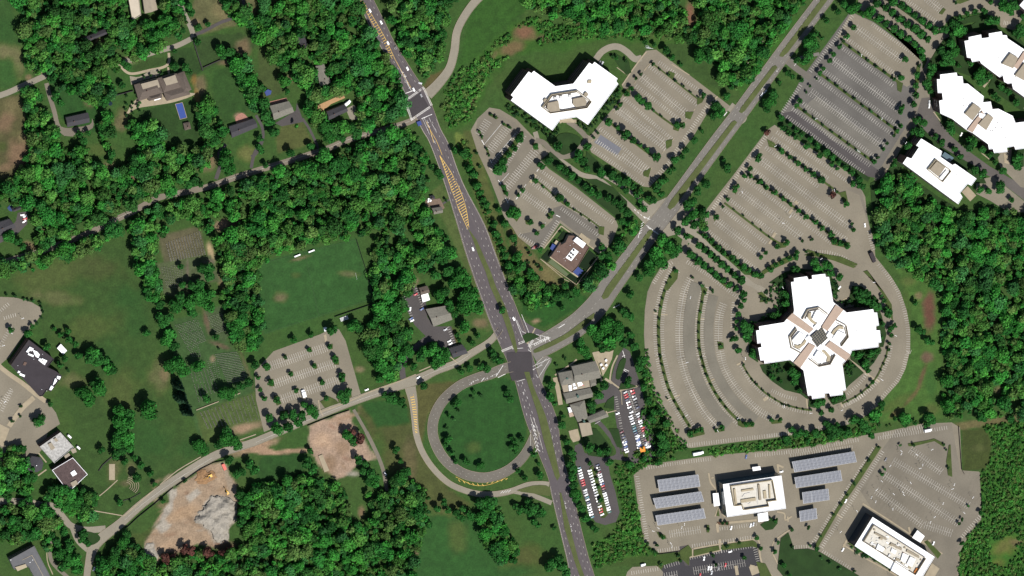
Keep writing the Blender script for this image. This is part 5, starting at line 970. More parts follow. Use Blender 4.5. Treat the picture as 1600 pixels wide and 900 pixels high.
# between highway and offices
trees("1240,40 1290,60 1340,70 1330,150 1360,190 1380,260 1400,300 1420,350 1440,380 1490,500 1500,560 1520,600 1540,660 1560,700 1580,760 1590,800 1350,180 1450,420", T(1, 1), [6, 7, 4, 6, 7, 7, 6, 6, 6, 6, 7, 6, 6, 6, 7, 7, 6, 5], 'right of the highway above the nursery', 'north')
trees("1375,55 1395,140 1520,410 1550,500 1590,580", T(1, 1), [3, 3, 5, 7, 4], 'beside the left drive', 'north')
trees("20,620 95,660 115,690 105,740 150,750 180,780 130,830 30,700 60,760 330,880 20,790 110,800", Z(800, 225, 4), [3.5, 2.5, 3, 3, 3.5, 3.6, 9, 10, 9, 6, 9, 8], 'round the hollow left of the nursery')
trees("60,10 110,40 150,30 210,60 280,50 330,40 250,100 310,120 85,70 165,110 215,10 400,20 130,60 360,60", Z(800, 450, 4), [9, 8, 7, 7, 9, 8, 6, 5, 3, 3, 7, 7, 6, 6], 'in the wedge between highway and avenue')
trees("1130,545 1180,590 1110,640 1040,670 1140,700 1170,730 1210,680 1195,800 1230,810 1120,820 1270,810 1240,850 1290,830 1310,850", T(1, 1), [10, 6, 10, 10, 8, 7, 11, 10, 9, 9, 10, 12, 8, 10], 'left of the highway above the stone building', 'north')
trees("1135,170 1150,195 1185,350 1090,140", T(1, 1), [6, 6, 3, 5], 'beside the yard left of the highway', 'north')
# south of it
trees("1310,60 1370,110 1290,130 1340,30 1215,120 1235,160 1300,240 1340,60 1140,50 1180,20 1200,90", T(2, 1), [14, 13, 11, 12, 8, 6, 10, 12, 10, 9, 7], 'right of the stone building')
trees("600,230 640,250 760,40 790,20 780,150 860,110 880,170 850,220 730,230 770,260 720,330 790,350 750,400 830,420 780,480 830,540 810,500 770,570 910,330 940,380 960,400 900,300 950,270", T(2, 1), [10, 8, 9, 9, 12, 12, 10, 9, 9, 10, 13, 11, 11, 9, 11, 12, 10, 8, 9, 11, 9, 7, 8], 'in the grove left of the stone building')
trees("1030,430 1050,400 1110,380 1150,430 1170,400 1130,470 985,490 930,480 1350,345 1385,295 1250,290 1270,320", T(2, 1), [10, 10, 10, 13, 10, 10, 7, 4, 5, 5, 4, 4], 'above the shady drive bend')
trees("1480,400 1490,440 1520,450 1330,500 1280,520 1400,490 1440,500", T(2, 1), [7, 8, 7, 6, 6, 7, 6], 'on the verge above the loop')
trees("1535,135 1045,612 870,700 905,705 850,670 800,665 825,690 925,740", T(2, 1), [6, 7, 8, 8, 5, 5, 6, 4], 'on the lawns beside the shady drive')
trees("1360,650 1405,670 1350,685 1255,710 1240,730 1260,765 1205,795 1235,820 1190,875 1570,650 1590,690", T(2, 1), [3.4, 3.4, 3, 6, 5, 3.6, 3.4, 3.4, 3.6, 6, 6], 'inside the loop, upper part')
trees("1200,45 1180,80 1220,130 1250,180 1300,180 1320,195 1390,215 1410,205 1590,90 1595,40", T(3, 1), [6, 4, 5.4, 5, 5.4, 4.6, 5, 5, 5, 4], 'inside the loop, lower part')
trees("60,40 10,60 20,90 130,140 165,200 40,240 80,280 175,270 20,120", Z(800, 675, 4), [5, 5, 5, 5, 4, 5, 5, 7, 4], 'by the loop merge below the chevrons')
trees("100,440 130,470 90,480 50,490 160,510 140,560 155,580 20,460 265,600 120,500 190,500", Z(800, 675, 4), [8, 9, 8, 7, 7, 7, 5, 5, 3.6, 9, 7], 'on the meadow left of the highway')
trees("290,790 250,820 230,850 310,840 340,880 10,710 20,750 5,800", Z(800, 675, 4), [8, 9, 8, 9, 8, 8, 8, 7], 'left of the highway at the bottom')
trees("1200,490 1250,500 1290,480 1280,530 1175,435 1130,480 1340,520 1390,450 1430,430 1470,440 1440,500 1400,540 1480,520 1510,560 1540,620 1480,640 1520,700 1500,760 1560,740 1590,680", T(3, 1), [5, 6, 6, 7, 6, 6, 9, 10, 10, 10, 11, 9, 9, 9, 9, 9, 9, 8, 9, 8], 'in the thicket under the outer ramp')
trees("600,60 570,20 680,200 670,240 720,260 730,320 700,300 870,110 900,180 940,240 900,280 320,190 350,230 340,120 640,170 740,290", T(3, 1), [9, 10, 7, 6, 8, 10, 8, 7, 5, 8, 13, 9, 9, 5, 7, 8], 'beside the lower dirt site')
tree(*T(3, 1)(640, 40), 9, 'dark red-leaved tree beside the lower dirt site', None, 'red'); tree(*T(3, 1)(590, 5), 8, 'dark red tree at the top of the lower dirt site', None, 'red')
trees("130,880 200,870 230,790 280,800 350,760 300,730 260,840 370,790", T(2, 1), [10, 9, 9, 9, 9, 6, 8, 7], 'below the square car park', 'west')
trees("183,432 333,388 463,365 60,490 365,485 495,435 498,460 217,535 535,540 537,570 408,590 93,590 25,635 128,695 252,640 48,690 10,560 85,810 170,795 435,685 235,325 345,290 475,265 575,650 545,690 530,670", T(2, 1), [3.8, 3.8, 4.4, 6, 3.8, 4.6, 4.6, 4, 5, 5, 4.6, 5.4, 4, 5.6, 4, 5, 4, 6.4, 7, 4.6, 6, 5.4, 8.5, 7, 8, 8], 'in the square car park below the sports field')
# west lawn and cemetery
trees("575,410 560,440 610,460 650,450 680,500 610,430 700,510", T(2, 0), [10, 9, 9, 9, 9, 8, 8], 'in the upper clump on the west lawn')
trees("530,670 610,620 500,650 560,700 640,640 600,590", T(2, 0), [12, 12, 8, 10, 9, 8], 'in the middle clump on the west lawn')
trees("740,770 790,830 730,830 800,790 760,860", T(2, 0), [11, 12, 10, 9, 10], 'in the lower clump on the west lawn')
trees("930,760 1100,460 1060,490 1140,500 1235,485 915,280", T(2, 0), [14, 11, 10, 12, 12, 6.5], 'along the cemetery edge of the west lawn')
trees("1130,620 1150,700 1185,780", T(2, 0), [7, 8, 8], 'leaning over the lower cemetery wall', 'north', 'cone')
trees("960,50 1000,100 1090,110 1180,90 1120,60 1250,60 1300,40 1300,110 1200,150 1230,20 1000,180 1050,190 1020,220 1060,290 1040,330 1090,360 930,20", T(2, 0), [10, 9, 11, 12, 10, 13, 12, 11, 9, 10, 9, 8, 8, 10, 9, 9, 9], 'in the grove at the cemetery top')
trees("1350,310 1440,80 1470,110 1450,240 1500,220 1480,290 1560,330 1590,260 1590,480 1530,350 1285,690 1400,650 1440,660 1500,610 1550,590 1420,890 1365,378", T(2, 0), [5, 9, 8, 11, 12, 11, 12, 10, 8, 9, 8, 11, 10, 8, 9, 8, 2.4], 'along the cemetery lane')
trees("1130,770 1300,770 1310,820 1260,780 1140,880 1200,890 1250,870 940,840 980,860 900,790 960,800 890,650", T(1, 0), [5, 10, 9, 8, 6, 9, 9, 11, 9, 5, 10, 8], 'round the upper cemetery plots')
# around the schools
trees("40,40 95,50 150,70 175,75 205,80 250,95 260,120 268,148 258,185 230,220 200,240 175,285 65,262", T(2, 0), [2.5, 3.5, 2.4, 2.4, 3, 2.4, 2.4, 2.2, 2.4, 3, 4, 7, 4.6], 'round the upper school car park')
trees("290,365 425,265 340,255 380,290 430,320 470,350 490,420 400,440 370,480 310,725 240,840 260,810 425,515 210,825 130,740 75,830 125,800", T(2, 0), [6, 5, 4, 5, 6, 6, 7, 5, 6, 4.4, 9, 7, 3, 3, 3, 3, 3], 'round the dark-roofed school')
trees("780,185 730,60 790,40 800,90 760,110 730,20 840,160 880,210 850,285 940,260 965,325 745,440 630,110 815,430 720,140", T(3, 0), [6.4, 11, 11, 9, 9, 8, 5, 6, 8.5, 5.6, 4, 6, 6.4, 2.5, 8], 'between the mottled school and the drive')
trees("1240,80 1270,110 1360,80 1410,40 1450,60 1430,170 1480,90 1020,430 1155,305", T(3, 0), [9, 10, 8, 11, 10, 8, 8, 4, 3.6], 'where the shady drive passes the cemetery')
trees("520,630 510,670 545,690 400,620 350,690 430,720 370,760 420,800 470,800 480,850 790,640 770,690 840,720 720,740 430,690 390,840 700,790 760,810 820,860 610,790", T(3, 0), [8, 7, 6, 8, 8, 9, 11, 12, 10, 10, 9, 9, 9, 9, 8, 9, 9, 10, 10, 5], 'round the fork of the shady drive')
trees("330,360 380,370 430,400 480,440 540,500 560,530 300,400 420,450 370,430 570,400 520,370 590,440 280,480 310,520 230,520 140,450 110,550 90,600 30,640 180,420 590,390 130,100 60,190 100,230 160,300 200,280 60,340 30,270 150,370", T(3, 0), [9, 10, 11, 11, 8, 8, 9, 10, 10, 7, 7, 6, 9, 10, 9, 8, 9, 9, 9, 7, 6, 8, 9, 9, 9, 8, 9, 9, 8], 'round the lower school buildings')
trees("1500,390 1530,420 1510,250 1480,260 1590,240 1560,200 1590,370 1520,490 1500,560", T(3, 0), [9, 10, 9, 7, 9, 9, 9, 10, 9], 'right of the rubble heap', 'north')
for k, (x, y, r) in enumerate(((1150, 730, 8), (1190, 740, 8), (1030, 790, 9), (1290, 740, 8), (1310, 760, 7), (1080, 780, 7), (1390, 750, 7), (1430, 730, 6))):
    tree(*T(3, 0)(x, y), r, f'dark red-leaved tree, {ORD[k]} by size along the lower rubble edge', 'red-leaved trees along the rubble edge', 'red')
# gardens of the north-west
trees("345,600 380,640 160,560 200,580 240,600 320,490 470,560 490,480 560,490 620,530 600,460 600,620 640,640 580,580 760,530 790,415 720,430 700,720 650,780 650,830 660,740 860,800 900,790 940,840 880,860 960,880 800,790 495,830 550,830 515,880 180,640 210,690", T(0, 0), [9, 7, 8, 8, 8, 8, 7, 8, 9, 9, 8, 8, 8, 7, 7, 6, 6, 5, 9, 9, 8, 9, 9, 10, 10, 9, 5, 6, 5, 6, 8, 8], 'in the gardens left of the long mansion')
trees("1090,415 1160,420 1180,450 1090,320 1140,190 1120,230 1300,155 1235,165 1380,310 1390,340 1430,330 1450,380 1480,420 1500,470 1530,530 1540,580 1230,260 1020,190 960,220 930,150 1030,120 1080,140 960,290 890,330 1410,30 1520,100 1540,60 1180,40 1200,80", T(0, 0), [8, 6, 5, 4.4, 6, 6, 4.4, 5.6, 9, 8, 8, 8, 10, 9, 8, 8, 6, 12, 12, 10, 11, 10, 9, 10, 9, 9, 8, 6, 6], 'in the gardens above the long mansion')
trees("1250,660 1290,700 1240,720 1260,760 1290,800 1320,840 1270,830 1340,870 1370,770 1380,820 1350,690 1300,740 1590,590 1580,620 1590,680 1480,800", T(0, 0), [7, 8, 8, 8, 8, 8, 8, 8, 6, 8, 6, 6, 6, 6, 6, 3], 'right of the blue swimming pool')
trees("60,130 90,170 130,200 40,110 30,550 40,640 60,720 80,760 130,350 150,390 180,420 240,430 320,690 370,740 340,580 330,640 420,790 450,850 530,860 460,800 620,830 590,800 20,860 110,830", T(0, 1), [9, 9, 8, 8, 8, 9, 9, 8, 8, 7, 8, 8, 9, 8, 9, 8, 10, 10, 8, 9, 9, 7, 6, 8], 'round the small gabled houses')
trees("180,140 200,165 1130,220 1170,240 1210,230 1250,250 1410,100 1420,150 1400,60 840,110 880,90 700,60 620,140 690,100 50,570 80,600 110,610 140,640 470,50", T(1, 0), [6, 6, 8, 9, 9, 6, 11, 11, 9, 9, 9, 7, 8, 6, 9, 7, 7, 6, 6], 'above the western stretch of the country road')
trees("215,55 55,130 20,20 30,40 340,10 830,-20 330,150 420,70", T(1, 1), [8, 5, 6, 6, 7, 7, 12, 12], 'along the eastern stretch of the country road')

# ================================================================ BUILDINGS
BH = 20.0
def wpts(poly, z): return [tuple(at(x, y, z)[:2]) for x, y in poly]
def center(b): return (sum(p[0] for p in b)/len(b), sum(p[1] for p in b)/len(b), 0)
def ccw(b):
    a = sum(b[i][0]*b[(i+1) % len(b)][1]-b[(i+1) % len(b)][0]*b[i][1] for i in range(len(b))); return b if a > 0 else b[::-1]
def box_part(root, name, poly, z0, z1, m, mtop=None, off=None, label=None):
    """a raised block whose TOP outline is the traced one"""
    b = ccw(wpts(poly, z1)); mb = MB(); mb.prism(b, z0, z1, 0, 1 if mtop else 0)
    mb.v = [(v[0]-root.location.x, v[1]-root.location.y, v[2]) for v in mb.v]
    o = mb.build(name, [m, mtop] if mtop else m); o.parent = root
    if label: o['label'] = label
    return o
def ring_part(root, name, poly, z0, z1, m, t=0.5, closed=True):
    """a screen wall of thickness t along a traced line"""
    P = wpts(poly, z1); mb = MB(); n = len(P)
    for i in range(n if closed else n-1):
        a = Vector(P[i]); b = Vector(P[(i+1) % n]); d = (b-a).normalized(); nn = Vector((-d.y, d.x))*t/2
        e = d*(t/2-0.004*(i % 2)); mb.prism([tuple(a-e-nn), tuple(b+e-nn), tuple(b+e+nn), tuple(a-e+nn)], z0, z1-0.01*(i % 3))
    mb.v = [(v[0]-root.location.x, v[1]-root.location.y, v[2]) for v in mb.v]; o = mb.build(name, m); o.parent = root; return o
def office(name, label, poly, h, mw, mr, cat='office building', storeys=4, mg=None, parapet=0.9, band=1.7, minlen=9, group=None, mtop=None):
    b = ccw(wpts(poly, h)); c = center(b); root = empty(name, c, label, cat, group); mg = mg or M_GLASS
    rel = [(p[0]-c[0], p[1]-c[1]) for p in b]; n = len(rel)
    w_ = MB()
    for i in range(n):
        p, q = rel[i], rel[(i+1) % n]; w_.face([(p[0], p[1], 0), (q[0], q[1], 0), (q[0], q[1], h), (p[0], p[1], h)])
    # parapet: inner face and cap
    V_ = [Vector(p) for p in rel]; inn = []
    for i in range(n):
        a, v, d = V_[i-1], V_[i], V_[(i+1) % n]; e1 = (v-a).normalized(); e2 = (d-v).normalized(); n1 = Vector((-e1.y, e1.x)); n2 = Vector((-e2.y, e2.x))
        k = (n1+n2); k = k/max(.25, k.dot(n1)) if k.length > 1e-6 else n1; inn.append(v+k*.45)
    cap = MB()
    for i in range(n):
        p, q, r_, s_ = V_[i], V_[(i+1) % n], inn[(i+1) % n], inn[i]
        cap.face([(p.x, p.y, h), (q.x, q.y, h), (r_.x, r_.y, h), (s_.x, s_.y, h)]); cap.face([(s_.x, s_.y, h), (r_.x, r_.y, h), (r_.x, r_.y, h-parapet), (s_.x, s_.y, h-parapet)])
    ww = w_.build('wall', mw, root); cap.build('parapet', mtop or (M_WHITE2 if mr is M_WHITE else mr), root)
    rf = MB(); rf.face([(p.x, p.y, h-parapet) for p in inn]); rf.build('roof', mr, root)
    sh = h/storeys
    for i in range(n):
        p, q = V_[i], V_[(i+1) % n]; d = q-p; L_ = d.length
        if L_ < minlen: continue
        d.normalize(); nn = Vector((d.y, -d.x)); 
        if nn.dot(Vector((TD.x, TD.y))) > 0.35 and L_ < 16: continue
        a = p+d*1.2; e = q-d*1.2
        for k in range(storeys):
            z0 = k*sh+(sh-band)/2; z1 = z0+band; m_ = MB(); o_ = nn*.06
            m_.face([(a.x+o_.x, a.y+o_.y, z0), (e.x+o_.x, e.y+o_.y, z0), (e.x+o_.x, e.y+o_.y, z1), (a.x+o_.x, a.y+o_.y, z1)])
            for zz, t0, t1 in ((z0, a, e), (z1, a, e)):
                m_.face([(t0.x, t0.y, zz), (t1.x, t1.y, zz), (t1.x+o_.x, t1.y+o_.y, zz), (t0.x+o_.x, t0.y+o_.y, zz)])
            m_.build('window_band', mg, root)
    return root
def units(root, zf, specs, z0, m=M_WHITE2, name='rooftop_unit', h=2.2, mtop=None):
    for s in specs:
        box_part(root, name, zf(s), z0, z0+h, m, mtop)
def specks(root, zf, s, z0, m=M_STEEL, r=.5, h=.8, name='roof_vent'):
    for x, y in zf(s):
        c = at(x, y, z0+h); mb = MB(); mb.tube((c.x-root.location.x, c.y-root.location.y, z0), (c.x-root.location.x, c.y-root.location.y, z0+h), r, r*.8, 6); mb.build(name, m, root)
def cyl_part(root, name, x, y, r, z0, z1, m):
    c = at(x, y, z1); mb = MB(); mb.tube((c.x-root.location.x, c.y-root.location.y, z0), (c.x-root.location.x, c.y-root.location.y, z1), r, r, 14); return mb.build(name, m, root)
# bow-shaped office
o = office('office_building', 'white-roofed bow-shaped office with a hexagonal beige roof enclosure', Zbow("118,440 295,205 325,222 348,198 565,353 745,326 905,115 935,134 958,108 1190,275 1176,302 1197,330 892,740 780,662 615,688 535,797 118,495 142,462"), BH, M_BRICK, M_WHITE)
ring_part(o, 'screen_wall', Zbow("435,565 530,438 790,398 930,508 885,572 515,626"), BH-.8, BH+3, M_BEIGE); ring_part(o, 'screen_wall', Zbow("452,562 535,452 785,412 908,508 878,558 522,608"), BH-.8, BH+1.8, M_TAUPE, .3)
units(o, Zbow, ("488,520 595,498 612,600 512,612 480,570", "742,480 845,458 882,500 872,545 770,562 740,530"), BH-.8, M_TAUPE, h=3.2, mtop=M_TAUPE); units(o, Zbow, ("550,462 582,458 586,482 554,486", "605,452 640,446 645,470 610,476", "697,440 730,434 735,460 702,464"), BH-.8, M_STEEL); units(o, Zbow, ("615,500 735,480 740,560 625,585",), BH-.8, M_WHITE2, 'equipment_deck', .7)
cyl_part(o, 'round_stair_tower', *Zbow(466, 497), 2.4, BH-.8, BH+1.6, M_TAUPE); cyl_part(o, 'round_stair_tower', *Zbow(874, 434), 2.4, BH-.8, BH+1.6, M_TAUPE)
units(o, Zbow, ("895,290 930,290 925,325 885,320",), BH-.8, M_BEIGE, 'roof_hatch', 1.5); box_part(o, 'entrance_canopy', Zbow("600,700 640,680 720,668 760,700 745,720 700,700 650,706 610,728"), 3.5, 4.5, M_BEIGE)
specks(o, Zbow, "940,168 1003,182 1070,232 1102,258 1140,315 1120,380 1068,445 1020,515 968,580 920,650 850,668 775,630 728,640 665,645 620,650 490,720 425,668 350,620 285,568 215,515 180,455 220,360 250,325 275,292 330,262 392,272 460,322 530,372 585,385 690,372 735,365 832,268 882,200 305,390 325,412 350,480", BH-.8, r=.32, h=.6)
# cross-shaped office
XC = Zx("270,85 290,82 288,60 372,48 382,70 405,65 403,42 488,32 492,52 513,52 540,213 560,228 605,262 625,280 795,258 800,280 820,280 832,362 812,368 815,393 838,393 847,470 828,475 828,500 660,522 650,550 625,585 598,610 622,775 600,780 602,805 520,815 515,795 485,798 487,822 405,833 402,810 378,812 350,650 328,632 288,600 265,583 100,607 98,585 75,588 60,505 82,500 78,475 55,478 47,395 68,392 65,368 225,342 245,318 285,285 290,265")
o = office('office_building', 'white-roofed cross-shaped office with pink corridor roofs meeting at a glass centre', XC, BH, M_BRICK, M_WHITE); ring_o = o
for s in ("243,320 279,282 415,385 385,413", "556,230 606,262 502,398 465,372", "520,460 490,492 622,588 652,550", "385,474 426,494 330,634 286,600"): box_part(o, 'corridor_roof', Zx(s), BH-.85, BH+.7, M_BRICK, M_PINK)
at_c = Zx("468,372 508,440 442,502 392,438"); box_part(o, 'glass_atrium', at_c, BH-.85, BH+1.6, M_TAR, mat('atrium_glass', C255(82, 86, 84), rough=.8, spec=.1, var=.15, scale=.5))
for t_ in np.linspace(0, 1, 7):
    for (i, j, k, l) in ((0, 1, 3, 2), (0, 3, 1, 2)):
        a, b, c_, d_ = [np.array(at_c[q]) for q in (i, j, k, l)]; ring_part(o, 'glazing_bar', [tuple(a+(b-a)*t_), tuple(c_+(d_-c_)*t_)], BH+1.55, BH+1.75+(.02 if i == 0 and j == 3 else 0), M_TAUPE, .28, False)
def rotq(s, k):
    out = []
    for x, y in [tuple(map(float, q.split(','))) for q in s.split()]:
        dx, dy = x-450, y-437
        for _ in range(k): dx, dy = -dy, dx
        out.append(Zx(450+dx, 437+dy))
    return out
for k in range(4):
    ring_part(o, 'screen_wall', rotq("345,322 378,262 450,248 508,292", k), BH-.85, BH+2.4, M_TAUPE, .8, False); ring_part(o, 'screen_wall', rotq("362,322 386,274 448,260 496,298", k), BH-.85, BH+1.4, M_TAUPE, .3, False)
    box_part(o, 'mechanical_room', rotq("432,266 483,312 458,352 407,318", k), BH-.85, BH+2.2, M_WHITE2, M_WHITE); box_part(o, 'mechanical_room', rotq("438,346 462,372 442,392 415,374", k), BH-.85, BH+1.8, M_WHITE2, M_WHITE)
    for s in ("382,285 402,280 396,306 412,330 440,352 430,360 402,344 376,312",): box_part(o, 'air_duct', rotq(s, k), BH-.85, BH+.9, M_BEIGE)
specks(o, Zx, "380,130 386,168 690,395 700,408 545,683 424,698", BH-.85, r=.6, h=.8)
# offices on the right
def court_office(label, poly, zf): return office('office_building', label, zf(poly), BH, M_BRICK, M_WHITE)
o = court_office('long stepped white-roofed office beside the dark court drive', "390,90 410,88 408,62 505,50 510,72 540,72 545,115 570,115 665,190 660,225 705,220 715,265 750,262 835,305 850,345 905,338 1010,330 1010,480 905,495 850,502 843,482 800,490 803,515 725,522 718,498 695,500 690,470 600,405 565,388 480,322 410,290 403,215 425,210 420,170 395,170", Zj)
box_part(o, 'mechanical_room', Zj("605,230 650,262 600,330 555,292"), BH-.9, BH+2.6, M_TAUPE, M_TAUPE); box_part(o, 'mechanical_room', Zj("688,292 722,315 680,388 634,352"), BH-.9, BH+2.6, M_TAUPE, M_TAUPE); box_part(o, 'corridor_roof', Zj("655,275 668,292 600,402 568,385"), BH-.9, BH+.9, M_BRICK, M_PINK); box_part(o, 'air_handler', Zj("640,285 685,300 670,325 635,310"), BH-.9, BH+1.4, M_WHITE2)
specks(o, Zj, "548,205 565,235 575,245 580,235 725,380 735,372 745,345 690,395 705,392 715,390 770,375 790,430 545,245", BH-.9, M_TAR, .7, .5)
o = court_office('big white-roofed office at the upper right with a pink corridor roof', "1068,290 1165,270 1170,300 1228,292 1225,262 1325,245 1332,275 1365,275 1372,300 1500,385 1700,520 1700,900 1560,800 1415,695 1405,650 1375,655 1345,640 1335,590 1310,605 1165,495 1155,475 1095,485 1085,455 1055,450 1035,320 1068,315", Zi)
box_part(o, 'mechanical_room', Zi("1395,415 1455,452 1415,535 1330,500"), BH-.9, BH+2.6, M_TAUPE, M_TAUPE); box_part(o, 'corridor_roof', Zi("1500,400 1530,420 1450,540 1420,520"), BH-.9, BH+.9, M_BRICK, M_PINK); box_part(o, 'mechanical_room', Zi("1500,495 1560,520 1520,640 1430,590"), BH-.9, BH+2.2, M_TAUPE, M_TAUPE)
specks(o, Zi, "1300,450 1330,450 1445,620 1435,600 1250,285 1290,300", BH-.9, M_TAR, .6, .5)
court_office('corner of a white-roofed office cut by the top right frame edge', "1465,42 1500,0 1540,-90 1700,-90 1700,160 1560,130", Zi)
o = court_office('smallest white-roofed office with one square beige roof enclosure', "298,437 420,512 412,545 480,592 497,585 622,672 592,713 570,703 525,757 540,780 515,822 190,582 215,545 240,555 285,487 268,477", Zj)
ring_part(o, 'screen_wall', Zj("385,560 475,628 425,692 338,620"), BH-.9, BH+2.6, M_BEIGE); box_part(o, 'mechanical_room', Zj("390,570 440,605 400,660 348,618"), BH-.9, BH+2.2, M_TAUPE, M_TAUPE); units(o, Zj, ("445,622 460,630 420,680 405,668",), BH-.9, M_WHITE2); box_part(o, 'glass_entrance', Zj("435,515 490,550 465,575 412,545"), 0, 9, M_GLASS2, M_GLASS2)
specks(o, Zj, "320,575 310,590 465,675 475,662 485,640 498,635 505,650 490,660 455,715 462,740", BH-.9, M_TAR, .55, .5)
# solar campus offices
o = office('office_building', 'square white-roofed office between the two groups of solar canopies', Zs("205,393 838,298 888,655 250,748"), 17.5, M_GLASS2, M_WHITE, storeys=4, mg=M_GLASS, band=2.2)
box_part(o, 'equipment_floor', Zs("295,415 745,350 785,568 690,582 705,632 435,672 415,618 335,630"), 16.55, 16.8, M_BEIGE, mat('cream_floor', C255(246, 240, 226), var=.1, scale=.5))
ring_part(o, 'screen_wall', Zs("295,415 745,350 785,568 690,582 705,632 435,672 415,618 335,630"), 16.6, 20.5, M_BEIGE, .9)
for s, h_ in (("405,455 535,435 540,455 408,475", 1.6), ("400,560 560,535 562,570 402,595", 1.6), ("585,398 605,396 622,560 598,565", 2.4), ("640,465 672,460 680,545 650,550", 1.6), ("700,400 715,398 722,540 708,545", 2), ("320,445 340,442 360,610 340,615", 2)): box_part(o, 'rooftop_unit', Zs(s), 16.6, 16.6+h_, M_BEIGE, M_TAUPE if h_ > 2 else M_BEIGE)
ring_part(o, 'roof_pipe', Zs("415,530 440,495 495,485"), 17, 17.5, M_STEEL, .4, False); ring_part(o, 'roof_pipe', Zs("450,590 480,605 505,590"), 17, 17.5, M_STEEL, .4, False); ring_part(o, 'roof_pipe', Zs("570,440 580,610"), 17, 17.4, M_STEEL, .3, False)
box_part(o, 'entrance_canopy', Zs("580,712 690,695 698,785 590,802"), 9, 9.8, M_WHITE2, M_WHITE); box_part(o, 'side_canopy', Zs("95,492 155,487 173,622 108,633"), 4.4, 5.2, M_WHITE2, M_WHITE); box_part(o, 'side_canopy', Zs("522,208 607,198 616,237 530,250"), 4.4, 5.2, M_WHITE2, M_WHITE)
ring_part(o, 'canopy_column', Zs("100,500 102,505"), 0, 4.4, M_STEEL, .4, False)
specks(o, Zs, "262,470 278,600 288,650 812,455 285,480", 16.6, r=.6)
o = office('office_building', 'long white-roofed office with crowded roof equipment at the bottom right', Zse("245,575 440,262 1112,695 917,1008"), 20, M_TAR, M_WHITE, storeys=6, mg=M_GLASS, band=1.8)
box_part(o, 'equipment_floor', Zse("455,352 1018,712 905,892 345,532"), 19.05, 19.3, M_BEIGE, MATS['cream_floor'])
ring_part(o, 'screen_wall', Zse("455,352 1018,712 905,892 345,532"), 19, 23, M_TAUPE, .8)
g_ = random.Random(3)
for s, h_, m_, t_ in (("465,425 590,490 585,515 460,445", 2.2, M_TAUPE, M_TAUPE), ("500,555 570,600 545,640 478,610", 2.5, M_WHITE2, M_WHITE), ("640,540 760,600 750,625 632,565", 2, M_TAUPE, M_TAUPE), ("650,600 700,630 680,665 640,640", 2.4, M_WHITE2, M_WHITE), ("815,610 950,690 940,710 805,640", 2, M_TAUPE, M_TAUPE), ("770,650 830,680 790,760 745,730", 2.5, M_WHITE2, M_WHITE), ("850,690 905,720 865,800 810,770", 2.6, M_WHITE2, M_WHITE), ("690,735 830,830 770,920 640,840", 3, M_WHITE2, M_WHITE), ("420,540 480,560 470,575 412,555", 1.5, M_STEEL, None), ("865,740 885,750 870,780 855,770", 3, M_STEEL, None), ("620,660 640,670 620,700 605,690", 1.8, M_STEEL, None)): box_part(o, 'rooftop_unit', Zse(s), 19, 19+h_, m_, t_)
box_part(o, 'rusty_unit', Zse("915,812 948,828 915,882 885,862"), 19, 21, M_RUST); box_part(o, 'rusty_unit', Zse("770,645 790,655 780,670 765,662"), 19, 21, M_RUST)
box_part(o, 'side_canopy', Zse("925,405 1003,470 957,540 868,485"), 4.6, 5.4, M_WHITE2, M_WHITE)
for s in ("430,465 440,480 425,510", "480,490 520,500 545,515", "600,600 630,580 640,540", "700,690 760,715 770,700"): ring_part(o, 'roof_pipe', Zse(s), 19.3, 19.9, M_STEEL, .45, False)
gq = random.Random(8)
for k in range(34):
    u, v = gq.random(), gq.random(); x = 455+u*(1018-455)-v*110*1.0; y = 352+u*(712-352)+v*178; q = Zse(x*.93+45, y*.93+45); a = .57; L1, L2 = gq.uniform(.6, 2.6), gq.uniform(.5, 1.4)
    dx, dy = math.cos(a), math.sin(a); box_part(o, 'small_unit', [(q[0]-dx*L1+dy*L2, q[1]-dy*L1-dx*L2), (q[0]+dx*L1+dy*L2, q[1]+dy*L1-dx*L2), (q[0]+dx*L1-dy*L2, q[1]+dy*L1+dx*L2), (q[0]-dx*L1-dy*L2, q[1]-dy*L1+dx*L2)], 19.2, 19.9+gq.random()*1.4, gq.choice((M_WHITE2, M_TAUPE, M_BEIGE, M_STEEL)))
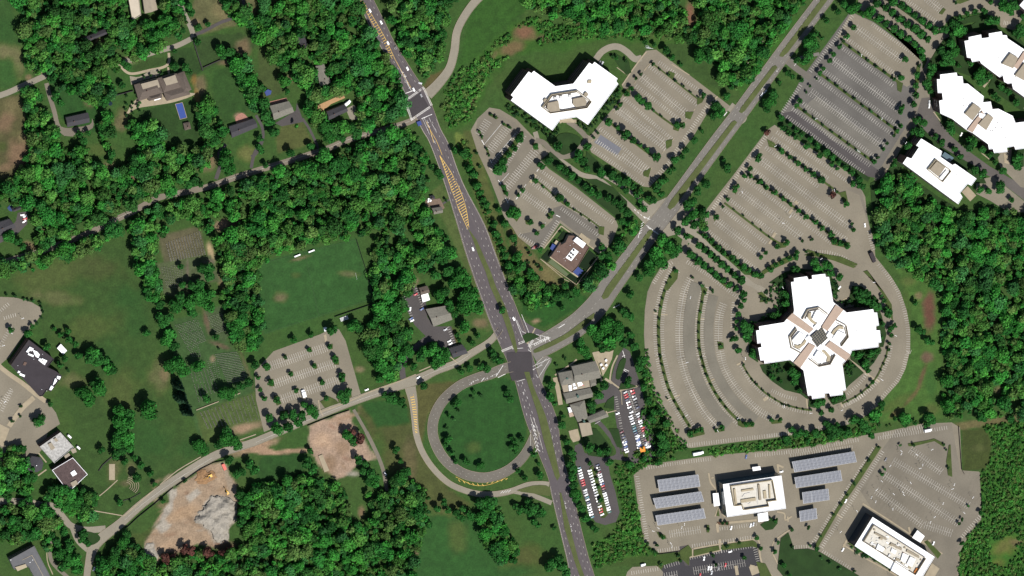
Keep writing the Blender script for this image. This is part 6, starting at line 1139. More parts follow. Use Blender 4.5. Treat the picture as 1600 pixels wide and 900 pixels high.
# solar canopies
M_PAN = mat('solar_panel', C255(122, 128, 142), rough=.45, spec=.4, var=.12, scale=.8, var2=.1, scale2=3)
def canopy(poly, label, grp='solar canopies over the parking rows', h=6.8):
    tl, tr, br, bl = [np.array(p) for p in poly]; c = at(*((tl+br)/2), h); e = empty('solar_canopy', (c.x, c.y, 0), label, 'solar canopy', grp)
    P = lambda u, v, z: Vector(at(*(tl+(tr-tl)*u+(bl-tl)*v), z))-Vector((c.x, c.y, 0))
    n = max(6, int(np.hypot(*(tr-tl))/2.05))
    for k in range(n):
        u0 = k/n+.09/n; u1 = (k+1)/n-.09/n; mb = MB(); lean = .012*((k*7) % 3-1)
        for j in range(4):
            v0 = j/4+.004; v1 = (j+1)/4-.004; q = [P(u0, v0, h+.35-(v0)*.5+lean), P(u1, v0, h+.35-v0*.5-lean), P(u1, v1, h+.35-v1*.5-lean), P(u0, v1, h+.35-v1*.5+lean)]
            mb.face(q[::-1]); mb.face([p-Vector((0, 0, .08)) for p in q])
        mb.build('solar_panel', M_PAN, e)
    mb = MB(); tq = [P(.003, .003, h-.12), P(.997, .003, h-.12), P(.997, .997, h-.62), P(.003, .997, h-.62)]; mb.face(tq[::-1]); mb.face([p-Vector((0, 0, .06)) for p in tq]); mb.build('gap_darkening_sheet', M_TAR, e)  # added dark sheet under the panels: darkens the gaps, keeps the cast shadow solid
    for v in (.15, .5, .85):
        mb = MB(); a, b = P(.005, v, h-.3-v*.4), P(.995, v, h-.3-v*.4); mb.tube(a, b, .16, .16, 4); mb.build('purlin', M_STEEL, e)
    k = max(3, int(n/9))
    for i in range(k+1):
        u = .04+.92*i/k; mb = MB(); b = P(u, .5, 0); mb.tube(b, (b.x, b.y, h-.6), .28, .28, 6); mb.build('post', M_STEEL, e)
        mb = MB(); mb.tube(P(u, .05, h-.2), P(u, .95, h-.5), .15, .15, 4); mb.build('beam', M_STEEL, e)
    mb = MB(); rim = [P(0, 0, h+.2), P(1, 0, h+.2), P(1, 1, h-.3), P(0, 1, h-.3)]
    for i in range(4): mb.tube(rim[i], rim[(i+1) % 4], .12, .12, 4)
    mb.build('edge_frame', M_STEEL, e)
for s, l in (("175,385 585,330 605,468 195,505", 'grey striped solar canopy, upper of the three left of the square office'), ("130,570 612,500 635,632 162,672", 'grey striped solar canopy, middle of the three left of the square office'), ("155,742 638,670 665,784 178,842", 'grey striped solar canopy, lowest of the three left of the square office')): canopy(Zcw(s), l)
for s, l in (("65,230 430,170 456,228 80,292", 'longest solar canopy, top of the four right of the square office'), ("80,322 350,280 372,342 90,384", 'second longest solar canopy, second of the four right of the square office'), ("125,410 278,388 299,452 132,476", 'short solar canopy, third of the four right of the square office'), ("108,520 208,502 226,562 114,582", 'shortest solar canopy, bottom of the four right of the square office')): canopy(Zn(s), l)
# day nursery
o = office('nursery_building', 'brown-roofed day nursery inside a square fence with green play courts', Zday("478,150 545,150 590,190 745,300 600,545 525,625 250,418 375,235 380,270 440,235"), 6.5, M_STONE, M_TARB, 'nursery', 1, minlen=12)
box_part(o, 'rooftop_unit', Zday("585,165 700,250 660,310 540,215"), 5.6, 8.5, M_WHITE2, M_WHITE)
box_part(o, 'equipment_deck', Zday("540,305 607,355 512,475 440,430"), 5.6, 6.2, M_WHITE2, M_WHITE)
for x, y in ((545, 335), (512, 375), (537, 395), (487, 412), (510, 432)): q = Zday(x, y); box_part(o, 'air_handler', [(q[0]-1.2, q[1]-.8), (q[0]+1, q[1]-1.6), (q[0]+1.4, q[1]+1), (q[0]-.8, q[1]+1.6)], 6.2, 7.4, M_TAR)
ring_part(o, 'stone_cornice', Zday("250,425 590,672"), 0, 5, M_BEIGE, 1.6, False); specks(o, Zday, "498,275 625,375 420,438 435,470 360,355 540,250 340,350 575,450", 5.6, M_WHITE2, .4, .6)
def flat_thing(name, label, cat, poly, z0, z1, m, mtop=None, group=None, extra=None):
    b = ccw(wpts(poly, z1)); c = center(b); e = empty(name, c, label, cat, group); mb = MB(); mb.prism([(p[0]-c[0], p[1]-c[1]) for p in b], z0, z1, 0, 0, True); mb.build('canopy_top' if z0 > 1 else 'body', mtop or m, e)
    if z0 > 1:
        for p in b: mb = MB(); mb.tube((p[0]-c[0], p[1]-c[1], 0), (p[0]-c[0], p[1]-c[1], z0), .1, .1, 5); mb.build('post', M_STEEL, e)
    return e
flat_thing('shade_sail', 'blue shade sail at the upper left corner of the day nursery', 'shade sail', Zday("272,250 345,290 292,357 240,312"), 3.2, 3.4, M_BLUE)
flat_thing('shade_sail', 'blue shade sail at the lower right corner of the day nursery', 'shade sail', Zday("600,545 667,600 600,682 535,612"), 3.2, 3.4, M_BLUE)
flat_thing('play_shelter', 'tan shelter touching the upper blue shade sail', 'shelter', Zday("320,205 375,240 345,285 292,245"), 2.8, 3.1, M_BEIGE)
def fence(pts, label, h=1.8, m=M_WOOD, name='fence', cat='fence', step=4.0, t=.12):
    P = [at(x, y, 0) for x, y in pts]; c = P[0]; e = empty(name, (c.x, c.y, 0), label, cat)
    for a, b in zip(P[:-1], P[1:]):
        a = a-c; b = b-c; d = (b-a).normalized(); nn = Vector((-d.y, d.x, 0))*t/2
        mb = MB(); mb.prism([tuple((a-nn)[:2]), tuple((b-nn)[:2]), tuple((b+nn)[:2]), tuple((a+nn)[:2])], .1, h-.1); mb.build('fence_panel', m, e)
        k = max(1, int((b-a).length/max(step, (b-a).length/20)))
        mb2 = MB()
        for i in range(k+1): p = a.lerp(b, i/k); mb2 = MB(); mb2.box((p.x, p.y), (.22, .22, h), math.atan2(d.y, d.x)); mb2.build('fence_post', m, e)
    return e
fence(Zday("110,440 570,770 850,420"), 'pale fence on two sides of the day nursery courts', 2.2, M_BEIGE, t=.5)
# school with dark roof
o = office('school_building', 'dark-roofed school with three clusters of white roof units', Zsch("290,70 545,265 478,347 560,385 625,435 510,592 470,575 430,635 400,640 110,325"), 11, M_BRICK, M_TAR, 'school', 2, minlen=12)
for s in ("300,140 340,160 320,185 300,180 285,200 262,192", "330,170 375,190 400,220 385,255 360,240 345,215", "285,205 340,225 335,245 280,220", "400,255 440,285 460,300 450,325 415,300 385,275", "420,255 475,280 465,300 420,280", "185,380 205,390 200,405 175,402", "205,405 252,425 245,445 195,425", "575,432 612,440 600,470 570,460", "555,455 575,480 555,510 530,530", "515,530 540,545 515,578 495,572"): box_part(o, 'rooftop_unit', Zsch(s), 10.1, 12, M_WHITE2, M_WHITE)
box_part(o, 'brown_hatch', Zsch("245,290 272,300 255,330 230,322"), 10.1, 10.9, M_TARB); specks(o, Zsch, "428,215 420,570 470,585 340,265 180,330", 10.1, M_WHITE2, .4, .6)
e = office('storage_shed', 'small white-roofed shed behind the dark-roofed school', Zsch("612,112 675,180 635,218 573,155"), 3.5, M_STONE, M_WHITE, 'shed', 1, parapet=.2, minlen=30)
# lower school buildings
M_MOT = mat('mottled_roof', C255(205, 202, 196), var=.3, scale=.45, var2=.15, scale2=1.4)
o = office('school_building', 'mottled white-roofed block above the brown-roofed block', T(3, 0)("248,92 378,2 462,95 340,195"), 10, M_BRICK, M_MOT, 'school', 2, minlen=10)
for s in ("300,75 320,65 345,100 322,115", "400,150 430,130 440,145 410,165", "335,45 350,35 365,55 350,62", "440,110 470,100 480,125 455,135"): box_part(o, 'rooftop_unit', T(3, 0)(s), 9.1, 10.6, M_TAUPE)
o = office('school_building', 'brown-roofed block below the mottled white roof', T(3, 0)("325,238 455,160 548,265 455,352 405,345"), 9, M_BRICK, mat("patchy_brown_roof", C255(102, 86, 84), var=.22, scale=.3, var2=.2, scale2=1.2), 'school', 2, minlen=10, mtop=M_WHITE2)
box_part(o, 'skylight', T(3, 0)("440,255 465,238 482,262 455,278"), 8.1, 9.2, M_WHITE2, M_WHITE); box_part(o, 'rooftop_unit', T(3, 0)("440,318 475,300 490,325 455,345"), 8.1, 9.6, M_TAUPE)
def gable(corners, hw, hr, label=None, cat='house', m=M_SHIN_G, mw=M_STONE, name='house', hip=0.0, root=None, extras=None, group=None):
    """corners: eave corners in order; ridge runs along the longer side"""
    b = [Vector(p) for p in ccw(wpts(corners, hw))]; c = sum(b, Vector((0, 0)))/4; r0 = root
    if root is None: root = empty(name, (c.x, c.y, 0), label, cat, group)
    o0 = Vector((root.location.x, root.location.y)); b = [p-o0 for p in b]
    if (b[1]-b[0]).length < (b[2]-b[1]).length: b = b[1:]+b[:1]
    m1 = (b[3]+b[0])/2; m2 = (b[1]+b[2])/2; d = m2-m1; m1 = m1+d*hip; m2 = m2-d*hip
    w_ = MB(); cc = sum(b, Vector((0, 0)))/4; inn = [cc+(p-cc)*.94 for p in b]; w_.prism([tuple(p) for p in inn], 0, hw); w_.build('wall', mw, root)
    rf = MB(); v = lambda p, z: (p.x, p.y, z); e = .0
    rf.face([v(b[0], hw), v(b[1], hw), v(m2, hr), v(m1, hr)]); rf.face([v(b[2], hw), v(b[3], hw), v(m1, hr), v(m2, hr)])
    rf.face([v(b[1], hw), v(b[2], hw), v(m2, hr)]); rf.face([v(b[3], hw), v(b[0], hw), v(m1, hr)]); rf.face([v(b[3], hw-.05), v(b[2], hw-.05), v(b[1], hw-.05), v(b[0], hw-.05)])
    ro = rf.build('roof', m, root)
    if r0 is None or extras:
        p = m1.lerp(m2, .3); mb = MB(); mb.box((p.x, p.y), (.9, .9, hr-hw+1.4), 0, hw); mb.build('chimney', M_BRICK, ro)
        for k in range(2):
            q = (b[3]+(b[2]-b[3])*(.3+.4*k)); mb = MB(); dd = (b[2]-b[3]).normalized(); mb.box((cc+(q-cc)*.945)[:], (1.3, .1, 1.4), math.atan2(dd.y, dd.x), 1.0); mb.build('window', M_GLASS, root)
    return root
def g(s, zf, *a, **k): return gable(zf(s), *a, **k)
o = office('institute_building', 'grey-roofed angular building at the bottom left corner', T(3, 0)("60,798 215,712 240,760 345,960 245,960 185,850 150,830 90,862"), 9, M_STONE, mat('grey_membrane', C255(122, 122, 124), var=.08, scale=.3), 'college building', 2, minlen=10)
ring_part(o, 'roof_rail', T(3, 0)("140,800 200,770 270,900"), 8.1, 8.5, M_BEIGE, .4, False); units(o, T(3, 0), ("95,845 160,825 170,845 110,870",), 8.1, M_BEIGE, h=1.2); specks(o, T(3, 0), "188,815 68,800 205,800", 8.1, M_WHITE2, .6, .8)
oc = T(3, 0)("165,192 200,152 255,160 272,195 262,235 230,252 185,245 160,225"); b = wpts(oc, 6); c = center(b); e = empty('chapel', c, 'dark grey octagonal chapel beside the mottled white roof', 'chapel')
mb = MB(); mb.prism([((p[0]-c[0])*.95, (p[1]-c[1])*.95) for p in b], 0, 6); mb.build('wall', M_STONE, e); mb = MB(); bb = ccw([(p[0]-c[0], p[1]-c[1]) for p in b])
for i in range(8): mb.face([(*bb[i], 6), (*bb[(i+1) % 8], 6), (0, 0, 9.5)])
ro = mb.build('roof', M_SHIN_D, e); mb = MB(); mb.tube((1, .5, 8.5), (1, .5, 10.5), .6, .5, 8); mb.build('cupola', M_WHITE2, ro)
# club complex
o = g("185,183 395,135 442,283 210,332", Zk, 7, 11.5, 'large grey hip-roofed clubhouse with several joined wings', 'clubhouse', M_SHIN_G, M_STONE, 'clubhouse', .0)
for s, h1, h2, hp in (("70,240 190,218 215,330 95,352", 6.8, 10.4, .25), ("112,420 350,370 376,450 140,512", 6.4, 9.6, 0), ("170,520 300,480 330,640 240,672", 5.8, 9, .2), ("310,632 468,565 512,625 345,682", 5.6, 8.6, 0), ("345,300 400,290 408,345 352,365", 4, 5.5, .2)): gable(Zk(s), h1, h2, root=o, m=M_SHIN_G, hip=hp)
box_part(o, 'flat_roof', Zk("100,352 340,305 348,368 118,415"), 0, 5, M_STONE, M_TAUPE); box_part(o, 'flat_roof', Zk("250,682 350,675 372,780 280,802"), 0, 4.6, M_STONE, M_TAUPE)
for s in ("235,325 270,318 290,345 245,360", "195,335 215,330 222,355 200,360", "160,350 185,345 190,395 165,400", "200,370 230,360 235,375 205,385"): box_part(o, 'rooftop_unit', Zk(s), 5, 6.4, M_WHITE2, M_WHITE)
for s in ("230,440 245,430 255,450 240,462", "285,662 300,655 310,672 295,680", "310,245 325,238 332,250 318,260", "135,290 150,280 160,292 145,300"): box_part(o, 'green_cupola', Zk(s), 8, 10.6, mat('green_copper', C255(90, 120, 110)))
specks(o, Zk, "280,340 293,348 285,350", 5, M_RED, .6, .8)
flat_thing('party_tent', 'small white-topped shed on the club lawn beside the highway', 'shed', Zk("152,545 190,540 205,580 165,590"), 0, 2.6, M_WHITE2); flat_thing('party_tent', 'small pinkish shed just below the white-topped one by the club', 'shed', Zk("160,592 205,585 212,618 170,630"), 0, 2.4, M_PINK)
for k, (x, y) in enumerate(((448, 168), (490, 130), (492, 172), (465, 200))):
    p = at(*Zk(x, y), 2.5); e = empty('patio_umbrella', (p.x, p.y, 0), f'white patio umbrella, {("leftmost", "topmost", "rightmost", "lowest")[k]} of the four on the club terrace', 'umbrella', 'umbrellas on the club terrace')
    mb = MB()
    for i in range(8): a = i*math.pi/4; a2 = a+math.pi/4; mb.face([(1.5*math.cos(a), 1.5*math.sin(a), 2.3), (1.5*math.cos(a2), 1.5*math.sin(a2), 2.3), (0, 0, 3)])
    mb.build('canopy_cloth', M_WHITE2, e); mb = MB(); mb.tube((0, 0, 0), (0, 0, 3.1), .05, .05, 6); mb.build('pole', M_STEEL, e)
# stone building and annexes left of the highway
o = g("1060,132 1188,110 1228,198 1110,242", T(2, 1), 6, 9.5, 'grey-green roofed hall beside the parking court left of the highway', 'hall', M_SHIN_G, M_BRICK, 'hall'); box_part(o, 'entrance_porch', T(2, 1)("1072,150 1090,148 1120,225 1105,235"), 0, 3.5, M_TAR)
g("1205,380 1290,352 1325,408 1232,438", T(2, 1), 5, 8, 'dark gabled lodge at the bend above the shady drive', 'lodge', M_SHIN_D, M_STONE, 'lodge')
g("1018,0 1070,-15 1085,30 1030,45", T(2, 1), 5, 7.5, 'brown-roofed house above the white-roofed annex', m=M_SHIN_B); office('annex', 'small white-roofed annex at the top of the parking court', T(2, 1)("1032,42 1075,32 1088,75 1042,90"), 4, M_STONE, M_WHITE, 'annex', 1, parapet=.2, minlen=30)
# houses in the north-west
o = g("838,530 990,488 1020,582 868,632", T(0, 0), 7, 11, 'long brown-roofed mansion with flat grey roof decks', 'mansion', M_SHIN_B, M_STONE, 'mansion', .2)
for s in ("990,488 1105,458 1135,545 1022,578", "1108,462 1150,445 1198,560 1140,592", "1022,578 1165,535 1190,590 1042,632", "918,600 1010,575 1015,610 930,632"): gable(T(0, 0)(s), 6.6, 9.8, root=o, m=M_SHIN_B, hip=.25)
box_part(o, 'roof_deck', T(0, 0)("880,525 985,497 1000,545 900,575"), 9, 9.9, M_TAUPE); box_part(o, 'roof_deck', T(0, 0)("1020,492 1095,468 1112,515 1040,535"), 9, 10.2, M_TAUPE); box_part(o, 'white_awning', T(0, 0)("960,612 1000,600 1005,618 965,630"), 2.8, 3.1, M_WHITE2)
g("410,735 550,703 560,765 420,795", T(0, 0), 5, 8, 'grey-roofed house at the end of the curved left driveway', m=M_SHIN_D); g("520,238 655,180 672,212 535,266", T(0, 0), 5, 7.5, 'grey-roofed house half hidden in woods above the country road', m=M_SHIN_D)
g("1430,792 1590,740 1610,795 1450,862", T(0, 0), 5, 8, 'long grey-roofed house beside the pink patio', m=M_SHIN_D); e = g("1145,770 1185,762 1195,805 1155,815", T(0, 0), 3, 5.5, 'small square pavilion below the swimming pool', 'pavilion', M_SHIN_B, M_STONE, 'pavilion', .45)
o = office('villa', 'long white-roofed villa cut by the top frame edge', T(0, 0)("790,-80 860,-80 882,95 828,128"), 7, M_STONE, mat('cream_roof', C255(228, 214, 192), var=.05), 'villa', 2, minlen=30); gable(T(0, 0)("885,-60 962,-60 985,60 905,85"), 6, 8.5, root=o, m=M_TAUPE)
g("85,662 205,632 238,700 112,752", T(0, 1), 5.5, 9, 'grey-green gabled house below the blue trampoline cover', m=M_SHIN_G); g("372,412 425,398 468,515 402,540", T(0, 1), 5, 8, 'grey gabled house deep in the woods left of the highway', m=M_SHIN_G)
g("440,698 555,652 575,695 455,752", T(0, 1), 5.5, 8.5, 'dark gabled house beside the orange timber deck', m=M_SHIN_D); g("252,235 298,215 328,290 275,302", T(0, 1), 5, 8, 'small dark house highest in the woods left of the highway', m=M_SHIN_D); g("285,-20 340,-20 345,8 290,12", T(0, 1), 4, 6, 'tan-roofed house cut by the top edge', m=M_SHIN_B)
g("-40,500 60,468 100,520 0,572", T(1, 0), 5.5, 9, 'grey gabled house cut by the left frame edge', m=M_SHIN_D); g("70,402 122,382 135,405 85,425", T(1, 0), 4.5, 7, 'small grey garage beside the blue tarpaulin at the left edge', 'garage', M_SHIN_D, M_STONE, 'garage')
g("1098,402 1160,392 1168,430 1112,440", T(1, 1), 5, 7.5, 'small grey house beside the highway hatching', m=M_SHIN_G); g("1085,325 1112,320 1120,342 1095,350", T(1, 1), 3, 4.5, 'dark little shed behind the small highway-side house', 'shed', M_SHIN_D, M_STONE, 'garden_shed')
# ================================================================ GARDEN AND SITE THINGS
q = T(0, 0)("1095,650 1140,640 1168,735 1125,746"); c = at(*T(0, 0)(1130, 692), 0); e = empty('swimming_pool', (c.x, c.y, 0), 'rectangular blue swimming pool behind the mansion', 'swimming pool')
mb = MB(); mb.face([Vector(at(x, y, .55))-c for x, y in q[::-1]]); mb.build('water', M_POOL, e); ring = MB(); P = [Vector(at(x, y, .6))-c for x, y in q]
for i in range(4): ring.tube(P[i], P[(i+1) % 4], .35, .35, 4)
ring.build('coping', M_CONC, e)
def disc(name, x, y, r, z, m, label, cat, legs=True):
    p = at(x, y, z); e = empty(name, (p.x, p.y, 0), label, cat); mb = MB(); mb.tube((0, 0, z-.1), (0, 0, z), r, r, 16); mb.build('mat', m, e); mb = MB()
    for k in range(6): a = k*math.pi/3; mb = MB(); mb.tube((r*math.cos(a), r*math.sin(a), 0), (r*math.cos(a), r*math.sin(a), z), .06, .06, 5); mb.build('leg', M_STEEL, e)
disc('trampoline', *T(0, 0)(690, 648), 2.2, .9, mat('dark_blue_mat', C255(28, 52, 66)), 'round dark blue trampoline on the lawn left of the mansion', 'trampoline')
flat_thing('play_canopy', 'bright blue play canopy on the lawn above the grey-green gabled house', 'play canopy', T(0, 1)("52,572 75,558 98,568 92,590 65,600"), 1.6, 1.8, M_BLUE)
flat_thing('tarpaulin', 'blue tarpaulin beside the small grey garage at the left edge', 'tarpaulin', T(1, 0)("45,400 72,368 92,380 80,400 75,422 58,418"), .3, .5, mat('pale_blue_fabric', C255(70, 90, 135)))
flat_thing('bus_shelter', 'blue-topped shelter at the lower corner of the northern junction', 'shelter', T(0, 1)("1003,762 1028,755 1038,778 1015,790"), 2.2, 2.4, M_BLUE)
def vehicle_box(x, y, L_, W_, h, ang, label, cat, name, body=M_WHITE2, cab=True):
    p = at(x, y, h*.8); e = empty(name, (p.x, p.y, 0), label, cat, rz=ang); mb = MB(); mb.box((-L_*.12, 0), (L_*.74, W_, h), 0, .9); mb.build('cargo_box', body, e)
    mb = MB(); mb.box((L_*.38, 0), (L_*.22, W_*.9, h*.72), 0, .6); mb.build('cab', body, e); mb = MB(); mb.box((L_*.485, 0), (.06, W_*.8, .8), 0, 1.7); mb.build('windscreen', M_GLASS, e)
    for sx in (-.35, .35):
        for sy in (-.5, .5): mb = MB(); mb.tube((L_*sx, W_*sy-.12*(1 if sy > 0 else -1), .45), (L_*sx, W_*sy+.12*(1 if sy > 0 else -1), .45), .45, .45, 10); mb.build('wheel', M_TYRE, e)
for a in ((1450, 672.5, 9, 3, 3.4, R(4), 'white box truck at the top of the big right-hand lot', 'truck', 'box_truck'), (1091, 708.5, 13, 3.2, 3.4, R(5), 'long white trailer parked among trees above the solar canopies', 'trailer', 'box_trailer'), (474.5, 615, 8.5, 4, 3.2, R(105), 'white box van alone in the square car park', 'van', 'box_van'),
          (543, 161, 8, 3.2, 3, R(35), 'white van beside the dark house with the orange deck', 'van', 'box_van'), (108.5, 682, 5.5, 2, 2.4, R(-45), 'white minibus right of the mottled white roof, upper one', 'minibus', 'minibus'), (122.5, 699.5, 5, 2, 2.4, R(-45), 'white minibus right of the mottled white roof, lower one', 'minibus', 'minibus'),
          (1005, 882.5, 6, 2.4, 2.6, R(8), 'white van parked on grass above the small pale lot', 'van', 'box_van')): vehicle_box(*a)
# containers, excavators and the rubble heap of the construction site
e = flat_thing('site_container', 'red container on the upper edge of the construction site', 'container', T(3, 0)("1385,205 1402,198 1418,232 1402,242"), 0, 2.6, M_RED)
def excavator(x, y, ang, label, s=1.0):
    p = at(x, y, 1.5); e = empty('excavator', (p.x, p.y, 0), label, 'excavator', 'excavators on the construction site', ang); e.scale = (s, s, s)
    for sy in (-1.2, 1.2): mb = MB(); mb.box((0, sy), (4, .6, .9)); mb.build('track', M_TYRE, e)
    mb = MB(); mb.box((-.4, 0), (3.6, 2.6, 1.5), 0, 1); mb.build('body', M_YELLOWP, e); mb = MB(); mb.box((.7, .7), (1.3, 1.1, 1.3), 0, 2.5); mb.build('cab', M_GLASS, e)
    mb = MB(); mb.tube((1.2, -.2, 2), (4.2, -.2, 4.6), .35, .28, 6); mb.build('boom', M_YELLOWP, e); mb = MB(); mb.tube((4.2, -.2, 4.6), (6.6, -.2, 1.8), .25, .2, 6); mb.build('arm', M_YELLOWP, e); mb = MB(); mb.box((6.6, -.2), (1, 1.1, .9), 0, .9); mb.build('bucket', M_TAR, e)
excavator(*T(3, 0)(1310, 275), R(200), 'yellow excavator at the top of the construction site', 1.2); excavator(*T(3, 0)(1420, 378), R(120), 'yellow excavator at the upper right edge of the rubble heap'); excavator(*T(3, 0)(1370, 455), R(-35), 'grey-brown excavator on top of the rubble heap', .95)
def heap(name, poly, h, m, label, cat, seed):
    poly = smooth(poly, 4, True)
    gg = np.random.default_rng(seed); xs = [p[0] for p in poly]; ys = [p[1] for p in poly]; st = 1.6
    X, Y = np.meshgrid(np.arange(min(xs)-2, max(xs)+3, st), np.arange(min(ys)-2, max(ys)+3, st)); d = polydist(X, Y, poly)+(vnoise(X, Y, 5, seed+3)-.5)*6
    H = np.clip(d/9, 0, 1)**.7*h*(.45+.9*vnoise(X, Y, 8, seed))+np.where(d > 0, (vnoise(X, Y, 2.4, seed+1)-.5)*.9, 0)+.08; mb = MB(); V = at_np(X.ravel(), Y.ravel(), 0); V[:, 2] = H.ravel(); ny, nx = X.shape
    c = V.mean(0); mb.v = [tuple(v) for v in (V-np.array([c[0], c[1], 0]))]
    for j in range(ny-1):
        for i in range(nx-1):
            if min(d[j, i], d[j+1, i], d[j, i+1], d[j+1, i+1]) > 0: mb.f.append([(j+1)*nx+i, (j+1)*nx+i+1, j*nx+i+1, j*nx+i]); mb.m.append(0)
    o = mb.build(name, m); o.location = (c[0], c[1], 0); tag(o, label, cat)
M_RUB = mat('rubble', C255(186, 178, 164), var=.14, scale=.35, var2=.25, scale2=1.6)
heap('rubble_heap', T(3, 0)("1330,395 1440,415 1475,470 1475,540 1430,610 1425,685 1345,685 1300,615 1215,550 1260,480"), 5, M_RUB, 'broad grey rubble heap on the construction site', 'rubble heap', 31)
heap('rubble_heap', T(3, 0)("905,705 958,695 985,780 940,815 900,780"), 2.5, M_RUB, 'small grey rubble heap at the lower left tip of the site', 'rubble heap', 41)
heap('soil_heap', T(3, 0)("1240,240 1330,250 1350,300 1270,330 1220,300"), 2, mat('soil', C255(176, 138, 100), var=.2, scale=.6), 'low brown soil heap beside the upper excavator', 'soil heap', 51)
flat_thing('material_stack', 'pale stack of panels lying on the lower dirt site', 'stack', T(3, 1)("390,150 415,140 458,240 428,252"), 0, 1.2, M_CONC)
# fences and hedges
fence(T(0, 0)("655,612 830,565"), 'dark garden wall left of the mansion', 2.4, M_TAR, 'garden_wall', 'wall', t=.6); fence(T(0, 0)("1208,262 1235,350 1265,440"), 'dark hedge-lined fence right of the round drive', 2, M_TAR, t=.8); fence(T(0, 0)("830,525 1000,485 1110,460"), 'dark wall along the front of the mansion', 2.6, M_TAR, 'garden_wall', 'wall', t=.5)
fence(T(0, 0)("1270,420 1380,370"), 'dark fence between the upper gardens', 2, M_TAR, t=.7)
fence(T(3, 0)("785,600 860,530 960,450 1080,345"), 'dark site fence along the shady drive', 2.2, M_TAR); fence(T(3, 0)("1100,335 1250,230 1330,190 1400,175"), 'dark site fence at the top of the rubble site', 2.2, M_TAR)
fence(T(2, 1)("320,858 480,795 580,762"), 'dark fence along the top of the lower dirt site', 2.2, M_TAR); fence(PX("556,373 571,420 584,467"), 'dark fence on the right side of the sports field', 2.4, M_TAR); fence(T(2, 1)("490,178 600,140 725,98"), 'dark fence under the sports field', 2.2, M_TAR)
fence(T(2, 0)("1225,762 1365,708"), 'pale stone cemetery wall, lower left stretch', 1.3, M_BEIGE, 'stone_wall', 'wall', t=.8); fence(T(2, 0)("1460,672 1500,655"), 'pale stone cemetery wall, short right stretch', 1.3, M_BEIGE, 'stone_wall', 'wall', t=.8)
fence(T(3, 0)("615,242 640,205 700,152"), 'curved dark hedge line on the school lawn', 1.4, M_TAR, 'clipped_hedge', 'hedge', t=.7); fence(T(3, 0)("770,428 820,412 878,380"), 'dark kerb wall under the curved garden terraces', 1, M_TAR, 'garden_wall', 'wall', t=.5)
fence(PX("1008,849 1025,866 1062,861"), 'dark fence below the lower left canopy lot', 1.8, M_TAR); fence(PX("1497,665 1502,733 1506,740"), 'thin fence between the right lot and the square lawn', 2, M_TAR)
def rings(x, y, n):
    for k in range(n):
        pts = [(x+(9+k*3.2)*math.cos(a), y+(6+k*2.6)*math.sin(a)) for a in np.linspace(-1.3, .75, 12)]; P = [at(*p, .35) for p in pts]; c = P[0]
        mb = MB()
        for a, b in zip(P[:-1], P[1:]): mb.tube(a-c, b-c, .35, .35, 4)
        o = mb.build('stone_step', M_CONC); o.location = c; tag(o, f'curved stone terrace, {ORD[k]} from the centre on the lawn', 'terrace step', 'curved stone terraces on the school lawn')
rings(195, 759, 5)
# pond edge, goal posts, benches
for k, (x, y) in enumerate(((464, 399), (486, 392))):
    p = at(x, y, .5); e = empty('team_shelter', (p.x, p.y, 0), f'white team bench shelter, {("left", "right")[k]} one above the sports field', 'bench shelter', 'bench shelters by the sports field', R(17)); mb = MB(); mb.box((0, 0), (7, 1.5, .12), 0, 2.2); mb.build('roof', M_WHITE2, e); mb = MB(); mb.box((0, .6), (7, .1, 2.2), 0, 0); mb.build('back_panel', M_WHITE2, e); mb = MB(); mb.box((0, 0), (6.5, .4, .08), 0, .45); mb.build('seat', M_WOOD, e)
p = at(*T(2, 1)(548, 182), .5); e = empty('bleachers', (p.x, p.y, 0), 'small metal bleachers at the lower corner of the sports field', 'bleachers', rz=R(15))
for k in range(4): mb = MB(); mb.box((0, -k*1.0), (9, .5, .08), 0, .45+k*.4); mb.build('bench_row', M_WHITE2, e)
for sx in (-4, 0, 4): mb = MB(); mb.box((sx, -1.5), (.15, 4, .4), 0, 0); mb.build('frame', M_STEEL, e)
for (x, y, l) in ((556, 431, 'white goal frame at the right end of the sports field'), (404, 466, 'white goal frame at the left end of the sports field')):
    p = at(x, y, 1); e = empty('goal_frame', (p.x, p.y, 0), l, 'goal', 'goals on the sports field', R(105)); mb = MB(); mb.tube((-3.6, 0, 0), (-3.6, 0, 2.4), .07, .07, 6); mb.build('post', M_WHITE2, e); mb = MB(); mb.tube((3.6, 0, 0), (3.6, 0, 2.4), .07, .07, 6); mb.build('post', M_WHITE2, e); mb = MB(); mb.tube((-3.6, 0, 2.4), (3.6, 0, 2.4), .07, .07, 6); mb.build('crossbar', M_WHITE2, e)
flat_thing('kiosk', 'small white kiosk roof at the top of the square car park', 'kiosk', T(2, 1)("425,250 442,246 446,268 428,272"), 0, 2.6, M_WHITE2)
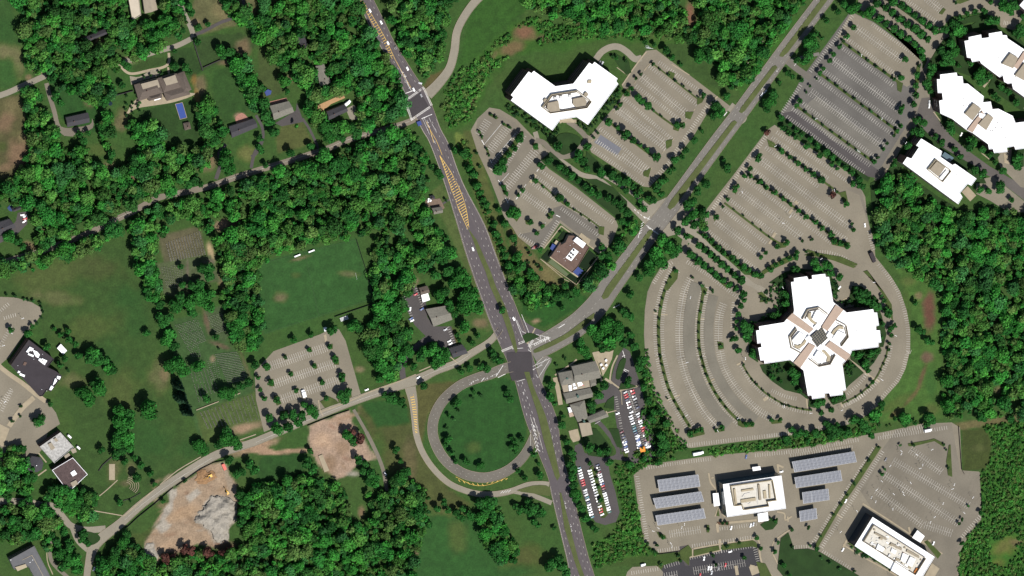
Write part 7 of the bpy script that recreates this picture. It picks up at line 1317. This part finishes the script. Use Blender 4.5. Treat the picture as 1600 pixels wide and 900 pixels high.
# ================================================================ GRAVESTONES
def stone_mesh():
    mb = MB(); mb.box((0, 0), (.95, .28, .12), 0, 0); w_ = .4
    pr = [(-w_, .1), (w_, .1), (w_, .75), (w_*.6, .93), (0, 1.0), (-w_*.6, .93), (-w_, .75)]
    f = [(x, -.11, z) for x, z in pr]; k = [(x, .11, z) for x, z in pr]; mb.face(f); mb.face(k[::-1])
    for i in range(7): j = (i+1) % 7; mb.face([f[j], f[i], k[i], k[j]])
    me = bpy.data.meshes.new('gravestone'); me.from_pydata(mb.v, [], mb.f); me.materials.append(mat('grave_stone', (.24, .23, .19), var=.2, scale=.5)); return me
SM = stone_mesh(); NS = [0]; RESTV = []
def graves(poly, nr, nc, place, first=False, miss=.12):
    a, b, c, d = [np.array(p, float) for p in poly]; gg = random.Random(nr*nc)
    for i in range(nr):
        for j in range(nc):
            if gg.random() < miss: continue
            u = (j+.5)/nc; v = (i+.5)/nr; q = (a*(1-u)+b*u)*(1-v)+(d*(1-u)+c*u)*v; p = at(q[0]+gg.random()*.3, q[1]+gg.random()*.3, .5)
            if first and NS[0] < 300:
                o = bpy.data.objects.new('gravestone', SM); COL.objects.link(o); o.location = (p.x, p.y, 0); o.rotation_euler = (0, 0, .3+gg.random()*.1); NS[0] += 1; o.scale = (1.25, 1.25, 1)
                tag(o, f'gravestone, {ORD[j]} from the left in {ORD[i]} row, {place}', 'gravestone', 'gravestones in the '+place)
            else: RESTV.append((p.x, p.y))
graves(T(2, 0)("1340,410 1480,395 1555,570 1425,600"), 18, 16, 'dotted plot right of the lane', True, 0)
graves(T(2, 0)("1090,230 1235,190 1290,330 1170,380"), 17, 13, 'x'); graves(T(2, 0)("1170,380 1240,350 1260,430 1200,430"), 6, 5, 'x'); graves(T(2, 0)("1290,180 1390,150 1420,260 1350,290"), 12, 8, 'x'); graves(T(2, 0)("1180,520 1320,490 1370,640 1235,720"), 22, 7, 'x'); graves(T(2, 0)("1240,780 1580,660 1630,820 1290,880"), 22, 15, 'x'); graves(T(1, 0)("1030,620 1250,540 1290,690 1060,735"), 30, 14, 'x'); graves(T(1, 0)("1000,770 1140,745 1150,900 1040,900"), 14, 9, 'x'); graves(T(2, 0)("1290,450 1360,440 1380,560 1320,580"), 10, 5, 'x')
v0 = np.array([v.co[:] for v in SM.vertices]); fs = [list(p.vertices) for p in SM.polygons]; mb = MB()
for x, y in RESTV:
    n0 = len(mb.v); mb.v += [tuple(v) for v in v0*np.array([1.25, 1.25, 1])+np.array([x, y, 0])]; mb.f += [[i+n0 for i in f] for f in fs]; mb.m += [0]*len(fs)
tag(mb.build('gravestones', SM.materials[0]), 'hundreds of pale gravestones filling the other cemetery plots', 'gravestones', kind='stuff')
# ================================================================ CARS
def car_meshes(kind=0):
    L_, W_, H = ((4.6, 1.85, 1.0), (4.8, 1.95, 1.15), (5.2, 2.0, 1.2))[kind]
    mb = MB(); x = L_/2; y = W_/2
    pr = [(-x, .35), (x, .35), (x, .7), (x*.9, .82), (x*.42, .95), (-x*.75, 1.0), (-x*.98, .85)]
    for s in (-1,): pass
    A = [(a, -y, z) for a, z in pr]; B = [(a, y, z) for a, z in pr]; mb.face(A); mb.face(B[::-1])
    for i in range(7): j = (i+1) % 7; mb.face([A[j], A[i], B[i], B[j]])
    c0, c1 = ((-.72, .30), (-.9, .30), (-.1, .30))[kind]; r0, r1 = c0+.14, c1-.2; zr = H+.45
    rt = [(x*r0, -y*.78, zr), (x*r1, -y*.78, zr), (x*r1, y*.78, zr), (x*r0, y*.78, zr)]; mb.face([(p[0], p[1], zr+.02) for p in rt])
    for sx in (-.62, .62):
        for sy in (-1, 1): mb.tube((x*sx, sy*(y-.2), .34), (x*sx, sy*(y+.02), .34), .34, .34, 8, 1)
    me = bpy.data.meshes.new('car_body'); me.from_pydata(mb.v, [], mb.f); me.materials.append(M_CAR); me.materials.append(M_TYRE); me.polygons.foreach_set('material_index', mb.m)
    g2 = MB(); bs = [(x*c0, -y*.9, .97), (x*c1, -y*.9, .97), (x*c1, y*.9, .97), (x*c0, y*.9, .97)]
    for i in range(4): j = (i+1) % 4; g2.face([bs[i], bs[j], rt[j], rt[i]])
    mg = bpy.data.meshes.new('car_glass'); mg.from_pydata(g2.v, [], g2.f); mg.materials.append(M_GLASS); return me, mg
CARS = [car_meshes(k) for k in range(3)]
CC = {'white': (.80, .80, .79), 'silver': (.42, .43, .44), 'black': (.012, .012, .014), 'grey': (.12, .12, .13), 'blue': (.03, .07, .22), 'red': (.42, .02, .03), 'green': (.03, .10, .08), 'maroon': (.12, .02, .03), 'navy': (.02, .03, .08), 'teal': (.05, .16, .20)}
def car(x, y, ang, col, label, group=None, k=None):
    k = random.choice((0, 0, 1)) if k is None else k; p = at(x, y, 1); e = empty('parked_car' if group else 'car', (p.x, p.y, 0.2), label, 'car', group, ang)
    for nm, me in (('body', CARS[k][0]), ('window_glass', CARS[k][1])):
        o = bpy.data.objects.new(nm, me); COL.objects.link(o); o.parent = e; c = CC[col]; o.color = (*c, 1)
def car_line(s, zf, cols, place):
    cols = [{'w': 'white', 's': 'silver', 'k': 'black', 'g': 'grey', 'b': 'blue', 'r': 'red', 'e': 'green', 'm': 'maroon', 'n': 'navy', 't': 'teal', '.': None}[c] for c in cols]
    P = zf(s); n = len(cols); L_ = np.hypot(*np.diff(np.array(P), axis=0).T).sum(); Q = resample(P, L_/(n-1)); k = 0
    for i in range(n):
        if cols[i] is None or i >= len(Q): continue
        x, y = Q[i]; a = Q[max(0, i-1)]; b = Q[min(len(Q)-1, i+1)]; w1, w2 = at(a[0], a[1]), at(b[0], b[1]); ang = math.atan2(w2.y-w1.y, w2.x-w1.x)+math.pi/2+(math.pi if random.random() < .3 else 0)
        car(x+random.uniform(-.3, .3), y+random.uniform(-.2, .2), ang+random.uniform(-.03, .03), cols[i], f'{cols[i]} car, {ORD[k]} from the north in the {place}', 'cars in the '+place); k += 1
car_line("655,410 710,585", Zk, 'srrnwmwkw', 'upper left row beside the clubhouse'); car_line("720,395 765,545", Zk, 'rrgskkn', 'upper right row beside the clubhouse')
car_line("705,620 790,900", Zk, 'wwswettnswbwbw', 'middle row beside the clubhouse'); car_line("768,600 865,890", Zk, 'wsmwswrrmgkmmgw', 'right middle row by the clubhouse')
car_line("628,760 660,850", Zk, 'mkngb', 'short left row beside the clubhouse'); car_line("560,110 580,190", Zl, 'swbww', 'left row end by the exit'); car_line("670,60 682,180", Zl, 'wbswkw', 'middle row end by the exit'); car_line("735,90 750,150", Zl, 'mnww', 'right row end by the exit')
car_line("185,325 292,730", Zl, 'twwwwrrr.wswtwnwswwwt', 'left row of the lower club lot'); car_line("272,345 375,710", Zl, 'wwwswwwsswknkwrrw', 'middle row of the lower club lot'); car_line("338,300 435,690", Zl, 'nkgmswswbrmkwwwwwswwe', 'right row of the lower club lot')
car(*Zk(590, 597), R(10), 'white', 'single white car at the top of the empty short row of the club')
p = at(*Zl(710, 172), 2); e = empty('orange_tent', (p.x, p.y, 0), 'bright orange canopy at the end of the car row by the club exit', 'canopy', rz=.2); mb = MB(); h_ = 2.6
for i in range(4): a = [(-3, -3), (3, -3), (3, 3), (-3, 3)]; mb.face([(*a[i], 2.2), (*a[(i+1) % 4], 2.2), (0, 0, 3.3)])
mb.build('canopy_cloth', M_ORANGE, e)
for a in ((-2.9, -2.9), (2.9, -2.9), (2.9, 2.9), (-2.9, 2.9)): mb = MB(); mb.tube((*a, 0), (*a, 2.2), .06, .06, 5); mb.build('pole', M_STEEL, e)
HA = R(-62)
for x, y, c, a, l in ((578, 16.5, 'white', HA, 'white car highest on the highway'), (595.5, 35, 'white', HA, 'white car, second down the highway from the top'), (606, 67, 'white', HA, 'white car, third down the highway beside the hatching'), (618.5, 74.5, 'black', HA, 'black car right of the hatching on the upper highway'), (636.5, 107, 'white', HA, 'white car nearest above the northern junction'), (646.5, 140, 'white', HA, 'white car waiting at the northern junction stop line'), (656.5, 130, 'silver', R(-20), 'silver car at the right corner of the northern junction'),
                      (739, 389, 'white', R(-70), 'white car alone on the highway below the median tip'), (658, 149, 'grey', R(-60), 'grey car inside the northern junction'), (802.5, 498, 'white', R(-60), 'white car on the slip lane left of the wedge'), (641, 483, 'white', R(80), 'white car at the upper middle of the parking court'), (642, 498, 'blue', R(20), 'blue car left in the parking court by the hall'), (644, 501, 'white', R(20), 'white car below the blue one in the parking court'), (659, 483, 'blue', R(25), 'blue car beside the hall entrance'),
                      (702, 533, 'white', R(20), 'white car, upper of the pair by the dark lodge'), (704, 537, 'white', R(20), 'white car, lower of the pair by the dark lodge'), (696, 515, 'silver', R(20), 'silver car alone right of the hall'), (649.5, 460, 'red', R(20), 'red car at the top of the parking court'), (653.5, 590, 'white', R(20), 'white car on the shady drive at the side road mouth'), (573, 609, 'white', R(15), 'white car on grass by the shady drive'), (602, 740, 'white', R(-60), 'white car on the narrow lane right of the dirt site'),
                      (1190.5, 147.5, 'white', R(50), 'white car on the right carriageway of the avenue'), (1196, 143, 'silver', R(50), 'silver car ahead of the white one on the avenue'), (1351.5, 352, 'white', R(95), 'white car on the drive right of the middle car park'), (1341.5, 837, 'black', R(60), 'x'), (1384, 718, 'grey', R(55), 'dark grey car in the aisle of the big right-hand lot'), (1321.5, 783, 'white', R(60), 'white van-like car on the slanting grass strip'), (1317, 859, 'white', R(55), 'white car below the corner of the long office'), (1458.5, 849, 'white', R(60), 'white car beside the long office side path'),
                      (1221, 737, 'white', R(5), 'white car beside the square office at its upper right'), (1166, 714, 'blue', R(80), 'blue car alone above the square office'), (1142.5, 825, 'white', R(70), 'white car in the row below the square office'), (1173, 821, 'white', R(70), 'white car, left of the pair by the entrance canopy'), (1177, 819.5, 'silver', R(70), 'silver car, right of the pair by the entrance canopy'), (1100, 873, 'white', R(75), 'white car in the top row of the dark lot'), (1107, 888, 'white', R(75), 'white car, left of a close pair in the dark lot'),
                      (1111, 888, 'white', R(75), 'white car, right of a close pair in the dark lot'), (1112, 895, 'silver', R(75), 'silver car just below the close white pair'), (1122.5, 888, 'grey', R(75), 'grey car between the white pair and the red car'), (1133.5, 883, 'red', R(75), 'red car in the middle of the dark lot'), (1094, 899, 'red', R(75), 'red car at the bottom edge of the dark lot'), (1141, 862, 'white', R(10), 'white car highest in the dark lot'), (1311.5, 449.5, 'white', R(40), 'white car in the bay above the right arm of the cross'),
                      (1447, 263, 'white', R(90), 'x'), (1452, 166, 'white', R(80), 'white car, lower of two between trees by the stepped office'), (1452, 160, 'silver', R(80), 'silver car, upper of two between trees by the stepped office'), (1502, 210, 'white', R(60), 'white car in the dark court by the pink corridor'), (942, 154, 'silver', R(50), 'x'), (937, 97.5, 'grey', R(55), 'grey car on the drive behind the bow-shaped office'), (941, 99, 'silver', R(55), 'silver car beside the grey one behind the bow-shaped office'), (35, 336, 'white', R(0), 'white car, left of the group at the left-edge house'), (39, 338, 'white', R(20), 'white car, right of the group at the left-edge house'),
                      (38, 346, 'white', R(30), 'white car lowest at the left-edge house'), (39, 342, 'red', R(10), 'red car among white ones at the left-edge house'), (669.5, 313, 'white', R(80), 'white car, left of two by the highway-side house'), (673, 312, 'white', R(80), 'white car, right of two by the highway-side house'), (147, 889, 'white', R(70), 'white car at the end of the lower left lane'), (836.5, 385.5, 'red', R(35), 'red car at the lower corner of the nursery lot'), (833, 387, 'maroon', R(35), 'maroon car beside the red one at the nursery lot')):
    if l != 'x': car(x, y, a, c, l)
p = Zg(735, 188); vehicle_box(p[0], p[1], 13, 4.5, 3.4, R(-65), 'large dark truck at the top of the ring car park', 'truck', 'heavy_truck', M_TAR)
# ================================================================ LAMP POSTS
LMP = None
def lamp(x, y, label, grp, h=9.0):
    global LMP
    if LMP is None:
        mb = MB(); mb.tube((0, 0, .7), (0, 0, h), .11, .07, 6); mp = bpy.data.meshes.new('pole'); mp.from_pydata(mb.v, [], mb.f); mp.materials.append(M_WHITE2)
        mb = MB(); mb.tube((0, 0, 0), (0, 0, .75), .38, .35, 8); mbs = bpy.data.meshes.new('base'); mbs.from_pydata(mb.v, [], mb.f); mbs.materials.append(M_CONC)
        mb = MB(); mb.box((.9, 0), (1.0, .5, .16), 0, h-.1); mb.box((-.9, 0), (1.0, .5, .16), 0, h-.1); mb.box((0, 0), (1.0, .1, .1), 0, h-.06); mh = bpy.data.meshes.new('lamp_head'); mh.from_pydata(mb.v, [], mb.f); mh.materials.append(M_WHITE2); LMP = (mp, mbs, mh)
    p = at(x, y, 1); e = empty('lamp_post', (p.x, p.y, 0), label, 'lamp post', grp, random.random()*3)
    for nm, me in (('pole', LMP[0]), ('base', LMP[1]), ('lamp_head', LMP[2])):
        o = bpy.data.objects.new(nm, me); COL.objects.link(o); o.parent = e
def lamps(s, zf, place):
    for k, (x, y) in enumerate(sorted(zf(s))): lamp(x, y, f'slim white lamp post, {ORD[k]} from the west {place}' if len(zf(s)) > 1 else f'slim white lamp post {place}', 'lamp posts '+place)
lamps("510,160 828,398 330,408 552,576 955,185 590,540", Zc, 'in the middle car park'); lamps("670,635 560,292 315,635 548,812 800,765", Zd, 'in the grey car park'); lamps("395,385 845,250 850,890", Ze, 'in the upper ring car park'); lamps("390,135 385,600 838,625 903,100 660,735", Zf, 'in the lower ring car park'); lamps("120,518 978,288 625,555 355,580", Zh, 'below the cross-shaped office'); lamps("355,190 725,355 878,730 85,392", Zg, 'above the cross-shaped office')
lamps("690,158 780,180 625,245 545,385 575,335 515,430 645,410 705,415 690,175 800,260 745,345 870,150 700,400 935,465 885,545 860,575 815,240 1000,355 1058,520 1110,430 990,380 640,498 540,455 430,510 335,632", Zn, 'across the big right-hand lot'); lamps("395,408 405,440 225,290 275,262 525,225 500,255", Zm, 'round the three left canopies')
for z_, s in ((T(2, 0), "20,700 130,180 60,270 10,350"),): lamps(s, z_, 'in the school car parks')
# lattice mast at the office car park corner
p = at(*Za(418, 50), 4); e = empty('lattice_mast', (p.x, p.y, 0), 'steel lattice mast at the top corner of the bow-shaped office car park', 'mast')
for a, b in ((-1.6, -1.6), (1.6, -1.6), (1.6, 1.6), (-1.6, 1.6)): mb = MB(); mb.tube((a, b, 0), (a*.3, b*.3, 12), .14, .1, 5); mb.build('leg', M_WHITE2, e)
for z_ in (3, 6, 9, 12):
    mb = MB(); s_ = 1.6*(1-.7*z_/12); q = [(-s_, -s_, z_), (s_, -s_, z_), (s_, s_, z_), (-s_, s_, z_)]
    for i in range(4): mb.tube(q[i], q[(i+1) % 4], .1, .1, 4)
    mb.build('brace', M_WHITE2, e)
mb = MB(); mb.tube((-4, 1, 11), (4, -1, 11.4), .15, .15, 5); mb.build('cross_arm', M_WHITE2, e)
# ================================================================ FINISH
plant_all(300)
build_ground()
PAR = {}
for (nm, mn), (mb, m) in SHEETS.items():
    if not mb.f: continue
    if nm in ('planting_island', 'median_strip', 'lawn_island'): tag(mb.build(nm, [m, M_CONC]), kind='structure')
    else: struct(mb, nm, m)
struct(KERB, 'kerb', M_CONC)
for mn, (mb, m) in LINES.items(): struct(mb, {'road_paint': 'road_marking', 'worn_paint': 'parking_marking', 'yellow_paint': 'yellow_marking', 'concrete': 'speed_table'}.get(mn, 'road_marking'), m)
print('objects', len(bpy.data.objects))
